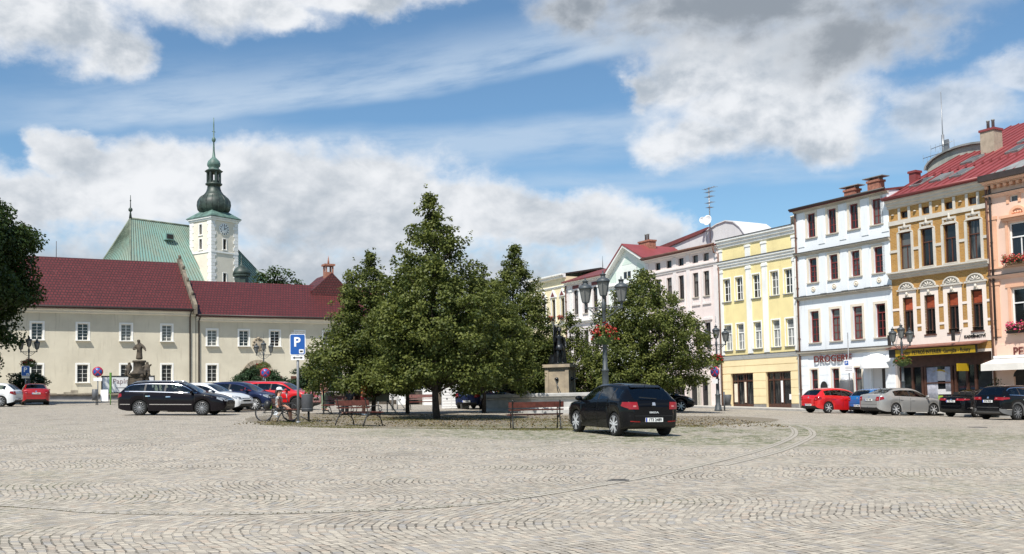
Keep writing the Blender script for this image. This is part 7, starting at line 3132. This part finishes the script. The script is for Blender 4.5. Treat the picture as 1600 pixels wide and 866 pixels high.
def person(label, x, y, z, yaw, pose, top, bottom, cap=None, hair=None, shoes=None, skinm=None, group=None, s=1.0, long_hair=False):
    """one continuous body; clothes are looser skins over it; local -y is where the person looks"""
    t = thing('person', label, 'person', (x, y, z), yaw, group)
    t.scale = (s, s, s)
    if pose == 'sit':
        hip, ch = .47, (0, .0, 0)
        pel, sp1, sp2, nk, hd, hd2 = (0, .02, .53), (0, .04, .70), (0, .02, .93), (0, .0, 1.05), (0, -.03, 1.17), (0, -.02, 1.25)
        legs = [((sx_ * .09, -.03, .52), (sx_ * .11, -.42, .50), (sx_ * .10, -.42 - .03, .10), (sx_ * .11, -.57, .04)) for sx_ in (-1, 1)]
        arms = [((sx_ * .18, .01, .95), (sx_ * .25, -.06, .70), (sx_ * .15, -.28, .60)) for sx_ in (-1, 1)]
        hd_d = (0, -1, -.1)
    elif pose == 'lean':
        pel, sp1, sp2, nk, hd, hd2 = (0, .02, .92), (0, .0, 1.08), (0, -.06, 1.30), (0, -.10, 1.42), (0, -.16, 1.54), (0, -.15, 1.62)
        legs = [((sx_ * .09, .01, .90), (sx_ * .10, -.03 + .03 * sx_, .49), (sx_ * .10, .03, .09), (sx_ * .11, -.13, .035)) for sx_ in (-1, 1)]
        arms = [((sx_ * .18, -.05, 1.32), (sx_ * .24, -.10, 1.06), (sx_ * .20, -.26, .95)) for sx_ in (-1, 1)]
        hd_d = (0, -1, -.3)
    else:
        pel, sp1, sp2, nk, hd, hd2 = (0, 0, .92), (0, .0, 1.09), (0, .01, 1.33), (0, .0, 1.46), (0, -.03, 1.59), (0, -.02, 1.67)
        legs = [((sx_ * .09, 0, .90), (sx_ * .10, -.04 * (sx_ > 0), .49), (sx_ * .10, .05 * (sx_ < 0), .09), (sx_ * .11, -.14, .035)) for sx_ in (-1, 1)]
        arms = [((sx_ * .19, .01, 1.36), (sx_ * .25, .03, 1.09), (sx_ * .24, -.08, .86)) for sx_ in (-1, 1)]
        hd_d = (0, 0, -1)
    J = [(pel, (.145, .115)), (sp1, (.125, .10)), (sp2, (.155, .105)), (nk, .055), (hd, (.078, .092)), (hd2, (.076, .088))]
    B = [(0, 1), (1, 2), (2, 3), (3, 4), (4, 5)]
    nose = len(J)
    J.append(((hd[0], hd[1] - .105, hd[2] - .0), .016))
    B.append((4, nose))
    legi, armi = [], []
    for l in legs:
        k = len(J)
        J += [(l[0], .088), (l[1], .058), (l[2], .040), (l[3], (.038, .030))]
        B += [(0, k), (k, k + 1), (k + 1, k + 2), (k + 2, k + 3)]
        legi.append(k)
    for sx_, a in zip((-1, 1), arms):
        k = len(J)
        J += [(a[0], .058), (a[1], .042), (a[2], .028)]
        B += [(2, k), (k, k + 1), (k + 1, k + 2)]
        armi.append(k)
        hand(J, B, k + 2, Vector(a[2]) - Vector(a[1]), (1, 0, 0) if pose == 'stand' else (1, .1, 0), (0, 0, 1) if pose != 'stand' else (0, -1, 0))
    skin('body', J, B, skinm or M_skin, t)
    g = .018
    # shirt
    T = [((pel[0], pel[1], pel[2] + .02), (.152 + g, .122 + g)), (sp1, (.128 + g, .104 + g)), (sp2, (.155 + g, .106 + g)), ((nk[0], nk[1] + .005, nk[2] - .045), .072)]
    TB = [(0, 1), (1, 2), (2, 3)]
    for a in arms:
        k = len(T)
        mid = tuple(Vector(a[0]).lerp(Vector(a[1]), .62))
        T += [(a[0], .062 + g), (mid, .05 + g)]
        TB += [(2, k), (k, k + 1)]
    skin('shirt', T, TB, top, t)
    T = [((pel[0], pel[1], pel[2] + .04), (.148 + g, .118 + g)), ((pel[0], pel[1], pel[2] - .04), (.15 + g, .12 + g))]
    TB = [(0, 1)]
    for l in legs:
        k = len(T)
        T += [(l[0], .092 + g), (tuple(Vector(l[0]).lerp(Vector(l[1]), .85)), .066 + g)]
        TB += [(1, k), (k, k + 1)]
        if bottom[1]:
            T += [(l[1], .062 + g), (tuple(Vector(l[1]).lerp(Vector(l[2]), .92)), .048 + g)]
            TB += [(k + 1, k + 2), (k + 2, k + 3)]
    skin('trousers', T, TB, bottom[0], t)
    for l in legs:
        a, b = Vector(l[2]), Vector(l[3])
        skin('shoe', [(tuple(a + Vector((0, .02, -.035))), (.045, .042)), (tuple(b + Vector((0, 0, -.002))), (.046, .034)), (tuple(b + Vector((0, -.06, -.006))), (.036, .026))], [(0, 1), (1, 2)], shoes or M_black, t)
    m = MB()
    h0 = Vector(hd2)
    m.lathe([(.101, -.05), (.104, .0), (.096, .05), (.07, .085), (.001, .10)], 14, tuple(h0 + Vector((0, .016, 0))), 0, True, 0, .93, 1.05)
    if long_hair:
        m.tube([h0 + Vector((0, .09, .02)), h0 + Vector((0, .12, -.10)), h0 + Vector((0, .12, -.26))], [.07, .075, .03], 8)
    m.build('hair', hair or M_hair, t)
    m = MB()
    for sx_ in (-1, 1):
        m.ball(Vector(hd) + Vector((sx_ * .033, -.088, .03)), .011, 0, 6)
        m.ball(Vector(hd) + Vector((sx_ * .085, .01, .01)), .022, 1, 6, .5, .8, 1.2)
    m.box(hd[0] - .025, hd[0] + .025, hd[1] - .094, hd[1] - .082, hd[2] - .05, hd[2] - .042, 2)
    m.build('face_detail', [M_letterk, skinm or M_skin, M_sred], t)
    if cap:
        m = MB()
        m.lathe([(.112, .0), (.114, .03), (.10, .085), (.06, .115), (.001, .125)], 14, tuple(h0 + Vector((0, .01, .005))), 0, True, 0, .95, 1.05)
        m.prism([(-.085, -.09), (.085, -.09), (.075, -.17), (.04, -.20), (-.04, -.20), (-.075, -.17)], h0.z + .008, h0.z + .02, 0, 'z') if long_hair else m.lathe([(.11, .0), (.175, -.012), (.17, -.022), (.10, -.008)], 14, tuple(h0 + Vector((0, -.0, .012))), 0, True, 0, .95, 1.0)
        m.build('cap', cap, t)
    return t


M_dress = mat('printed_black_white', (.03, .03, .03), .8, col2=(.70, .70, .70), scale=26)
M_lime = mat('lime_trim', (.28, .50, .05), .7)
bx, by = -8.45, 36.95
person('woman in a white cap and print top sitting on the bench, looking right', bx + .02, by, gz(bx, by) + .0, radians(28 + 90 - 30), 'sit', M_dress, (M_black, False), mat('cap_white', (.72, .74, .78), .8), M_hair, M_black, M_skin2, None, .92, True)
p = person('person in a pink top and cream sun hat standing beyond the red crossover', -9.6, 52.2, gz(-9.6, 52.2), radians(60), 'stand', mat('shirt_pink', (.60, .28, .26), .8), (mat('trousers_sage', (.20, .27, .17), .8), True), mat('hat_cream', (.74, .70, .52), .85), M_hairg, M_black, M_skin)
q = bench
px, py = -7.25, 45.75
person('person in dark clothes sitting on the far bench under the left linden', px, py, gz(px, py) - .02, radians(160 + 180 - 8), 'sit', mat('shirt_dark', (.02, .022, .03), .8), (M_black, True), None, M_hair, M_black, M_skin)
px, py = -6.6, 45.3
person('person in orange and red clothes leaning forward next to the far bench', px, py, gz(px, py), radians(70), 'lean', mat('shirt_orange', (.62, .22, .04), .8), (mat('shorts_red', (.45, .04, .05), .8), False), None, mat('hair_auburn', (.14, .03, .015), .6), M_white_p, M_skin2, None, .95)
# backpack beside the woman
t = thing('backpack', 'dark backpack lying on the bench beside the woman', 'bag', (-8.75, 36.55, gz(-8.75, 36.55) + .465), radians(20))
m = MB()
m.ball((0, 0, .16), .18, 0, 10, .75, 1.0, .95)
m.build('bag_body', M_black, t)
m = MB()
m.ball((.10, 0, .10), .10, 0, 8, .5, 1.0, .9)
m.build('front_pocket', M_lime, t)

# ------------------------------------------------------------------ the planted island, gutters, kerbs, grass
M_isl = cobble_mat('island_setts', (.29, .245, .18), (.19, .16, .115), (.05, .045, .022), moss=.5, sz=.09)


def patch(name, poly, m, dz, step=.6, kind='structure'):
    """flat sheet cut to an outline and draped over the square"""
    bm = bmesh.new()
    n_ = len(poly)
    P = [Vector((*p_, 0)) for p_ in poly]
    out = []
    for i in range(n_):
        p0, p1, p2, p3 = P[i - 1], P[i], P[(i + 1) % n_], P[(i + 2) % n_]
        for k in range(6):
            f = k / 6
            out.append(.5 * ((2 * p1) + (p2 - p0) * f + (2 * p0 - 5 * p1 + 4 * p2 - p3) * f * f + (3 * p1 - p0 - 3 * p2 + p3) * f ** 3))
    bm.faces.new([bm.verts.new(v) for v in out])
    bmesh.ops.triangulate(bm, faces=bm.faces)
    for ax, a, b in (('x', min(v.x for v in out), max(v.x for v in out)), ('y', min(v.y for v in out), max(v.y for v in out))):
        q_ = a + step
        while q_ < b:
            co = (q_, 0, 0) if ax == 'x' else (0, q_, 0)
            no = (1, 0, 0) if ax == 'x' else (0, 1, 0)
            bmesh.ops.bisect_plane(bm, geom=bm.verts[:] + bm.edges[:] + bm.faces[:], plane_co=co, plane_no=no)
            q_ += step
    for v in bm.verts:
        v.co.z = gz(v.co.x, v.co.y) + dz
    me = bpy.data.meshes.new(name)
    bm.to_mesh(me)
    bm.free()
    me.materials.append(m)
    o = link(name, me)
    o['kind'] = kind
    return o, out


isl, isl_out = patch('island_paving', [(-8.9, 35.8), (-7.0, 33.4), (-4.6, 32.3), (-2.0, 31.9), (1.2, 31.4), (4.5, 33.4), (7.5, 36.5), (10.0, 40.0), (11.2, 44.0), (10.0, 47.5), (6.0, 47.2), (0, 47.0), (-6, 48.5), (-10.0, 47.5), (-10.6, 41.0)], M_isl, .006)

ribbon('gutter', [(-22, 20), (-14, 15.2), (-6.4, 12.4), (-4.6, 11.6), (-2.9, 11.5), (-.9, 12.1), (.2, 13.2), (1.9, 15.7), (3.3, 18.2), (5.1, 21.8), (6.7, 25.6), (8.0, 29.3), (9.1, 33.5), (9.6, 36.5)], .20, M_run, .005, 140)
ribbon('gutter', [(3.6, 18.0), (5.5, 21.6), (7.1, 25.4), (8.5, 29.2), (9.6, 33.4), (10.1, 36.5)], .20, M_run, .005, 70)
# pavement in front of the town houses
pv = MB()
q0 = Vector(RO)
ru, rv = Vector((cos(RA), sin(RA), 0)), Vector((-sin(RA), cos(RA), 0))
us = [-28 + 3 * k for k in range(23)]
for a, b in zip(us, us[1:]):
    def Pp(u, v, dz):
        w_ = q0 + ru * u + rv * v
        return (w_.x, w_.y, gz(w_.x, w_.y) + dz)
    pv.quad([Pp(a, -3.2, .12), Pp(b, -3.2, .12), Pp(b, .3, .16), Pp(a, .3, .16)], 0)
    pv.quad([Pp(a, -3.2, -.2), Pp(b, -3.2, -.2), Pp(b, -3.2, .12), Pp(a, -3.2, .12)], 1)
o = pv.build('pavement', [mat('pavement_stone', (.45, .43, .39), .85, var=.12, scale=1.5, bump=.15), mat('kerb_granite', (.33, .32, .30), .8, var=.15, scale=3)])
o['kind'] = 'structure'
# manhole covers
for lb, x, y in (('small dark iron manhole cover set in the paving near the middle of the foreground', 1.54, 15.3), ('dark iron manhole cover in the paving before the black crossover', 16.2, 36.0)):
    t = MB()
    t.lathe([(.001, .012), (.24, .012), (.25, .006), (.30, .006), (.30, -.05)], 24)
    for k in range(5):
        t.box(-.18, .18, -.18 + k * .08, -.15 + k * .08, .012, .016)
    o = t.build('manhole_cover', mat('iron_worn', (.09, .085, .08), .6, var=.3, scale=8), None, (x, y, gz(x, y)))
    tag(o, lb, 'manhole cover', 'manhole covers')
    o.scale = (.55, .55, 1) if y < 20 else (1.2, 1.2, 1)


# grass: fringe of the island, under the trees, tufts in joints
def grass():
    rng = random.Random(5)
    V, F, T = [], [], []

    def blade(x, y, h):
        h *= .6
        a = rng.uniform(0, 2 * pi)
        z = gz(x, y)
        w = .008 + h * .06
        dx, dy = cos(a) * w, sin(a) * w
        lx, ly = rng.gauss(0, h * .45), rng.gauss(0, h * .45)
        k = len(V)
        V.extend([(x - dx, y - dy, z), (x + dx, y + dy, z), (x + dx * .3 + lx, y + dy * .3 + ly, z + h), (x - dx * .3 + lx, y - dy * .3 + ly, z + h)])
        F.append((k, k + 1, k + 2, k + 3))
        T.append(rng.random())
    n_ = len(isl_out)
    for i in range(n_):
        p_, q_ = isl_out[i], isl_out[(i + 1) % n_]
        if p_.y > 38 or p_.x > 5 or p_.x < -6.8:
            dens = 40
        else:
            dens = 420
        for k in range(int((q_ - p_).length * dens)):
            f = rng.random()
            c = p_.lerp(q_, f)
            s = sin(c.x * 2.1) + sin(c.x * .9 + 1) + rng.gauss(0, .6)
            if s < .1:
                continue
            blade(c.x + rng.gauss(0, .16), c.y + rng.gauss(0, .22), rng.uniform(.015, .06))
    # lawn-like strip further in
    for k in range(52000):
        x = rng.uniform(-8.5, 6.5)
        y = rng.choice((rng.gauss(34.6, .8), rng.gauss(40.3, 2.2), rng.gauss(40.0, 1.5)))
        s = sin(x * 1.3 + y * .5) + sin(y * 1.9 - x * .4) + rng.gauss(0, .7)
        if s > .15:
            blade(x, y, rng.uniform(.015, .05))
    # round bench feet and posts
    for (x, y) in ((-5.15, 33.75), (.69, 31.9), (-7.6, 36.2), (-8.4, 36.9), (-.3, 31.7), (1.6, 31.9)):
        for k in range(420):
            blade(x + rng.gauss(0, .45), y + rng.gauss(0, .3), rng.uniform(.015, .07))
    # moss and weeds along the gutter line
    for (p_, q_) in (((-6.4, 12.4), (-4.6, 11.6)), ((-4.6, 11.6), (-2.9, 11.5)), ((-2.9, 11.5), (-.9, 12.1)), ((-.9, 12.1), (.2, 13.2))):
        for k in range(26):
            f = rng.random()
            x, y = p_[0] + (q_[0] - p_[0]) * f, p_[1] + (q_[1] - p_[1]) * f
            for j in range(rng.randint(1, 7)):
                blade(x + rng.gauss(0, .03), y - .1 + rng.gauss(0, .012), rng.uniform(.006, .022))
    # thin weeds in the paving right of the hatchback
    for k in range(5200):
        x, y = rng.gauss(7.2, 2.6), rng.gauss(31.5, 4.2)
        if sin(x * 2.3) + sin(y * 1.7 + x) + rng.gauss(0, .5) > .5:
            blade(x, y, rng.uniform(.008, .025))
    me = bpy.data.meshes.new('grass_tufts')
    me.from_pydata(V, [], F)
    at = me.attributes.new('tint', 'FLOAT', 'FACE')
    at.data.foreach_set('value', T)
    me.materials.append(M_grass)
    tag(link('grass_tufts', me), 'short grass and weeds between the setts of the island', 'grass', None, 'stuff')


grass()


def litter():
    """fallen linden bracts and dry leaves on the island"""
    rng = random.Random(17)
    V, F, T = [], [], []
    for k in range(4200):
        x, y = rng.uniform(-9.5, 9.5), rng.gauss(38, 4.5)
        if y < 32.2 + abs(x - 0) * .25 or y > 47:
            continue
        leaves(V, F, T, Vector((x, y, gz(x, y) + .015)), Vector((0, 0, 1)), .07, rng, rng.random())
    me = bpy.data.meshes.new('leaf_litter')
    me.from_pydata([tuple(v) for v in V], [], F)
    at = me.attributes.new('tint', 'FLOAT', 'FACE')
    at.data.foreach_set('value', T)
    me.materials.append(leaf_mat('dry_leaves', (.08, .05, .025), (.22, .17, .08), .1))
    tag(link('leaf_litter', me), 'dry fallen leaves strewn over the dark setts of the island', 'fallen leaves', None, 'stuff')


litter()
